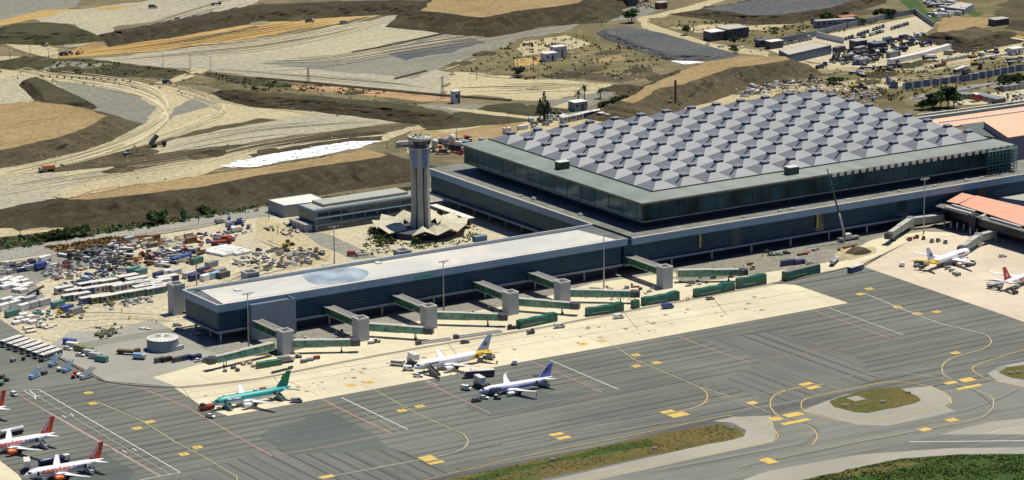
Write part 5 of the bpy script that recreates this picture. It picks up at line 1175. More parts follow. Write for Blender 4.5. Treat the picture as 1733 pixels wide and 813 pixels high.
@proto('catering')
def _():
    t=E_('catering_truck'); mb=MB(); mb.box(-3.8,3.8,-1.1,1.1,.6,1.0); mb.build('chassis',m_chas,t)
    mb=MB(); mb.box(-3.8,2.6,-1.25,1.25,2.6,4.9); mb.build('body',PAINT,t); mb=MB(); mb.box(-3.9,2.7,-1.3,1.3,4.91,5.0); mb.build('roof',m_capw,t)
    for s in (1,-1):
        mb=MB(); mb.beam((-3,s*.9,1.0),(1.6,s*.9,2.4),.15,.2); mb.beam((1.6,s*.75,1.0),(-3,s*.75,2.4),.15,.2); mb.build('scissor_lift',m_conduit,t)
    mb=MB(); mb.box(2.0,3.9,-1.1,1.1,1.01,2.5); mb.build('cab',m_capw,t); mb=MB(); mb.box(3.91,3.95,-1,1,1.6,2.35); mb.build('windscreen',m_vg,t); wheels(t,(-2.4,2.8),1.2,.45); return t
@proto('truck')
def _():
    t=E_('box_truck'); mb=MB(); mb.box(-4.6,4.6,-1.0,1.0,.6,1.0); mb.build('chassis',m_chas,t); mb=MB(); mb.box(-4.6,2.2,-1.25,1.25,1.01,3.3); mb.build('body',PAINT,t)
    mb=MB(); mb.box(2.6,4.6,-1.2,1.2,1.01,2.9); mb.build('cab',m_capw,t); mb=MB(); mb.box(4.61,4.66,-1.1,1.1,1.8,2.7); mb.build('windscreen',m_vg,t); wheels(t,(-3.3,3.4),1.2,.5,.3); return t
@proto('flatbed')
def _():
    t=E_('flatbed_truck'); mb=MB(); mb.box(-5.6,5.2,-1.2,1.2,.9,1.25); mb.build('bed',m_chas,t); mb=MB(); mb.box(-5.2,2.4,-1.05,1.05,1.26,2.1); mb.build('load',MATTE,t)
    mb=MB(); mb.box(3.2,5.2,-1.2,1.2,1.26,3.0); mb.build('cab',PAINT,t); mb=MB(); mb.box(5.21,5.26,-1.1,1.1,1.9,2.8); mb.build('windscreen',m_vg,t); wheels(t,(-4.4,-3.1,4.0),1.2,.5,.3); return t
@proto('dump')
def _():
    t=E_('dump_truck'); mb=MB(); mb.box(-4.6,4.6,-.6,.6,.9,1.3); mb.build('chassis',m_chas,t)
    side_extrude([(-4.8,1.9),(-4.0,1.4),(1.6,1.35),(2.0,3.0),(3.2,3.15),(3.2,3.3),(1.4,3.3),(-4.4,3.1)],-1.5,1.5).build('dump_bed',PAINT,t)
    mb=MB(); mb.box(2.4,4.4,-1.3,1.3,1.31,2.9); mb.build('cab',m_capw,t); mb=MB(); mb.box(4.41,4.46,-1.1,1.1,1.9,2.7); mb.build('windscreen',m_vg,t); wheels(t,(-3.2,-1.6,3.4),1.4,.75,.5); return t
@proto('tipped')
def _():
    t=E_('tipping_truck'); mb=MB(); mb.box(-4.6,4.6,-.6,.6,.9,1.3); mb.build('chassis',m_chas,t)
    side_extrude([(-4.9,1.3),(-4.3,1.0),(.2,5.6),(-.6,6.5),(-1.4,6.6),(-5.3,2.5)],-1.4,1.4).build('dump_bed',PAINT,t)
    mb=MB(); mb.box(2.4,4.4,-1.3,1.3,1.31,2.9); mb.build('cab',m_chas,t); wheels(t,(-3.2,-1.8,3.4),1.4,.7,.5); return t
@proto('excavator')
def _():
    t=E_('excavator')
    for s in (1,-1): mb=MB(); side_extrude([(-2.2,.1),(2.2,.1),(2.6,.5),(2.2,.95),(-2.2,.95),(-2.6,.5)],s*1.25-.3,s*1.25+.3,mb); mb.build('track',m_chas,t)
    mb=MB(); mb.box(-2.6,1.2,-1.3,1.3,1.1,2.0); mb.build('body',PAINT,t); mb=MB(); mb.box(-.4,1.2,.3,1.25,2.01,3.0); mb.build('cab',m_vg,t)
    mb=MB(); mb.beam((1.0,-.3,1.6),(4.2,-.3,4.6),.5,.6); b_=mb.build('boom',PAINT,t); mb=MB(); mb.beam((4.1,-.3,4.9),(6.2,-.3,1.6),.4,.45); mb.build('stick',PAINT,t); mb=MB(); mb.box(5.6,6.6,-.9,.3,.5,1.5); mb.build('bucket',m_dkmetal,t); return t
@proto('loader')
def _():
    t=E_('wheel_loader'); mb=MB(); mb.box(-3,.4,-1,1,.9,2.0); mb.build('body',PAINT,t); mb=MB(); mb.box(-.7,.7,-.8,.8,2.01,3.3); mb.build('cab',m_vg,t)
    mb=MB(); mb.beam((.6,0,1.4),(3.2,0,.9),.9,.4); mb.build('arm',PAINT,t); mb=MB(); side_extrude([(3.0,.2),(4.3,.2),(3.6,.7),(3.3,1.4),(3.0,1.3)],-1.4,1.4,mb); mb.build('bucket',m_dkmetal,t); wheels(t,(-2,1.4),1.3,.8,.5); return t
@proto('container')
def _():
    t=E_('storage_container'); mb=MB(); mb.box(-3,3,-1.2,1.2,.12,2.45); mb.build('walls',PAINT,t); mb=MB(); mb.box(-3.05,3.05,-1.25,1.25,2.451,2.58); mb.build('roof',MATTE,t)
    mb=MB()
    for i in range(11): x=-2.7+i*.54; mb.box(x-.06,x+.06,-1.235,-1.2,.2,2.4)
    mb.build('ribs',PAINT,t); return t
@proto('cabin')
def _():
    t=E_('site_cabin'); mb=MB(); mb.box(-3.6,3.6,-1.25,1.25,.15,2.6); mb.build('walls',PAINT,t); mb=MB(); mb.box(-3.75,3.75,-1.4,1.4,2.601,2.78); mb.build('roof',m_capw,t)
    for x in (-2.3,1.6): mb=MB(); mb.box(x-.6,x+.6,-1.29,-1.255,1.1,2.0); mb.build('window',m_vg,t)
    mb=MB(); mb.box(-.5,.4,-1.29,-1.255,.2,2.1); mb.build('door',m_dkmetal,t); return t
@proto('crate')
def _():
    t=E_('material_crate'); mb=MB(); mb.box(-1.1,1.1,-.8,.8,.15,1.1); mb.build('load',MATTE,t); mb=MB(); mb.box(-1.2,1.2,-.9,.9,0,.14); mb.build('pallet',plain('pallet_wood',(.28,.2,.12),.8) if 'pallet_wood' not in bpy.data.materials else bpy.data.materials['pallet_wood'],t); return t
@proto('boards')
def _():
    t=E_('stack_of_boards'); mb=MB()
    for k in range(4): mb.box(-2.4+.1*k,2.4-.07*k,-.8,.75-.05*k,.1+k*.25,.32+k*.25)
    mb.build('boards',MATTE,t); mb=MB(); mb.box(-1.6,-1.4,-.9,.9,0,.1); mb.box(1.4,1.6,-.9,.9,0,.1); mb.build('bearers',m_chas,t); return t
@proto('pipes')
def _():
    t=E_('pipe_stack'); 
    for j,y in ((0,-.6),(0,0),(0,.6),(1,-.3),(1,.3),(2,0)):
        mb=MB(); mb.tube((-3,y,.3+j*.52),(3,y,.3+j*.52),.29,n=8); mb.build('pipe',MATTE,t)
    return t
@proto('lift')
def _():
    t=E_('boom_lift'); mb=MB(); mb.box(-1.5,1.5,-.9,.9,.5,1.3); mb.build('body',PAINT,t); mb=MB(); mb.beam((-.8,0,1.4),(3.0,0,2.4),.3,.3); mb.build('boom',PAINT,t); mb=MB(); mb.box(3.0,3.9,-.6,.6,2.2,3.2); mb.build('basket',m_conduit,t); wheels(t,(-1,1),.95,.4); return t
@proto('skip')
def _():
    t=E_('rubble_skip'); side_extrude([(-1.7,.2),(1.7,.2),(2.3,1.5),(-2.3,1.5)],-1,1).build('body',PAINT,t); mb=MB(); mb.box(-2,2,-.85,.85,1.501,1.75); mb.build('load',m_bankl,t); return t
@proto('trolleys')
def _():
    t=E_('baggage_trolley'); mb=MB(); mb.box(-1.3,1.3,-.7,.7,.35,.5); mb.build('deck',m_capw,t); mb=MB(); mb.box(-1.3,-1.2,-.7,.7,.51,1.4); mb.build('end_frame',m_capw,t); wheels(t,(-.9,.9),.7,.25); return t
# a dense heap of rubble or gravel
def heap(name,px,py,rx,ry,h,mat,lab,cat='heap'):
    c=W(px,py,.1); mb=MB(); n=22; rows=[]
    for k in range(7):
        q=1-k/6; rows.append([(c.x+math.cos(2*math.pi*i/n)*rx*q*(1+.25*mn.noise(Vector((i*.7,k*.5,px)))),c.y+math.sin(2*math.pi*i/n)*ry*q*(1+.25*mn.noise(Vector((i*.7,k*.5,py)))),c.z+h*(1-q*q)*(1+.3*mn.noise(Vector((i,k,3)))))  for i in range(n)])
    mb.grid(rows,True,False); o=mb.build(name,mat); tag(o,lab,cat)
# ---- palette
PAL={'white':(.72,.72,.70),'pale grey':(.45,.46,.46),'grey':(.25,.26,.27),'dark grey':(.08,.085,.09),'black':(.03,.03,.035),'blue':(.05,.09,.30),'navy blue':(.02,.03,.12),'pale blue':(.25,.42,.62),'red':(.38,.05,.035),'orange':(.48,.20,.07),'yellow':(.55,.38,.04),'green':(.03,.16,.10),'teal':(.08,.21,.19),'olive':(.20,.21,.09),'brown':(.17,.10,.05),'rust brown':(.24,.11,.05),'cream':(.62,.56,.42),'silver':(.5,.52,.54),'beige':(.42,.36,.26)}
NOUN={'car':('car','parked_car'),'van':('van',None),'minibus':('minibus',None),'bus':('bus',None),'tug':('baggage tug',None),'cart':('baggage cart',None),'pushtug':('pushback tractor',None),'fuel':('fuel truck',None),'stairs':('passenger stairs',None),'catering':('catering truck',None),'truck':('truck',None),'flatbed':('flatbed truck',None),'dump':('dump truck',None),'tipped':('tipping truck',None),'excavator':('excavator',None),'loader':('wheel loader',None),'container':('container',None),'cabin':('cabin',None),'crate':('crate',None),'boards':('boards',None),'pipes':('pipes',None),'lift':('boom lift',None),'skip':('skip',None),'trolleys':('trolley',None)}
GRP={'car':'parked cars','van':'vans','cabin':'site cabins in the construction yard','container':'containers in the yards','crate':'loaded pallets in the construction yard','boards':'stacks of boards in the yard','pipes':'stacks of pipes in the yard','stairs':'mobile passenger stairs','cart':'baggage carts on the apron','trolleys':'empty baggage trolleys','bus':'apron buses','truck':'box trucks','flatbed':'flatbed trucks','dump':'dump trucks in the quarry land','tug':'baggage tugs','fuel':'aircraft fuel trucks','catering':'raised catering trucks','minibus':'minibuses','lift':'boom lifts','skip':'rubble skips','excavator':'excavators','loader':'wheel loaders'}
QL=[]
def put(kind,px,py,col,deg=0,label=None,z=.4,s=(1,1,1),world=None,extra=''):
    fn,p=PROTO[kind]
    if p is None: t=fn(); PROTO[kind][1]=t
    else: t=copy_tree(p)
    loc=world if world is not None else W(px,py,z)
    t.location=loc; t.rotation_euler=(0,0,R_(deg)); t.scale=s
    c=PAL[col]; v=1+(rnd.random()-.5)*.2
    for ch in KIDS.get(t.name,[]): ch.color=(c[0]*v,c[1]*v,c[2]*v,1)
    t.color=(*c,1); t['category']=NOUN[kind][0]; t['group']=GRP.get(kind,kind+' vehicles') if kind in GRP else NOUN[kind][0]+'s on the airfield'
    if label: t['label']=label
    else:
        for k in ('label',): 
            if k in t.keys(): del t[k]
        QL.append((t,extra+col,NOUN[kind][0],loc))
    return t
PD=-32.7    # world angle of the picture's rightward direction
# ================================================================ the vehicles round the aircraft
ax=math.degrees(math.atan2(*(lambda d:(d.y,d.x))(W(41,806)-W(156,779.8))))
put('fuel',92,786,'navy blue',ax+180,'long blue fuel truck parked behind the nearest orange tailed airliner')
put('fuel',14,738,'silver',ax,'silver fuel truck at the left edge behind the second orange tailed airliner')
put('catering',46,797,'white',ax-118,'white catering truck raised to the nose of the nearest orange tailed airliner')
put('stairs',68,812,'pale grey',ax-90,'grey passenger stairs at the front door of the nearest orange tailed airliner')
put('stairs',148,800,'pale grey',ax-90,'grey passenger stairs at the rear door of the nearest orange tailed airliner')
put('stairs',71,757,'pale grey',ax-90,'grey passenger stairs at the rear door of the second orange tailed airliner')
al=math.degrees(math.atan2(*(lambda d:(d.y,d.x))(W(359,684)-W(487,655))))
put('pushtug',350,693,'red',al,'dark red tractor at the nose of the teal airliner',s=(1.1,1.2,1.25)); put('car',356,707,'white',-60,'white car on the dark apron below the red tractor',s=(1,1,1.1))
put('stairs',383,692,'teal',al-90,'teal passenger stairs at the front door of the teal airliner'); put('stairs',470,676,'teal',al-90,'teal passenger stairs at the rear door of the teal airliner')
put('van',502,681,'pale grey',-25,'pale van with dark windows on the concrete edge right of the teal airliner')
put('cart',445,662,'red',al,'red loaded cart under the tail of the teal airliner'); put('tug',430,667,'dark grey',al,'dark tug beneath the wing of the teal airliner')
mo=math.degrees(math.atan2(*(lambda d:(d.y,d.x))(W(699.4,622.7)-W(830,592.5))))
put('minibus',674,619,'white',-50,'white minibus left of the nose of the airliner between the buses')
put('van',692,627,'white',-50,'white van in front of the nose of the airliner on the concrete'); put('car',708,638,'white',-40,'white car by the front stairs of the airliner on the concrete')
put('catering',699,616,'white',mo-100,'white catering truck behind the nose of the airliner on the concrete')
put('stairs',733,636,'dark grey',mo-90,'dark passenger stairs at the front door of the airliner on the concrete'); put('stairs',824,607,'grey',mo-90+12,'grey passenger stairs at the rear door of the airliner on the concrete')
put('bus',811,638,'navy blue',-20,'dark blue apron bus with white roof below the airliner on the concrete'); put('tug',762,622,'dark grey',mo,'dark tug under the wing of the airliner on the concrete'); put('cart',772,618,'dark grey',mo,'dark baggage cart under the wing of the airliner on the concrete')
fl=math.degrees(math.atan2(*(lambda d:(d.y,d.x))(W(809.7,663.5)-W(921,640))))
put('catering',811,655,'pale grey',fl-100,'pale catering truck at the nose of the small blue airliner'); put('van',789,660,'white',-60,'white van left of the nose of the small blue airliner',s=(.9,1,1))
put('car',819,675,'white',-50,'white car ahead of the stairs of the small blue airliner'); put('car',806,680,'dark grey',-10,'dark car with pale roof nearest the corner of the red line')
put('stairs',832,668,'dark grey',fl-85,'dark passenger stairs at the front door of the small blue airliner'); put('stairs',917,653,'pale grey',fl-80,'pale passenger stairs at the rear door of the small blue airliner'); put('tug',842,676,'dark grey',-40,'dark tug below the front stairs of the small blue airliner')
put('van',871,616,'white',60,'white van on the concrete edge between two airliners')
put('pushtug',898,565,'dark grey',-10,'low dark tractor on the road by the leftmost green wrapped unit',s=(.6,.8,1)); put('van',947,555,'silver',-15,'silver van on the concrete road below the green wrapped units'); put('van',1047,539,'white',-15,'white van on the concrete road midway along the green wrapped units')
put('van',1130,522,'blue',-15,'bright blue van on the concrete road below the green wrapped units',s=(1.15,1.1,1.2)); put('car',1202,507,'grey',-10,'grey car at the road edge near the right green wrapped units'); put('car',787,581,'dark grey',-10,'dark car at the kerb below the long white ramps'); put('tug',866,557,'black',-20,'black tug at the kerb left of the first green wrapped unit',s=(1.3,1.3,1.3))
put('tug',638,580,'grey',-10,'grey tug at the foot of the second bridge tower'); put('cart',628,582,'white',-15,'white cart at the foot of the second bridge tower'); put('tug',505,606,'dark grey',-20,'dark tug right of the first bridge tower'); 
for x,y,c in ((514,614,'grey'),(525,611,'pale grey'),(536,608,'red')): put('cart',x,y,c,-8,extra='')
for x,y in ((395,624),(402,628),(412,618),(423,616),(430,621),(381,629)): put('crate',x,y,rnd.choice(['grey','beige','dark grey']),rnd.random()*90)
put('container',446,622,'green',-5,'long bright green container below the first bridge arm',s=(1,1,1)); put('container',463,619,'green',-5,'bright green container below the first bridge tower',s=(1.2,1,1)); put('truck',484,614,'grey',-5,'grey truck right of the bright green containers',s=(.8,.9,.9)); put('flatbed',478,628,'dark grey',10,'dark low trailer on the kerb below the green containers',s=(1.1,.5,.4))
# long white ramps laid on the ground
for px0,px1,lab in (((708,583),(763,575),'shorter of the two long white ramps lying by the kerb'),((772,573),(848,562),'longer of the two long white ramps lying by the kerb')):
    a,b_=W(*px0,.4),W(*px1,.4); t=empty('loading_ramp',a,0,lab,'ramp','long white ramps by the kerb')
    d=b_-a; n_=Vector((-d.y,d.x,0)).normalized()
    for s in (1,-1): mb=MB(); mb.beam(n_*s*1.1,d+n_*s*1.1,.35,.9); mb.build('side_rail',m_capw,t)
    mb=MB(); mb.beam(Vector((0,0,.3)),d+Vector((0,0,.3)),1.8,.15); mb.build('deck',m_conduit,t); mb=MB(); mb.obox((0,0,.1),2,2.6,1.5,math.atan2(d.y,d.x)); mb.build('end_frame',m_dkmetal,t)
# green wrapped passenger bridge sections waiting by the kerb
m_wrap=plain('green_wrap',(.012,.105,.075),.45,var=.35,vs=.5)
def wrapped(p0,p1,lab,h=3.6,w_=3.4,z=.4,top=m_wrap,hump=True):
    a,b_=W(*p0,z),W(*p1,z); t=empty('wrapped_bridge_section',a,0,lab,'wrapped tunnel section','green wrapped bridge sections by the kerb'); d=b_-a; L=d.length; u=d.normalized(); n_=Vector((-u.y,u.x,0))
    rows=[]; K=int(L/2)
    for i in range(K+1):
        s=i/K; hh=h*(1+.05*math.sin(i*1.7))+(.5 if hump and s>.72 else 0); ww=w_/2*(1+.03*math.cos(i*2.3)); p=u*L*s
        rows.append([tuple(p-n_*ww),tuple(p-n_*ww*1.02+Vector((0,0,hh*.55))),tuple(p-n_*ww*.92+Vector((0,0,hh))),tuple(p+n_*ww*.92+Vector((0,0,hh))),tuple(p+n_*ww)])
    mb=MB(); k=mb.grid(rows,False,False); mb.cap(k,5); mb.cap(k+5*K,5,True); mb.build('wrap',m_wrap,t)
    mb=MB(); mb.beam(u*2+Vector((0,0,h*.35))-n_*(w_/2+.05),u*(L*.6)+Vector((0,0,h*.35))-n_*(w_/2+.05),.12,.25); mb.build('strap',m_conduit,t)
    if top is not m_wrap: mb=MB(); mb.beam(Vector((0,0,h+.1)),d+Vector((0,0,h+.1)),w_*.9,.2); mb.build('roof',top,t)
wrapped((877,556),(940,543),'green wrapped section farthest left along the kerb'); wrapped((993,535),(1053,526),'green wrapped section with pale slats, second from the left'); wrapped((1071,522),(1079,520),'short green wrapped block between two long ones',hump=False,w_=3)
wrapped((1088,517),(1147,507),'green wrapped section before the lone bridge tower'); wrapped((1176,503),(1240,491),'long green wrapped section with a hump at its left end'); wrapped((1248,488),(1294,480),'taller green wrapped section at the right end of the row',h=4.6)
wrapped((1327,475),(1384,461),'dark green unit with pale roof standing apart on the right',h=4,top=m_brroof,hump=False)
for x in (1000,1010,1018,1026,1034):
    pass
# between hall and right apron
put('bus',1448,459,'blue',15,'blue and white bus on the road corner by the pale concrete',s=(.75,.9,.9)); put('fuel',1412,447,'pale grey',38,'grey tank truck by the gravel heap',s=(.8,.9,.9)); put('container',1334,449,'navy blue',-5,'navy blue container left of the tank truck',s=(1.3,1,1)); put('container',1352,447,'navy blue',-5,'navy blue container just left of the small pale car',s=(1,1,.8))
put('car',1371,447,'cream',-5); 
for x,y,c in ((1306,433,'grey'),(1318,432,'pale grey'),(1331,430,'dark grey'),(1300,428,'dark grey')): put('car',x,y,c,-20)
for x,y,c in ((1356,432,'rust brown'),(1366,430,'red'),(1420,423,'rust brown'),(1432,420,'rust brown'),(1445,417,'rust brown'),(1380,424,'grey')): put('boards',x,y,c,rnd.random()*60)
heap('gravel_heap',1452,429,8,5,3.2,m_bankl,'grey brown gravel heap at the edge of the pale concrete'); heap('sand_heap',1428,436,7,4,1.6,m_cream2,'pale sand heap just left of the gravel heap')
put('van',1527,450,'white',55,'white van left of the airliner on the pink concrete'); put('car',1697,435,'white',-15,'white car alone on the pink concrete between two airliners')
for x,y,c in ((1551,452,'grey'),(1560,455,'dark grey'),(1597,452,'dark grey'),(1604,456,'grey'),(1611,460,'pale grey'),(1616,464,'white'),(1621,467,'grey'),(1567,450,'silver'),(1590,449,'grey'),(1680,484,'dark grey'),(1692,489,'grey'),(1715,492,'dark grey'),(1722,488,'grey'),(1718,498,'black')): put('cart',x,y,c,rnd.choice([0,-30,20]))
put('fuel',1684,487,'silver',-10,'silver fuel truck beneath the red tail fin',s=(.6,.8,.8)); put('truck',1558,450,'dark grey',-40,'dark truck below the tail of the airliner on the pink concrete',s=(.7,.8,.7)); put('pushtug',1642,450,'dark grey',10,'dark tractor at the wing tip of the airliner on the pink concrete')
for x,y in ((1539,407),(1550,404),(1563,405),(1577,410),(1588,409),(1600,412)): put('tug',x,y,rnd.choice(['dark grey','red','grey']),rnd.random()*180)
# left apron
for i,(x,y) in enumerate(((20,583),(31,587),(42,590.5),(53,594),(64,598),(75,602),(86,606))): put('bus',x,y,'pale grey',22,'%s pale roofed bus from the left in the slanted row'%('first second third fourth fifth sixth seventh'.split()[i]),s=(.95,1,.95))
for x,y,c,d,l in ((60,639,'pale blue',30,'pale blue passenger stairs alone nearest the white lane marking'),(92,618,'pale blue',35,'pale blue passenger stairs uppermost of the parked group'),(115,628,'pale blue',35,'pale blue passenger stairs in the middle of the parked group'),(148,640,'silver',20,'silver passenger stairs against the kerb at the right of the parked group')): put('stairs',x,y,c,d,l)
for x,y,c in ((128,634,'red'),(133,638,'white'),(124,640,'red'),(75,634,'dark grey'),(100,628,'white'),(4,640,'dark grey'),(11,645,'dark grey'),(3,652,'green'),(40,609,'dark grey'),(70,612,'dark grey'),(22,612,'grey')): put('cart',x,y,c,rnd.random()*90)
put('van',24,670,'white',-80,'small white van above the end of the white lane',s=(.7,.9,.9))
for i,(x,y,c) in enumerate(((123,589,'white'),(137,594,'olive'),(152,602,'pale grey'),(172,612,'teal'),(118,583,'blue'),(148,597,'olive'),(162,607,'pale grey'))): put('container',x,y,c,-62 if i not in (0,) else -60)
put('car',115,592,'white',-60); put('car',136,603,'white',-50); put('flatbed',218,600,'brown',-48,'brown loaded flatbed left of the round tank',s=(1,1,1)); put('truck',236,608,'pale blue',-48,'pale blue small truck left of the round tank',s=(.6,.9,.8))
for x,y in ((165,568),(172,571),(180,566),(186,569),(193,565),(176,563),(188,561)): put('lift',x,y,'olive',rnd.random()*360)
for x,y in ((240,557),(246,556),(251,558)): put('trolleys',x,y,'white',-60)
for x,y,d in ((48,556,0),(52,562,0),(70,552,10),(76,553,10),(82,555,10),(88,552,10)): put('trolleys',x,y,'white',d,s=(2,1.4,1))
put('container',301,592,'pale grey',10,'pale wheeled trailer against the right side of the round tank',s=(.9,.8,.7))
for x,y,c in ((282,612,'black'),(300,612,'dark grey'),(315,609,'navy blue'),(332,608,'navy blue'),(352,612,'grey'),(336,612,'white'),(270,613,'dark grey')): put('container' if c!='white' else 'car',x,y,c,8,s=(.8,.8,.8) if c!='white' else (1,1,1))
for x,y in ((300,552),(303,560),(331,567)): put('car',x,y,'pale grey',-15)
# mobile crane
c=W(1436,407,.4); t=empty('mobile_crane',c,0,'mobile crane with a long dark boom leaning over the hall','crane'); mb=MB(); mb.box(-6,6,-1.4,1.4,.8,1.8); mb.build('chassis',m_conduit,t); wheels(t,(-4.5,-3,3,4.5),1.4,.6,.4)
mb=MB(); mb.box(-3,1,-1.3,1.3,1.81,3.6); mb.build('cab',m_capw,t); b0=W(1430,401,3.6)-c; top=W(1400,286,39)-c
mb=MB(); mb.tube(b0,b0+(top-b0)*.35,.75,.65,n=6); mb.build('boom_base',m_conduit,t); mb=MB(); mb.tube(b0+(top-b0)*.35,top,.5,.32,n=6); mb.build('boom',m_dkmetal,t)
for k in range(4): mb=MB(); x=(-5,-5,5,5)[k]; y=(-3,3,-3,3)[k]; mb.beam((x,0,.9),(x,y,.9),.4,.3); mb.box(x-.5,x+.5,y-.5,y+.5,0,.2); mb.build('outrigger',m_conduit,t)
# long thin pole crane leaning by the far corner of the hall roof, drilling rig
c=W(858,225,.3); t=empty('lattice_jib',c,0,'thin red and white crane jib rising behind the far left corner of the hall','crane'); mb=MB(); mb.obox((0,0,0),4,3,3); mb.build('cab',m_capw,t); mb=MB(); mb.tube((0,0,3),W(840,204,22)-c,.35,.25,n=5); mb.build('jib',plain('crane_red',(.55,.2,.15),.5),t)
c=W(1143,184,.3); t=empty('drilling_rig',c,0,'tall rusty drilling rig behind the pyramids','drilling rig'); mb=MB(); mb.box(-2.5,2.5,-1.5,1.5,.3,3); mb.build('body',m_bankl,t); mb=MB(); mb.beam((0,0,1),(0,0.01,1),.1,.1); mb.box(-.5,.5,-.5,.5,3,17); mb.build('mast',plain('rusty_mast',(.14,.08,.05),.7),t)
# arms of the old terminal
for pts,lab in ((((1505,396),(1541,372),(1596,366)),'bent pale passenger bridge of the old terminal reaching left'),(((1628,419),(1656,400),(1683,393)),'bent pale passenger bridge of the old terminal above the airliner nose')):
    c=W(*pts[0],4); t=empty('boarding_bridge',(c.x,c.y,0),0,lab,'boarding bridge','bridges of the older terminal')
    A_,B_,C_=[W(*q,5.5)for q in pts]
    m_pb=plain('pale_bridge_wall',(.26,.27,.26),.5) if 'pale_bridge_wall' not in bpy.data.materials else bpy.data.materials['pale_bridge_wall']
    tunnel(t,(B_.x,B_.y),(A_.x,A_.y),mg=m_pb); tunnel(t,(C_.x,C_.y),(B_.x,B_.y),mg=m_pb,cab=False,ext=.97)
    mb=MB(); mb.tube((B_.x-c.x,B_.y-c.y,0),(B_.x-c.x,B_.y-c.y,7),2.0,n=12); mb.build('rotunda',m_conduit,t)
# round tank
c=W(273,598,.35); t=empty('storage_tank',c,0,'round grey tank with a ribbed pale lid before the pier end','tank'); mb=MB(); c2=MB()
c=c+FWD*7; t.location=c
mb.lathe([(7,0),(7,5.2)],n=40); mb.build('wall',m_panel,t); mb=MB(); mb.lathe([(7.15,5.1),(7.15,5.35),(.4,6.1),(0,6.1)],n=40,smooth=False); mb.build('lid',m_whr,t)
for i in range(20): a=i*math.pi/10; mb=MB(); mb.beam((1*math.cos(a),1*math.sin(a),6.05),(7.1*math.cos(a),7.1*math.sin(a),5.36),.14,.12); mb.build('rib',m_conduit,t)
mb=MB(); mb.box(6.9,7.8,-1,1,0,2.5); mb.build('valve_box',m_capw,t)
# ================================================================ light masts and poles
def mast(px,top,base,lab,z=.35,n=6,grp='tall floodlight masts beside the pier'):
    b_=W(px,base,z); v=W(px,base-100,0) 
    # height from the picture: metres per pixel at that distance
    dist=math.hypot(b_.x-CAM[0],b_.y-CAM[1]); h=(base-top)*dist/F/_cp*1.0/_cp*.985
    t=empty('floodlight_mast',b_,0,lab,'floodlight mast',grp); mb=MB(); mb.tube((0,0,0),(0,0,h),.38,.2,n=8); mb.build('pole',m_conduit,t)
    mb=MB(); mb.box(-2.6,2.6,-.1,.1,h-.1,h+.1); mb.box(-.1,.1,-2,2,h-.5,h-.3); mb.build('crossbar',m_conduit,t)
    for i in range(n): mb=MB(); x=-2.4+4.8*i/(n-1); mb.box(x-.3,x+.3,-.5,-.1,h-.15,h+.4); mb.build('floodlight',m_capw,t)
    return t
mast(421,495,591,'floodlight mast in front of the pier end'); mast(751,441,528,'floodlight mast rising before the middle of the pier'); mast(1022,396,488,'floodlight mast where pier and hall meet'); mast(1563,303,397,'floodlight mast in front of the hall near the old terminal')
mast(566,383,446,'floodlight mast behind the pier in the cream yard',n=4); mast(333,420,483,'floodlight mast behind the stacked cabins of the yard',n=4)
mast(416,498,540,'small floodlight mast',n=3) if 0 else None
m_pole=plain('thin_pole',(.13,.12,.10),.7)
pl=[(16,83,101),(40,87,104),(72,84,100),(50,75,95),(275,90,113),(322,93,116),(357,96,118),(144,333,0)]
poles=[(17,82,102),(41,88,106),(51,76,93),(82,82,100),(276,90,113),(322,93,116),(357,95,118),(146,370,384),(34,382,396),(282,343,359),(321,350,360),(336,368,378),(600,323,336),(655,241,252),(773,215,242),(975,47,73),(911,106,134),(940,60,80),(1018,27,45),(807,112,136),(824,110,130),(903,90,112),(876,94,115),(1283,130,152),(1318,132,150),(1482,165,185),(1365,150,170),(1590,148,160),(1450,365,374),(1619,140,155),(1371,137,150),(470,382,396),(455,350,372),(425,378,392),(510,425,452)]
for i,(x,a,b_) in enumerate(poles):
    p=W(x,b_,.3); dist=math.hypot(p.x-CAM[0],p.y-CAM[1]); h=(b_-a)*dist/F/_cp; t=empty('utility_pole',p); mb=MB(); mb.tube((0,0,0),(0,0,h),.22,.13,n=5); mb.build('pole',m_pole,t); mb=MB(); mb.beam((-.9,0,h-.6),(.9,0,h-.6),.15,.15); mb.build('cross_arm',m_pole,t)
    tag(t,None,'pole','thin utility poles'); QL.append((t,'thin dark','pole',p))
for x,a,b_,lab in ((522,114,140,'lattice pylon on the pale graded field'),(749,129,167,'lattice pylon at the tip of the pale field near the white hut')):
    p=W(x,b_,.3); dist=math.hypot(p.x-CAM[0],p.y-CAM[1]); h=(b_-a)*dist/F/_cp; t=empty('lattice_pylon',p,0,lab,'pylon')
    for sx_ in (-1,1):
        for sy_ in (-1,1): mb=MB(); mb.tube((sx_*.9,sy_*.9,0),(sx_*.2,sy_*.2,h),.1,n=4); mb.build('leg',m_pole,t)
    mb=MB(); K=8
    for k in range(K):
        z0,z1=h*k/K,h*(k+1)/K; r0,r1=.9-.7*k/K,.9-.7*(k+1)/K; mb.tube((-r0,-r0,z0),(r1,-r1,z1),.06,n=4); mb.tube((r0,r0,z0),(-r1,r1,z1),.06,n=4); mb.tube((-r0,r0,z0),(-r1,-r1,z1),.06,n=4)
    mb.build('bracing',m_pole,t)
    mb=MB(); mb.box(-2,2,-.1,.1,h-1.2,h-1.0); mb.build('cross_arm',m_pole,t)
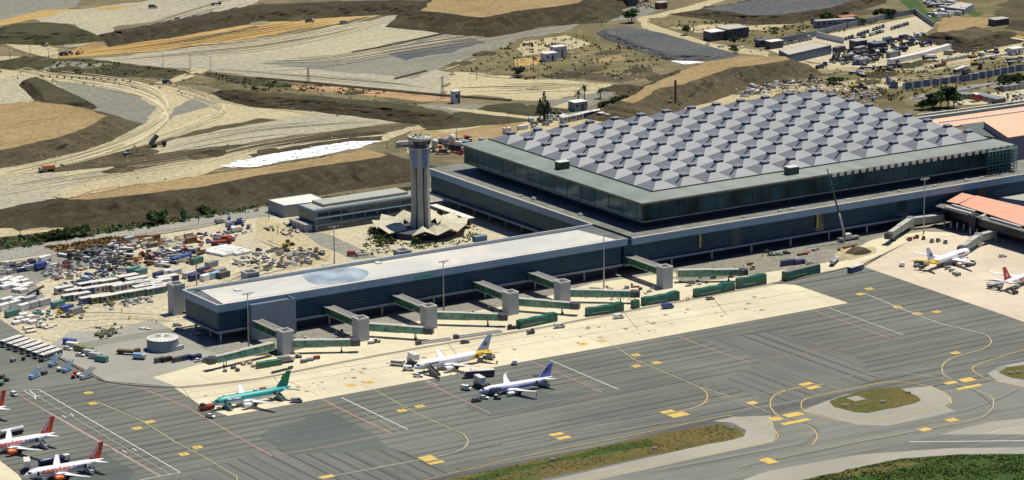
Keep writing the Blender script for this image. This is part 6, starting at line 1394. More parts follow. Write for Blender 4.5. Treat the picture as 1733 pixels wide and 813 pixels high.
# ================================================================ construction yard beside the pier
def inpoly(x,y,P):
    c=False; j=len(P)-1
    for i in range(len(P)):
        if (P[i][1]>y)!=(P[j][1]>y) and x<(P[j][0]-P[i][0])*(y-P[i][1])/(P[j][1]-P[i][1])+P[i][0]: c=not c
        j=i
    return c
used=[]
def scatter(poly,n,kinds,cols,mind=4.0,deg=None,zmul=1.0,z=.25):
    n=int(n*1.3); mind*=.78
    xs=[p[0] for p in poly]; ys=[p[1] for p in poly]; k=0; tries=0
    while k<n and tries<n*60:
        tries+=1; x=rnd.uniform(min(xs),max(xs)); y=rnd.uniform(min(ys),max(ys))
        if not inpoly(x,y,poly): continue
        p=W(x,y,z)
        if any((p.x-q[0])**2+(p.y-q[1])**2<mind*mind for q in used): continue
        used.append((p.x,p.y)); kd=rnd.choice(kinds); d=(rnd.choice(deg)+rnd.uniform(-8,8)) if deg else rnd.uniform(0,360)
        s=rnd.uniform(.6,1.02); put(kd,x,y,rnd.choice(cols),d,z=z,s=(s,s,s*rnd.uniform(.8,1.3)*zmul)); k+=1
GR=['grey','dark grey','pale grey','white','silver','black','beige','navy blue']
# rows of cabins with pale roofs
def row(kind,pts,deg,s=(1,1,1),lab=None):
    for i,(x,y,c) in enumerate(pts):
        put(kind,x,y,c,deg,z=.3,s=s); p=W(x,y,.3); used.append((p.x,p.y))
row('cabin',[(108,496,'pale grey'),(125,500,'grey'),(147,489,'navy blue'),(166,486,'pale grey'),(184,484,'grey'),(152,497,'blue'),(172,494,'pale grey'),(193,491,'beige'),(205,492,'pale grey'),(120,509,'teal'),(137,507,'pale grey'),(150,513,'blue'),(168,512,'olive'),(184,510,'olive'),(200,507,'green'),(214,504,'green'),(230,502,'teal')],4,(1.25,1.25,1.15))
row('cabin',[(216,477,'navy blue'),(231,481,'pale grey'),(245,486,'white'),(228,488,'white'),(243,494,'teal'),(257,490,'green'),(262,497,'teal'),(272,484,'white'),(277,492,'green'),(284,478,'navy blue')],4,(1.45,1.5,1.2))
row('container',[(113,527,'blue'),(128,531,'grey'),(98,520,'teal'),(20,535,'teal'),(8,524,'white'),(24,520,'white'),(42,524,'white'),(30,514,'white'),(12,514,'white'),(58,520,'pale grey'),(50,512,'pale grey'),(74,516,'pale grey'),(333,446,'green'),(358,452,'grey'),(226,462,'teal'),(238,465,'teal'),(320,470,'silver'),(330,474,'navy blue'),(345,463,'navy blue'),(355,467,'rust brown'),(362,471,'pale blue'),(372,465,'grey'),(378,470,'dark grey'),(350,474,'white'),(300,444,'blue'),(313,440,'blue'),(270,470,'navy blue'),(282,467,'white'),(296,466,'pale grey')],20,(1.15,1.2,1.1))
row('crate',[(x,y,'white') for x,y in ((5,478),(14,474),(23,477),(32,474),(41,478),(12,483),(22,485),(31,487),(40,488),(47,484),(28,480),(8,488),(38,494),(30,493))],15,(2.2,2.2,1.3))
row('crate',[(x,y,'white') for x,y in ((352,427),(362,429),(372,431),(382,433),(365,423),(376,425),(387,427),(397,429),(378,420),(389,422),(400,424),(410,427),(390,431),(404,431),(415,429))],10,(2.6,2.4,1.1))
row('crate',[(x,y,'white') for x,y in ((40,535),(52,538),(33,541),(44,545),(55,547),(28,548))],10,(1.8,1.8,1.1))
put('flatbed',376,414,'red',-5,'red truck at the top edge of the yard right of the lamp mast',z=.3,s=(1,1,1)); put('truck',386,409,'red',-10,'dark red truck right behind the red truck of the upper yard',z=.3,s=(.8,.9,.9))
c=W(46,502,.3); t=empty('conveyor',c,0,'long dark inclined conveyor in the left of the yard','conveyor'); mb=MB(); mb.beam((0,0,.5),Vector(W(74,486,3))-c,1.0,.8); mb.build('belt_frame',m_dkmetal,t); mb=MB(); mb.box(5,6,-.8,.8,0,2.2); mb.build('support',m_chas,t)
scatter([(0,448),(75,440),(80,450),(70,460),(0,466)],22,['van','car','boards','crate','truck'],GR+['navy blue','blue'],3.6,[10,20])
scatter([(78,452),(130,444),(148,456),(140,470),(95,476),(72,466)],30,['boards','pipes','crate','skip','lift'],['red','white','silver','pale grey','grey','beige','pale grey','dark grey'],3.0)
scatter([(92,430),(200,415),(215,425),(225,438),(160,445),(110,440)],52,['boards','pipes','crate','skip','van','flatbed'],GR+['dark grey','black','dark grey','grey','green'],3.0)
scatter([(145,438),(220,430),(235,450),(180,462),(148,452)],38,['crate','boards','skip','car','lift'],['dark grey','black','grey','navy blue','silver','dark grey','olive'],3.0)
scatter([(205,440),(238,436),(236,452),(208,450)],16,['crate','boards'],['orange','rust brown','beige','orange'],2.4)
scatter([(190,412),(330,402),(330,412),(225,424)],34,['pipes','boards','crate','container'],['brown','rust brown','beige','brown','grey','cream','dark grey','pale grey'],3.6,[10,15])
scatter([(240,430),(330,418),(345,430),(320,448),(250,455),(238,440)],44,['boards','crate','pipes','flatbed','skip'],['red','white','rust brown','dark grey','grey','silver','black','pale grey','beige','grey'],3.0)
scatter([(130,468),(215,455),(225,468),(200,478),(135,480)],40,['boards','crate','car','pipes'],['grey','dark grey','pale grey','blue','silver','beige','green'],2.8)
scatter([(100,482),(140,478),(125,488),(98,490)],10,['car','crate'],GR,2.6)
scatter([(300,398),(380,395),(395,410),(350,418),(310,412)],20,['car','boards','van','crate'],['grey','pale grey','red','blue','white','dark grey'],3.4)
scatter([(170,512),(255,505),(255,512),(180,527)],15,['car','crate','lift'],['grey','olive','pale grey','beige','dark grey','silver'],3.0)
scatter([(365,372),(410,368),(430,388),(400,402),(355,398)],13,['car','van','truck'],['navy blue','white','pale grey','grey','blue'],4,[10,60])
scatter([(395,440),(450,428),(520,420),(560,428),(520,448),(450,458),(400,452)],58,['boards','crate','pipes','skip','car'],['grey','dark grey','pale grey','silver','white','beige','cream','grey'],3.0)
scatter([(440,388),(480,375),(520,398),(490,402)],12,['crate','car','boards'],['dark grey','grey','pale grey','beige'],3.4)
scatter([(100,524),(150,516),(140,540),(95,538)],14,['crate','boards','lift'],['beige','yellow','grey','dark grey','olive','rust brown'],2.6)
scatter([(60,525),(95,524),(90,548),(60,548)],10,['crate','boards'],['pale grey','white','grey','teal'],2.6)
put('loader',487,417,'yellow',20,'yellow wheel loader on the pale sand between yard and office block',z=.3); put('tug',438,425,'dark grey',0,z=.3)
put('truck',597,433,'red',-40,'small red and white truck on the road below the petal roofs',z=.3,s=(.6,.8,.7))
for x,y,c in ((206,528,'p'),(218,541,'p')): pass
scatter([(470,592),(560,588),(640,570),(700,560),(700,550),(560,560),(480,575)],9,['cart','trolleys','tug','crate'],['grey','dark grey','white','pale grey'],5)
scatter([(720,548),(860,528),(960,512),(950,500),(760,530)],10,['cart','trolleys','tug','crate','boards'],['grey','dark grey','white','pale grey','beige'],5)
scatter([(980,505),(1110,500),(1100,480),(1000,490)],14,['boards','pipes','crate','lift'],['grey','dark grey','green','pale grey','rust brown'],3.5)
scatter([(1150,478),(1250,455),(1290,440),(1280,462),(1160,492)],10,['boards','crate','tug','skip'],['grey','dark grey','pale grey','red','orange'],4)
# ---------------- quarry plant
Q=[('tipped',268,249,'dark grey',10,'dark tipping truck with raised body on the graded platform'),('excavator',217,264,'grey',20,'dark excavator on the slope left of the tipping truck'),('dump',79,291,'orange',-160,'orange brown dump truck driving on the haul road at the left'),('dump',283,142,'navy blue',-20,'dark dump truck at the road fork in the middle of the haul road'),('truck',259,14,'dark grey',-20,'dark box truck near the top edge beside a pale heap'),('flatbed',366,9,'black',10,'black low truck by the top dark bank'),('excavator',523,185,'red',10,'red machine on the cream platform below the long dark bank'),('car',105,281,'pale grey',-10,'grey car following the orange brown dump truck'),('car',44,382,'red',-10,'red car on the sandy track at the far left'),('truck',76,78,'black',-60,'tall black truck at the bend of the haul road'),('truck',626,18,'pale grey',0,None),('truck',524,38,'dark grey',0,None),('truck',583,41,'grey',0,None),('dump',108,94,'dark grey',10,None),('dump',116,93,'dark grey',10,None),('excavator',132,92,'orange',40,None),('dump',385,160,'orange',0,None),('van',403,161,'pale grey',0,None),('flatbed',897,134,'rust brown',0,None),('car',875,131,'silver',0,None),('flatbed',893,78,'black',-10,None),('van',300,33,'grey',0,None)]
for k,x,y,c,d,l in Q:
    q_=1.0 if (x,y) in ((268,249),(79,291),(217,264)) else .66
    put(k,x,y,c,d-20,l,z=.2,s=(q_,q_,q_*1.1))
m_post=plain('dark_post',(.04,.04,.04),.8)
for i in range(13):
    x=72+i*12.4; y=131+.0004*(x-70)**2*.35+ (i*.35); p=W(x,y,.2); t=empty('bollard',p); mb=MB(); mb.tube((0,0,0),(0,0,1.2),.55,.45,n=6); mb.build('drum',m_post,t); mb=MB(); mb.tube((0,0,1.2),(0,0,1.5),.2,n=5); mb.build('cap',m_capw,t); tag(t,'small dark drum in the curved line beside the wide haul road','bollard','row of dark drums along the haul road')
def hut(px,py,w_,d_,h,lab,wall,roof,door=True,cat='hut',deg=0):
    p=W(px,py,.2); t=empty('site_hut' if cat=='hut' else cat.replace(' ','_'),p,R_(deg),lab,cat); mb=MB(); mb.box(-w_/2,w_/2,-d_/2,d_/2,0,h); mb.build('wall',wall,t); mb=MB(); mb.box(-w_/2-.3,w_/2+.3,-d_/2-.3,d_/2+.3,h+.01,h+.35); mb.build('roof',roof,t)
    if door: mb=MB(); mb.box(.3,1.6,-d_/2-.08,-d_/2-.01,0,h*.75); mb.build('door',m_dkmetal,t)
    for k in range(max(1,int(w_/5))): mb=MB(); x=-w_/2+1+k*4.2; mb.box(x,x+1.2,-d_/2-.08,-d_/2-.01,h*.45,h*.75) if x<.0 or x>1.8 else mb.box(x+1.5,x+2.2,-d_/2-.08,-d_/2-.01,h*.45,h*.75); mb.build('window',m_vg,t)
    return t
m_whwall=plain('whitewashed_wall',(.60,.59,.58),.8,var=.15); m_dkwall=plain('dark_shed_wall',(.09,.09,.095),.8); m_terr=plain('grey_shed_roof',(.40,.38,.33),.8); m_blue_roof=plain('blue_grey_roof',(.10,.13,.17),.7)
hut(771,174,4.5,4,7,'small white hut with a dark door on the track behind the control tower',m_whwall,m_capw)
hut(929,103,9,6,5,'ruined whitewashed house in the scrub, lower half',m_whwall,m_whwall,cat='house'); hut(945,97,9,6,7,'taller whitewashed ruin against the right end of the low one',m_whwall,m_whwall,cat='house')
hut(978,186,9,7,5,'small green and white house under the two palms',plain('green_white_wall',(.30,.38,.33),.7),m_whr,cat='house')
hut(1215,66,17,9,5.5,'dark shed with a flat white roof on the left of a pair',m_dkwall,m_whr,cat='shed',deg=0); hut(1240,63,17,12,6.5,'larger dark shed with a flat white roof on the right of a pair',m_dkwall,m_terr,cat='shed')
hut(1052,8,9,7,7,'dark blue block near the top edge among parked cars',plain('dark_blue_wall',(.03,.05,.10),.7),m_blue_roof,cat='block'); hut(1068,10,8,6,5,'lower dark block beside the dark blue block',m_dkwall,m_blue_roof,cat='block'); hut(1119,14,7,5,4,'small red brown hut by the bend of the pale lane',plain('red_wall',(.20,.06,.05),.8),m_terr)
hut(1412,45,28,4,4.5,'long low grey wall building behind the vehicle yard',plain('grey_blue_wall',(.27,.28,.33),.8),m_terr,cat='low building',deg=-14)
hut(1434,38,12,7,4,'house with a red tiled roof at the end of the grey walls',m_whwall,plain('red_tiles',(.36,.13,.07),.8),cat='house')
# blue roofed silos behind the tower
for i,(x,y,h,l) in enumerate(((736,256,6.5,'white silo right behind the control tower cab'),(765,252,8,'taller white silo with a blue tank left of the hall corner'))):
    p=W(x,y,.3); t=empty('silo',p,0,l,'silo'); mb=MB(); mb.lathe([(0,2),(1.6,4),(1.9,4.2),(1.9,h),(0,h+.6)],n=14); mb.build('body',m_capw,t)
    for k in range(4): mb=MB(); a=k*math.pi/2+.7; mb.tube((1.5*math.cos(a),1.5*math.sin(a),0),(1.5*math.cos(a),1.5*math.sin(a),4.2),.15,n=5); mb.build('leg',m_conduit,t)
scatter([(660,246),(700,240),(760,238),(800,235),(780,262),(735,262),(700,262)],26,['car','container','truck','crate','pipes'],['blue','dark grey','grey','pale grey','red','white','black'],4)
# works along the back of the hall
scatter([(800,245),(880,215),(905,200),(935,196),(985,205),(870,222)],10,['car','van','container'],['pale grey','grey','white','dark grey'],4)
scatter([(922,190),(950,190),(950,203),(915,205)],9,['car'],['dark grey','grey','black','pale grey'],3.5,[-60])
row('cabin',[(992,199,'blue'),(1008,196,'navy blue'),(1024,199,'blue'),(1036,201,'pale grey'),(975,203,'pale grey'),(960,206,'pale grey')],10,(1.3,1.3,1.2))
scatter([(1060,190),(1120,178),(1160,176),(1120,200)],12,['boards','pipes','container','crate'],['grey','pale grey','white','beige','rust brown'],4)
scatter([(1240,155),(1330,138),(1335,146),(1260,165)],26,['pipes','boards','crate','van'],['pale grey','white','grey','beige','dark grey'],4)
scatter([(1300,135),(1345,128),(1352,140),(1300,152)],16,['boards','crate','pipes'],['pale grey','white','grey','beige'],4)
# ---------------- hire yard at the top right
t=shed([(1318,85),(1382,71.5),(1407,76.5),(1334,93)],6,'workshop','long grey roofed workshop left in the vehicle yard at the top right','workshop',m_blue_roof,m_terr,.3)
row('car',[(1328+i*6.3,76-i*1.35,rnd.choice(['navy blue','black','dark grey','grey'])) for i in range(8)],60,(1,1,1))
row('car',[(1338+i*6.2,104-i*1.7,rnd.choice(['navy blue','black','dark grey','silver','grey'])) for i in range(12)],60,(1,1,1))
row('car',[(1432+i*5.2,67-i*1.75,rnd.choice(['black','dark grey','grey','navy blue'])) for i in range(13) if i not in (3,8)],48,(1.25,1.2,1.2))
row('car',[(1442+i*5.2,69.5-i*1.55,rnd.choice(['black','dark grey','grey','navy blue','silver'])) for i in range(19) if i not in (5,11,12)],48,(1.25,1.2,1.2))
scatter([(1405,92),(1440,78),(1500,72),(1560,60),(1605,72),(1540,84),(1510,96),(1460,112),(1410,108)],92,['container','flatbed','truck','skip','boards','loader','crate'],['black','dark grey','navy blue','grey','dark grey','black','pale grey','navy blue','white'],4.2,[10,60])
row('container',[(1420,88,'dark grey'),(1455,88,'grey'),(1484,91,'black'),(1510,96,'grey'),(1436,102,'dark grey'),(1460,108,'grey')],15,(1.5,1.5,1.3))
m_ywall=plain('yard_wall',(.22,.235,.26),.8)
def wall(px,h,lab,mat=None,th=.5,zig=0,cat='wall'):
    mb=MB(); pts=WP(px,.1)
    if zig:
        out=[]
        for a,b_ in zip(pts,pts[1:]):
            L=(b_-a).length; n_=int(L/zig); d=(b_-a).normalized(); nn=Vector((-d.y,d.x,0))
            for i in range(n_): out.append(a+d*(i*L/n_)+nn*(.9 if i%2 else -.9))
        pts=out
    for a,b_ in zip(pts,pts[1:]): mb.beam(a,b_,th,h)
    o=mb.build('boundary_wall',mat or m_ywall); tag(o,lab,cat)
wall([(1299,77),(1340,69),(1384,60),(1424,50)],3.5,'grey boundary wall behind the parked cars of the workshop'); wall([(1424,50),(1506,31),(1548,24)],3.5,'grey wall along the back of the vehicle yard'); wall([(1548,24),(1580,46)],3.5,'grey wall closing the right end of the vehicle yard')
wall([(1372,40),(1398,45),(1436,48)],4,'low blue grey wall left of the red tiled house'); wall([(1382,64),(1428,74)],4,'pale wall between workshop and vehicle rows',m_whwall)
wall([(1505,109),(1560,97),(1606,83)],3.2,'long pale shed roof wall along the front of the vehicle yard',m_whwall,3.5)
wall([(1560,63),(1590,68),(1627,74)],2.5,'short pale wall at the right corner of the vehicle yard',m_whwall,1)
m_fence=plain('blue_grey_fence',(.20,.23,.31),.7)
wall([(1502,139),(1510,149),(1526,152)],4,'curved corner of the tall folded blue grey fence',m_fence,.3,3.2,'fence'); wall([(1526,152),(1640,137),(1733,119),(1800,106)],4,'long tall folded blue grey fence at the right',m_fence,.3,3.2,'fence')
wall([(1545,170),(1640,153),(1733,133),(1800,118)],1.2,'low white barrier along the road behind the fence',m_capw,.5,0,'barrier')
t=shed([(1625,3),(1648,7),(1632,16),(1600,12)],4,'depot','grey depot roof near the top edge right of the green bank','depot',m_ywall,m_terr,.3)
scatter([(1575,22),(1600,22),(1625,26),(1600,30),(1572,30)],14,['container','boards'],['white','pale grey','white','silver'],5)
scatter([(1560,4),(1590,4),(1625,12),(1632,22),(1590,20)],18,['truck','container','flatbed'],['white','pale grey','white','silver','grey'],5)
for x,y,c,k,l in ((1390,115,'navy blue','flatbed','dark blue truck parked before the hire yard gate'),(1373,135,'dark grey','loader','dark wheel loader on the dirt behind the hall'),(1624,123,'silver','bus','white bus beside dark trucks on the dirt'),(1636,125,'dark grey','truck',None),(1496,117,'grey','flatbed',None),(1508,118,'dark grey','flatbed',None),(1615,90,'dark grey','car',None),(1568,100,'white','car',None),(1651,88,'grey','car',None),(1655,84,'grey','car',None),(1342,124,'red','flatbed',None),(1443,149,'yellow','excavator',None),(1458,151,'dark grey','loader',None),(1459,167,'dark grey','tug',None),(1480,170,'grey','van',None),(1591,113,'rust brown','flatbed',None),(1650,110,'yellow','excavator',None),(1647,98,'yellow','excavator',None)): put(k,x,y,c,rnd.uniform(-40,40),l,z=.2)
row('container',[(1600+i*7,104-i*1.3,'pale grey') for i in range(7)],13,(1,1,.7)); row('container',[(1650+i*8,103-i*1.5,'white') for i in range(8)],13,(1.1,.5,.5))
row('container',[(1622+i*8.6,166+(0 if i<5 else (i-4)*2.0),'grey') for i in range(9)],5,(1.2,1.5,1.1)); row('container',[(1704+i*9,153-i*1.2,'blue' if i==9 else 'grey') for i in range(4)],5,(1.3,1.6,1.2))
put('cabin',1652,171,'red',80,'red cabin on end between grey container rows',z=.2,s=(.8,1.2,1.6)); scatter([(1615,172),(1650,172),(1640,178),(1612,178)],3,['boards'],['white'],4); scatter([(1660,172),(1733,160),(1733,166),(1690,174)],7,['car','van'],['dark grey','grey','white'],4)
scatter([(1635,95),(1733,78),(1733,86),(1650,102)],5,['flatbed','container'],['white','dark grey'],6)
wall([(1700,66),(1733,71),(1800,80)],1.2,'white lined barrier at the right edge above the sandy track',m_capw,2,0,'barrier')
# spoil heaps along the earthworks and a denser far right
def spoil(px,py,r,h,mat,seed):
    c=W(px,py,.1); mb=MB(); n=18; rows=[]
    for k in range(6):
        q=1-k/5; rows.append([(c.x+math.cos(2*math.pi*i/n)*r*1.6*q*(1+.35*mn.noise(Vector((i*.6,k*.5,seed)))),c.y+math.sin(2*math.pi*i/n)*r*q*(1+.35*mn.noise(Vector((i*.6,k*.5,seed+9)))),c.z+h*(1-q*q)*(1+.4*mn.noise(Vector((i,k,seed))))-(.3 if k==0 else 0)) for i in range(n)])
    mb.grid(rows,True,False); tag(mb.build('terrain',mat),kind='structure')
r5=random.Random(5)
for x,y,r,h,m in ((410,26,5,1.4,m_bank),(418,24,4,1.2,m_bankl),(440,40,5,1.2,m_rutd),(500,34,5,1.2,m_bankl),(345,92,3,.8,m_rutg),(205,289,7,1.8,m_bankl),(355,262,8,2.2,m_bank),(340,266,6,1.6,m_bankl),(232,260,9,2.0,m_bankl),(600,158,5,1.2,m_bank2),(820,92,6,2,m_bankl),(940,78,5,1.6,m_bank),(1000,118,8,1.6,m_bankl),(1078,120,7,1.6,m_bank2),(1128,132,9,1.6,m_bank2),(1145,127,6,1.2,m_bankl),(905,150,4,1,m_rutd),(850,182,10,1.6,m_bank2),(1050,150,9,2,m_bank),(1066,156,7,2,m_bankl),(1488,128,9,2,m_bank),(1535,112,8,1.6,m_bank2),(1562,106,6,1.4,m_bankl),(1470,140,7,1.4,m_bank2),(1690,60,10,2,m_bank),(1300,30,8,2,m_bank),(110,118,7,1.6,m_bank2),(200,124,8,1.4,m_bank),(250,127,7,1.4,m_bank2),(30,62,9,2,m_bank2),(60,100,6,1.4,m_bank2),(150,335,6,1,m_bank),(1030,90,7,1.5,m_bankl),(1460,22,8,1.6,m_bankl),(1390,30,6,1,m_bankl),(780,108,6,1.2,m_bankl),(960,128,9,1.2,m_bank)): spoil(x,y,r,h,m,x*.1)
scatter([(1560,95),(1640,82),(1640,92),(1570,108)],7,['truck','car','flatbed','container'],['pale grey','dark grey','white','grey'],6)
scatter([(1440,118),(1560,100),(1560,110),(1440,132)],9,['car','flatbed','boards','loader'],['dark grey','grey','pale grey','yellow'],5)
scatter([(1655,100),(1733,88),(1733,108),(1660,120)],8,['truck','car','flatbed','boards'],['dark grey','grey','white','pale grey'],6)
scatter([(1075,0),(1110,2),(1108,14),(1078,14)],8,['car'],['dark grey','black','grey','pale grey'],4)
scatter([(1330,60),(1390,50),(1370,64),(1330,70)],7,['car','crate'],['dark grey','grey','white'],4.5)
scatter([(1180,72),(1290,86),(1290,92),(1200,80)],5,['car','boards'],['grey','white'],5)
scatter([(1340,155),(1480,160),(1460,168),(1330,162)],14,['boards','pipes','crate'],['grey','pale grey','beige','rust brown','orange'],4)
hut(1310,81,10,6,4.5,'small pale shed at the left gate of the workshop',m_dkwall,m_whr,cat='shed'); hut(1290,78,8,5,4,'grey tank shed just left of the small pale shed',m_dkwall,m_blue_roof,cat='shed'); hut(1452,84,9,7,6,'tall grey box building standing among the machines of the hire yard',m_dkwall,m_terr,cat='building',door=False); hut(1485,87,10,7,5.5,'dark box building right of the tall grey one in the hire yard',m_dkwall,m_blue_roof,cat='building',door=False); hut(1690,42,12,7,4,'low brown building at the right edge below the green bank',m_dkwall,m_terr,cat='building'); hut(1650,66,9,5,4,'small pale hut above the sandy mound at the right',m_whwall,m_whr); hut(1718,92,9,6,4,'pale hut at the right edge above the folded fence',m_whwall,m_whr)
# ================================================================ finish labels of the many small things
LM=[('the round grey tank',W(273,590)),('the control tower',W(712,390)),('the office block',W(600,370)),('the warehouse',W(505,350)),('the near end of the pier',W(320,560)),('the row of slanted buses',W(50,592)),('the red truck of the upper yard',W(376,414)),('the cabins lamp mast',W(333,483)),('the lamp mast in the cream yard',W(566,446)),('the dark inclined conveyor',W(60,494)),('the brown reeds',W(180,414)),('the gravel heap',W(1452,429)),('the pink apron airliner',W(1600,436)),('the red tail fin',W(1690,480)),('the teal airliner',W(420,670)),('the top right workshop',W(1360,82)),('the folded blue grey fence',W(1610,138)),('the red tiled house',W(1434,38)),('the two palms',W(985,175)),('the hire yard front wall',W(1555,97)),('the hut on the track',W(771,174)),('the left lattice pylon',W(522,140)),('the haul road bend',W(76,80)),('the left hall corner',W(783,255)),('the leftmost yellow lifts',W(180,566)),('the white pallets',W(385,428)),('the drilling rig',W(1143,184)),('the top edge depot',W(1620,8)),('the grey container row',W(1640,168)),('the first stand box',W(150,665))]
ORD=['closest','second closest','third closest','fourth closest','fifth closest','sixth closest','seventh closest','eighth closest','ninth closest','tenth closest','eleventh closest','twelfth closest','thirteenth closest','fourteenth closest','fifteenth closest']
bk={}
for t,adj,noun,loc in QL:
    lm=min(LM,key=lambda L:(L[1].x-loc.x)**2+(L[1].y-loc.y)**2); d=Vector(loc)-lm[1]; u,v_=d.dot(RIGHT),d.dot(FWD)*.6
    side=('right of' if u>0 else 'left of') if abs(u)>abs(v_) else ('beyond' if v_>0 else 'in front of')
    bk.setdefault((adj,noun,side,lm[0]),[]).append((d.length,t))
for (adj,noun,side,lm),L in bk.items():
    L.sort(key=lambda q:q[0])
    for i,(d,t) in enumerate(L):
        t['label']=('%s %s %s %s'%(adj,noun,side,lm)) if len(L)==1 else ('%s of the %s %ss %s %s'%(ORD[min(i,14)],adj,noun,side,lm))
# ================================================================ trees, bushes, people
def leafmat(name,c1,c2):
    m,nt,b=newmat(name); b.inputs['Roughness'].default_value=.7; b.inputs['Specular IOR Level'].default_value=.2
    g=N(nt,'ShaderNodeNewGeometry'); rn=g.outputs['Random Per Island']
    n1=noise(nt,coords(nt),.7,3,.6)
    c=mixc(nt,rn,c1,c2); c=mixc(nt,mrange(nt,n1,.35,.7,0,.6),c,tuple(x*.55 for x in c1)); nt.links.new(c,b.inputs['Base Color']); return m
lf1=leafmat('dark_green_leaves',(.025,.055,.018),(.055,.095,.03)); lf2=leafmat('green_leaves',(.04,.085,.02),(.085,.14,.035)); lf3=leafmat('dry_scrub_leaves',(.09,.10,.035),(.15,.14,.06)); lfc=leafmat('blue_green_needles',(.018,.04,.022),(.035,.065,.03))
m_bark=plain('bark',(.13,.09,.06),.9)
def crown_mb(rx,ry,rz,cz,n,leaf,rr,cone=False):
    mb=MB(); cl=[]
    for _ in range(max(6,n//70)):
        th,ph=rr.uniform(0,6.28),rr.uniform(-.6,1.3); q=rr.uniform(.35,.85)
        cl.append((math.cos(th)*math.cos(ph)*rx*q,math.sin(th)*math.cos(ph)*ry*q,math.sin(ph)*rz*q,rr.uniform(.28,.5)))
    for i in range(n):
        if cone:
            h=rr.random()**1.2; a=rr.uniform(0,6.28); q=rx*(1-h)**.75*rr.uniform(.55,1.05); p=Vector((math.cos(a)*q,math.sin(a)*q,cz-rz+2*rz*h))
        else:
            c=rr.choice(cl); v=Vector((rr.gauss(0,1),rr.gauss(0,1),rr.gauss(0,1))).normalized()*rr.uniform(.6,1.08)
            p=Vector((c[0]+v.x*c[3]*rx,c[1]+v.y*c[3]*ry,cz+c[2]+v.z*c[3]*rz))
        a=Vector((rr.gauss(0,1),rr.gauss(0,1),rr.gauss(0,.6))).normalized(); b_=a.cross(Vector((rr.gauss(0,1),rr.gauss(0,1),rr.gauss(0,1)))).normalized(); s=leaf*rr.uniform(.6,1.3)
        mb.poly([p-a*s,p-b_*s*.6,p+a*s,p+b_*s*.6])
    return mb
def tree(px,py,h,rw,lab,mat,group=None,bush=False,name='broadleaf_tree',cat='tree',cone=False,n=None,z=.2):
    rr=random.Random(int(px*7+py)); p=W(px,py,z); t=empty(name,p,rr.uniform(0,6),lab,cat,group)
    trunk=.12*h if bush else .28*h; mb=MB(); mb.tube((0,0,0),(0,0,h*.55),max(.12,h*.035),.06*h*.4,n=7)
    for k in range(4): a=k*1.6+rr.random(); mb.tube((0,0,trunk*.9),(math.cos(a)*rw*.5,math.sin(a)*rw*.5,h*.62),h*.02,h*.008,n=5)
    mb.build('trunk',m_bark,t)
    cz=(h+trunk)/2; crown_mb(rw,rw*.9,(h-trunk)/2*1.05,cz,n or int(420+rw*60),max(.28,rw*.13),rr,cone).build('crown',mat,t); return t
T_=[(80,408,5,5),(92,406,6,6),(104,404,6,6),(117,403,7,6),(127,400,6,5),(144,399,7,6),(256,379,6,5),(266,379,8,7),(276,376,7,6),(309,374,7,4.5),(338,361,4,4),(346,362,5,5),(361,366,4,3.5),(68,408,3.5,4),(56,410,3,4)]
ORDN='first second third fourth fifth sixth seventh eighth ninth tenth eleventh twelfth thirteenth fourteenth fifteenth'.split()
for i,(x,y,h,r) in enumerate(sorted(T_)): tree(x,y,h*.85,r*.75,'%s bush from the left in the green line beside the road'%ORDN[i],lf2,'bushes in the green line beside the road',True,'roadside_bush','bush')
tree(1069,38,9,6,'round dark green tree near the top beside the pale lane',lf1); tree(1163,59,6,4,'small round bushy tree left of the dark sheds',lf1); tree(1242,77,6,4.5,'bushy blue green tree in front of the dark sheds',lfc); tree(1241,90,5,4,'green bush at the lane corner above the sand bank',lf2,None,True,'bush','bush')
tree(878,130,6,5,'dark green tree alone at the left end of the scrub',lfc); tree(1034,192,7,8,'broad dark green tree behind the left edge of the pyramids',lf1); tree(1050,189,9,8,'tallest dark green tree behind the left edge of the pyramids',lf1); tree(1073,190,6,6,'bright green bush right of the broad dark trees',lf2,None,True,'bush','bush')
for i,(x,y,h) in enumerate(((914,205,13),(921,204,17),(927,205,12))): tree(x,y,h,3,'%s of the three cypresses behind the hall corner'%('left','tall middle','right')[i],lfc,'cypresses behind the hall corner',False,'cypress_tree','cypress',True,700)
BT=[(1580,185,9,6),(1592,183,10,6),(1604,182,12,7),(1614,184,10,6),(1570,186,6,5),(1560,186,4,4)]
for i,(x,y,h,r) in enumerate(BT): tree(x,y,h,r,'%s in the clump of green trees beyond the right of the hall'%('third tree from right','second tree from right','tallest tree','rightmost tree','fourth tree from right','leftmost bush')[i],lf2 if i%2 else lf1,'trees beyond the right of the hall')
for x,y,h,r,l,m in ((1397,40,7,6,'dark tree on the left behind the low grey wall',lf1),(1410,38,5,4,'small tree just right of the dark tree behind the wall',lf2),(1430,34,5,4,'small dark tree beside the red tiled roof',lf1),(1492,31,6,6,'dark bushy tree at the back wall of the vehicle yard',lf1),(1502,30,6,6,'second dark bushy tree at the back wall of the vehicle yard',lf1),(1455,42,4,5,'green bush right of the red tiled house',lf2),(1698,150,8,6,'dark tree between container rows at the right edge',lf1),(1721,147,8,7,'dark tree at the right edge among containers',lf1),(1416,143,4,6,'low dark bush on the dirt right of the wheel loader',lf1),(1312,54,3,4,'tiny bush on the grass below the blue plateau',lf3),(1095,205,4,4,'low scrub bush just behind the pyramids',lf3),(648,90,0,0,'',None)):
    if h: tree(x,y,h,r,l,m)
for i,(x,y) in enumerate(((1680,236),(1694,240),(1708,246),(1720,250),(1668,232),(1733,262))): tree(x,y,4,5,'%s low green bush behind the right corner of the hall'%ORDN[i],lf1,'bushes behind the right corner of the hall',True,'bush','bush',z=1)
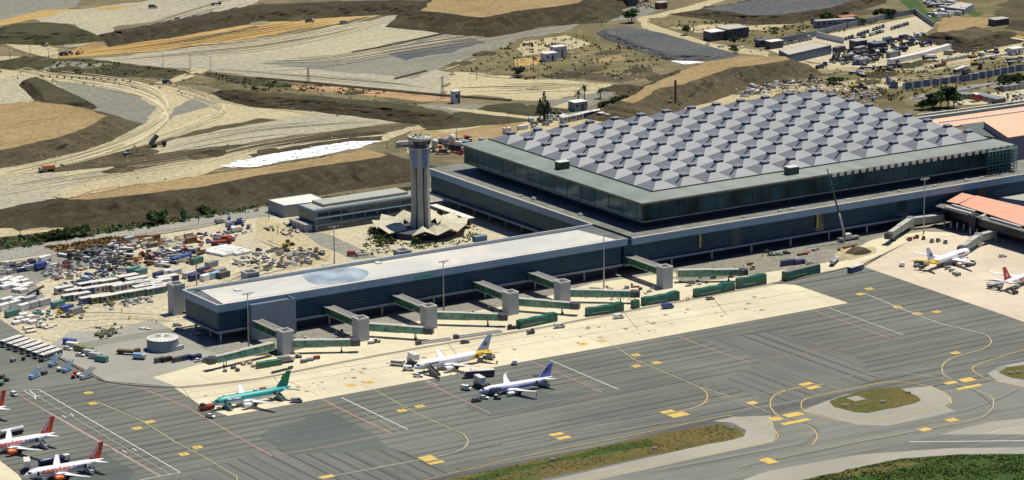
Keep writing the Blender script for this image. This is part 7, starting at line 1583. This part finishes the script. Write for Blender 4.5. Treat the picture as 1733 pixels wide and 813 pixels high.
for i,(x,y) in enumerate(((652,392),(645,400),(640,408),(655,405),(662,412),(634,395),(648,416),(758,372),(772,368),(745,366),(706,412),(790,385))): tree(x,y,3.2,3.2,'%s garden bush round the petal roofs'%ORDN[i],lf2 if i%3 else lf3,'garden bushes round the petal roofs',True,'garden_bush','bush')
# palms
def palm(px,py,h,lab):
    rr=random.Random(int(px)); p=W(px,py,.2); t=empty('palm_tree',p,0,lab,'palm'); mb=MB(); mb.tube((0,0,0),(0,0,h),.4,.28,n=7); mb.build('trunk',m_bark,t); mb=MB()
    for i in range(34):
        a=rr.uniform(0,6.28); el=rr.uniform(-.5,1.2); L=rr.uniform(3,4.4); d=Vector((math.cos(a)*math.cos(el),math.sin(a)*math.cos(el),math.sin(el))); q=Vector((0,0,h)); tn=Vector((-math.sin(a),math.cos(a),0))
        prev=q
        for s in range(4):
            nx=prev+d*L/4; d=(d+Vector((0,0,-.38))).normalized(); w_=.5*(1-s*.22); mb.poly([prev-tn*w_,prev+tn*w_,nx+tn*w_*.7,nx-tn*w_*.7]); prev=nx
    mb.build('crown',lfc,t)
palm(979,181,8,'shorter left palm of the two beside the green and white house'); palm(989,178,10.5,'taller right palm of the two beside the green and white house'); palm(1016,167,4.5,'small lone palm right of the two tall palms')
# scrub on the banks and the dry land
def scrub(name,poly,n,size,mat,z=.3,lab='low dry scrub scattered over the earth'):
    mb=MB(); xs=[p[0] for p in poly]; ys=[p[1] for p in poly]; k=0
    while k<n:
        x=rnd.uniform(min(xs),max(xs)); y=rnd.uniform(min(ys),max(ys))
        if not inpoly(x,y,poly): continue
        p=W(x,y,z)
        if mn.noise(Vector((p.x/11,p.y/11,4)))<rnd.uniform(-.45,.35): continue
        k+=1
        for _ in range(5):
            a=Vector((rnd.gauss(0,1),rnd.gauss(0,1),abs(rnd.gauss(0,.7)))).normalized(); b_=a.cross(Vector((rnd.gauss(0,1),rnd.gauss(0,1),rnd.gauss(0,1)))).normalized(); s=size*rnd.uniform(.5,1.3); q=p+Vector((rnd.gauss(0,1)*size,rnd.gauss(0,1)*size,s*.4)); mb.poly([q-a*s,q-b_*s*.7,q+a*s,q+b_*s*.7])
    o=mb.build(name,mat); tag(o,lab,'scrub',kind='stuff')
scrub('scrub',[(866,72),(1020,60),(1135,100),(1060,135),(960,132),(866,128),(780,120)],230,.8,lf3)
scrub('scrub',[(1088,38),(1300,36),(1540,24),(1400,60),(1300,80),(1130,46)],260,.8,lf3,lab='dry scrub over the olive land at the top right')
scrub('scrub',[(1330,118),(1640,112),(1733,100),(1733,180),(1500,170),(1290,150)],420,.8,lf3,lab='patchy scrub on the dirt between fence and hall')
scrub('scrub',[(0,404),(181,384),(390,353),(553,334),(700,317),(700,324),(553,341),(380,365),(180,397),(0,426)],420,.8,lf2,lab='green weeds along the road edge behind the yards')
scrub('scrub',[(40,110),(150,102),(300,119),(433,133),(700,160),(440,158),(345,128),(200,129),(70,121)],260,.8,lf3,lab='weeds on the mossy banks at the left')
scrub('scrub',[(632,390),(655,380),(690,415),(790,400),(800,380),(820,395),(780,415),(660,428),(600,436)],260,.5,lf2,lab='green planting round the petal roofs')
scrub('reeds',[(80,418),(110,428),(250,408),(260,400),(180,404),(110,416)],900,.9,leafmat('dry_reed_blades',(.24,.15,.05),(.36,.24,.10)),lab='dry brown reeds between road and yard')
gg=leafmat('grass_blades',(.05,.10,.02),(.11,.16,.04))
scrub('grass',[(1362,813),(1450,792),(1525,778),(1625,771),(1733,770),(1733,813)],1800,.35,gg,z=.35,lab='long green grass in the bottom right corner')
scrub('grass',[(740,813),(866,789),(1040,752),(1217,719),(1250,728),(1240,742),(1100,770),(880,813)],900,.22,leafmat('mixed_grass_blades',(.08,.11,.03),(.20,.15,.06)),z=.33,lab='mixed dry and green grass on the long island')
# lamps and small covers on the grass
for i,(x,y) in enumerate(((935,781),(1108,762),(1238,728),(1429,689),(1494,683),(1537,667),(1724,633),(1710,634))):
    p=W(x,y,.35); t=empty('airfield_sign',p,-.6,'%s small white airfield box standing on the grass islands'%ORDN[i],'airfield sign','small white boxes on the grass islands'); mb=MB(); mb.box(-1.1,1.1,-.18,.18,.35,1.2); mb.build('board',m_capw,t)
    for s in (-.8,.8): mb=MB(); mb.box(s-.08,s+.08,-.08,.08,0,.35); mb.build('leg',m_chas,t)
p=W(1449,675,.34); mb=MB(); mb.box(p.x-3,p.x+3,p.y-3,p.y+3,.3,.42); o=mb.build('concrete_slab',m_should2); tag(o,'pale square concrete slab in the short grass island','slab')
# people
def person_mesh(name,stride=.15,lean=0):
    me=bpy.data.meshes.new(name); J=[(0,0,.95),(0,0,1.2),(0,0,1.45),(0,0,1.55),(0,0,1.68),(0,.2,1.42),(.02,.26,1.15),(.1,.25,.92),(0,-.2,1.42),(-.02,-.26,1.15),(.04,-.25,.9),(0,.1,.9),(stride*.5,.1,.5),(stride,.1,.08),(stride+.14,.1,.04),(0,-.1,.9),(-stride*.4,-.1,.5),(-stride,-.1,.08),(-stride+.14,-.1,.04)]
    E=[(0,1),(1,2),(2,3),(3,4),(2,5),(5,6),(6,7),(2,8),(8,9),(9,10),(0,11),(11,12),(12,13),(13,14),(0,15),(15,16),(16,17),(17,18)]
    Rr=[.15,.15,.15,.06,.11,.07,.05,.04,.07,.05,.04,.1,.075,.05,.045,.1,.075,.05,.045]
    me.from_pydata(J,E,[]); o=bpy.data.objects.new('tmp_body',me); COL.objects.link(o); md=o.modifiers.new('s','SKIN'); o.modifiers.new('u','SUBSURF').levels=1
    for v,r_ in zip(me.skin_vertices[0].data,Rr): v.radius=(r_,r_)
    me.skin_vertices[0].data[0].use_root=True
    dg=bpy.context.evaluated_depsgraph_get(); out=bpy.data.meshes.new_from_object(o.evaluated_get(dg)); bpy.data.objects.remove(o); return out
m,nt,b=newmat('clothed_body'); tc=N(nt,'ShaderNodeTexCoord').outputs['Object']; sx=nt.nodes.new('ShaderNodeSeparateXYZ'); nt.links.new(tc,sx.inputs[0]); oi=N(nt,'ShaderNodeObjectInfo')
gt=N(nt,'ShaderNodeMath',operation='GREATER_THAN'); nt.links.new(sx.outputs['Z'],gt.inputs[0]); gt.inputs[1].default_value=.95; g2=N(nt,'ShaderNodeMath',operation='GREATER_THAN'); nt.links.new(sx.outputs['Z'],g2.inputs[0]); g2.inputs[1].default_value=1.53
nt.links.new(mixc(nt,g2.outputs[0],mixc(nt,gt.outputs[0],(.03,.035,.06),oi.outputs['Color']),(.45,.28,.2)),b.inputs['Base Color']); m_body=m; b.inputs['Roughness'].default_value=.8
pm=[person_mesh('person_walking',.18),person_mesh('person_standing',.03)]; hm=MB(); hm.lathe([(.0,1.60),(.125,1.66),(.13,1.74),(.08,1.82),(0,1.84)],n=8); m_hair=plain('dark_hair',(.03,.02,.015),.9)
for q in pm: q.materials.append(m_body)
PC={'dark':(.04,.05,.07),'yellow':(.6,.5,.05),'white':(.7,.7,.7),'orange':(.6,.2,.04),'blue':(.08,.15,.4)}
for x,y,c,l in ((739,646,'dark','nearest to the foot of the front stairs'),(742,646.5,'dark','behind the first walker at the front stairs'),(744,645,'dark','last of the three at the front stairs'),(840,618,'dark','left one at the foot of the rear stairs'),(842,617,'white','right one at the foot of the rear stairs'),(763,634,'yellow','under the wing tip of the airliner between buses'),(774,637,'dark','just left of the blue apron bus'),(797,630,'dark','behind the roof of the blue apron bus'),(206,529,'dark','in the empty cream yard left of the taller figure'),(218,543,'dark','standing alone in the empty cream yard'),(220,540,'orange','beside the lone figure in the cream yard'),(265,548,'white','by the grey line near the pier shadow'),(1162,509,'dark','left one by the humped green wrapped section'),(1165,509,'orange','right one by the humped green wrapped section'),(1290,436,'dark','among grey cars before the hall'),(908,672,'dark','alone on the asphalt right of the small blue airliner')):
    p=W(x,y,.42); t=bpy.data.objects.new('person',rnd.choice(pm)); COL.objects.link(t); t.location=p; t.rotation_euler=(0,0,rnd.uniform(0,6)); t.color=(*PC[c],1); t.scale=(1.05,)*3; tag(t,'person in %s top, %s'%(c,l),'person','people on foot at the airport'); hm.build('hair',m_hair,t)
# haze in the far distance
# keep every label within sixteen words
SH={'%s of the':'of the'}
for o in COL.objects:
    if 'label' in o.keys() and len(o['label'].split())>16: o['label']=o['label'].replace(' of the ',' ',1)
    if 'label' in o.keys() and len(o['label'].split())>16: print('LONG',o['label'])
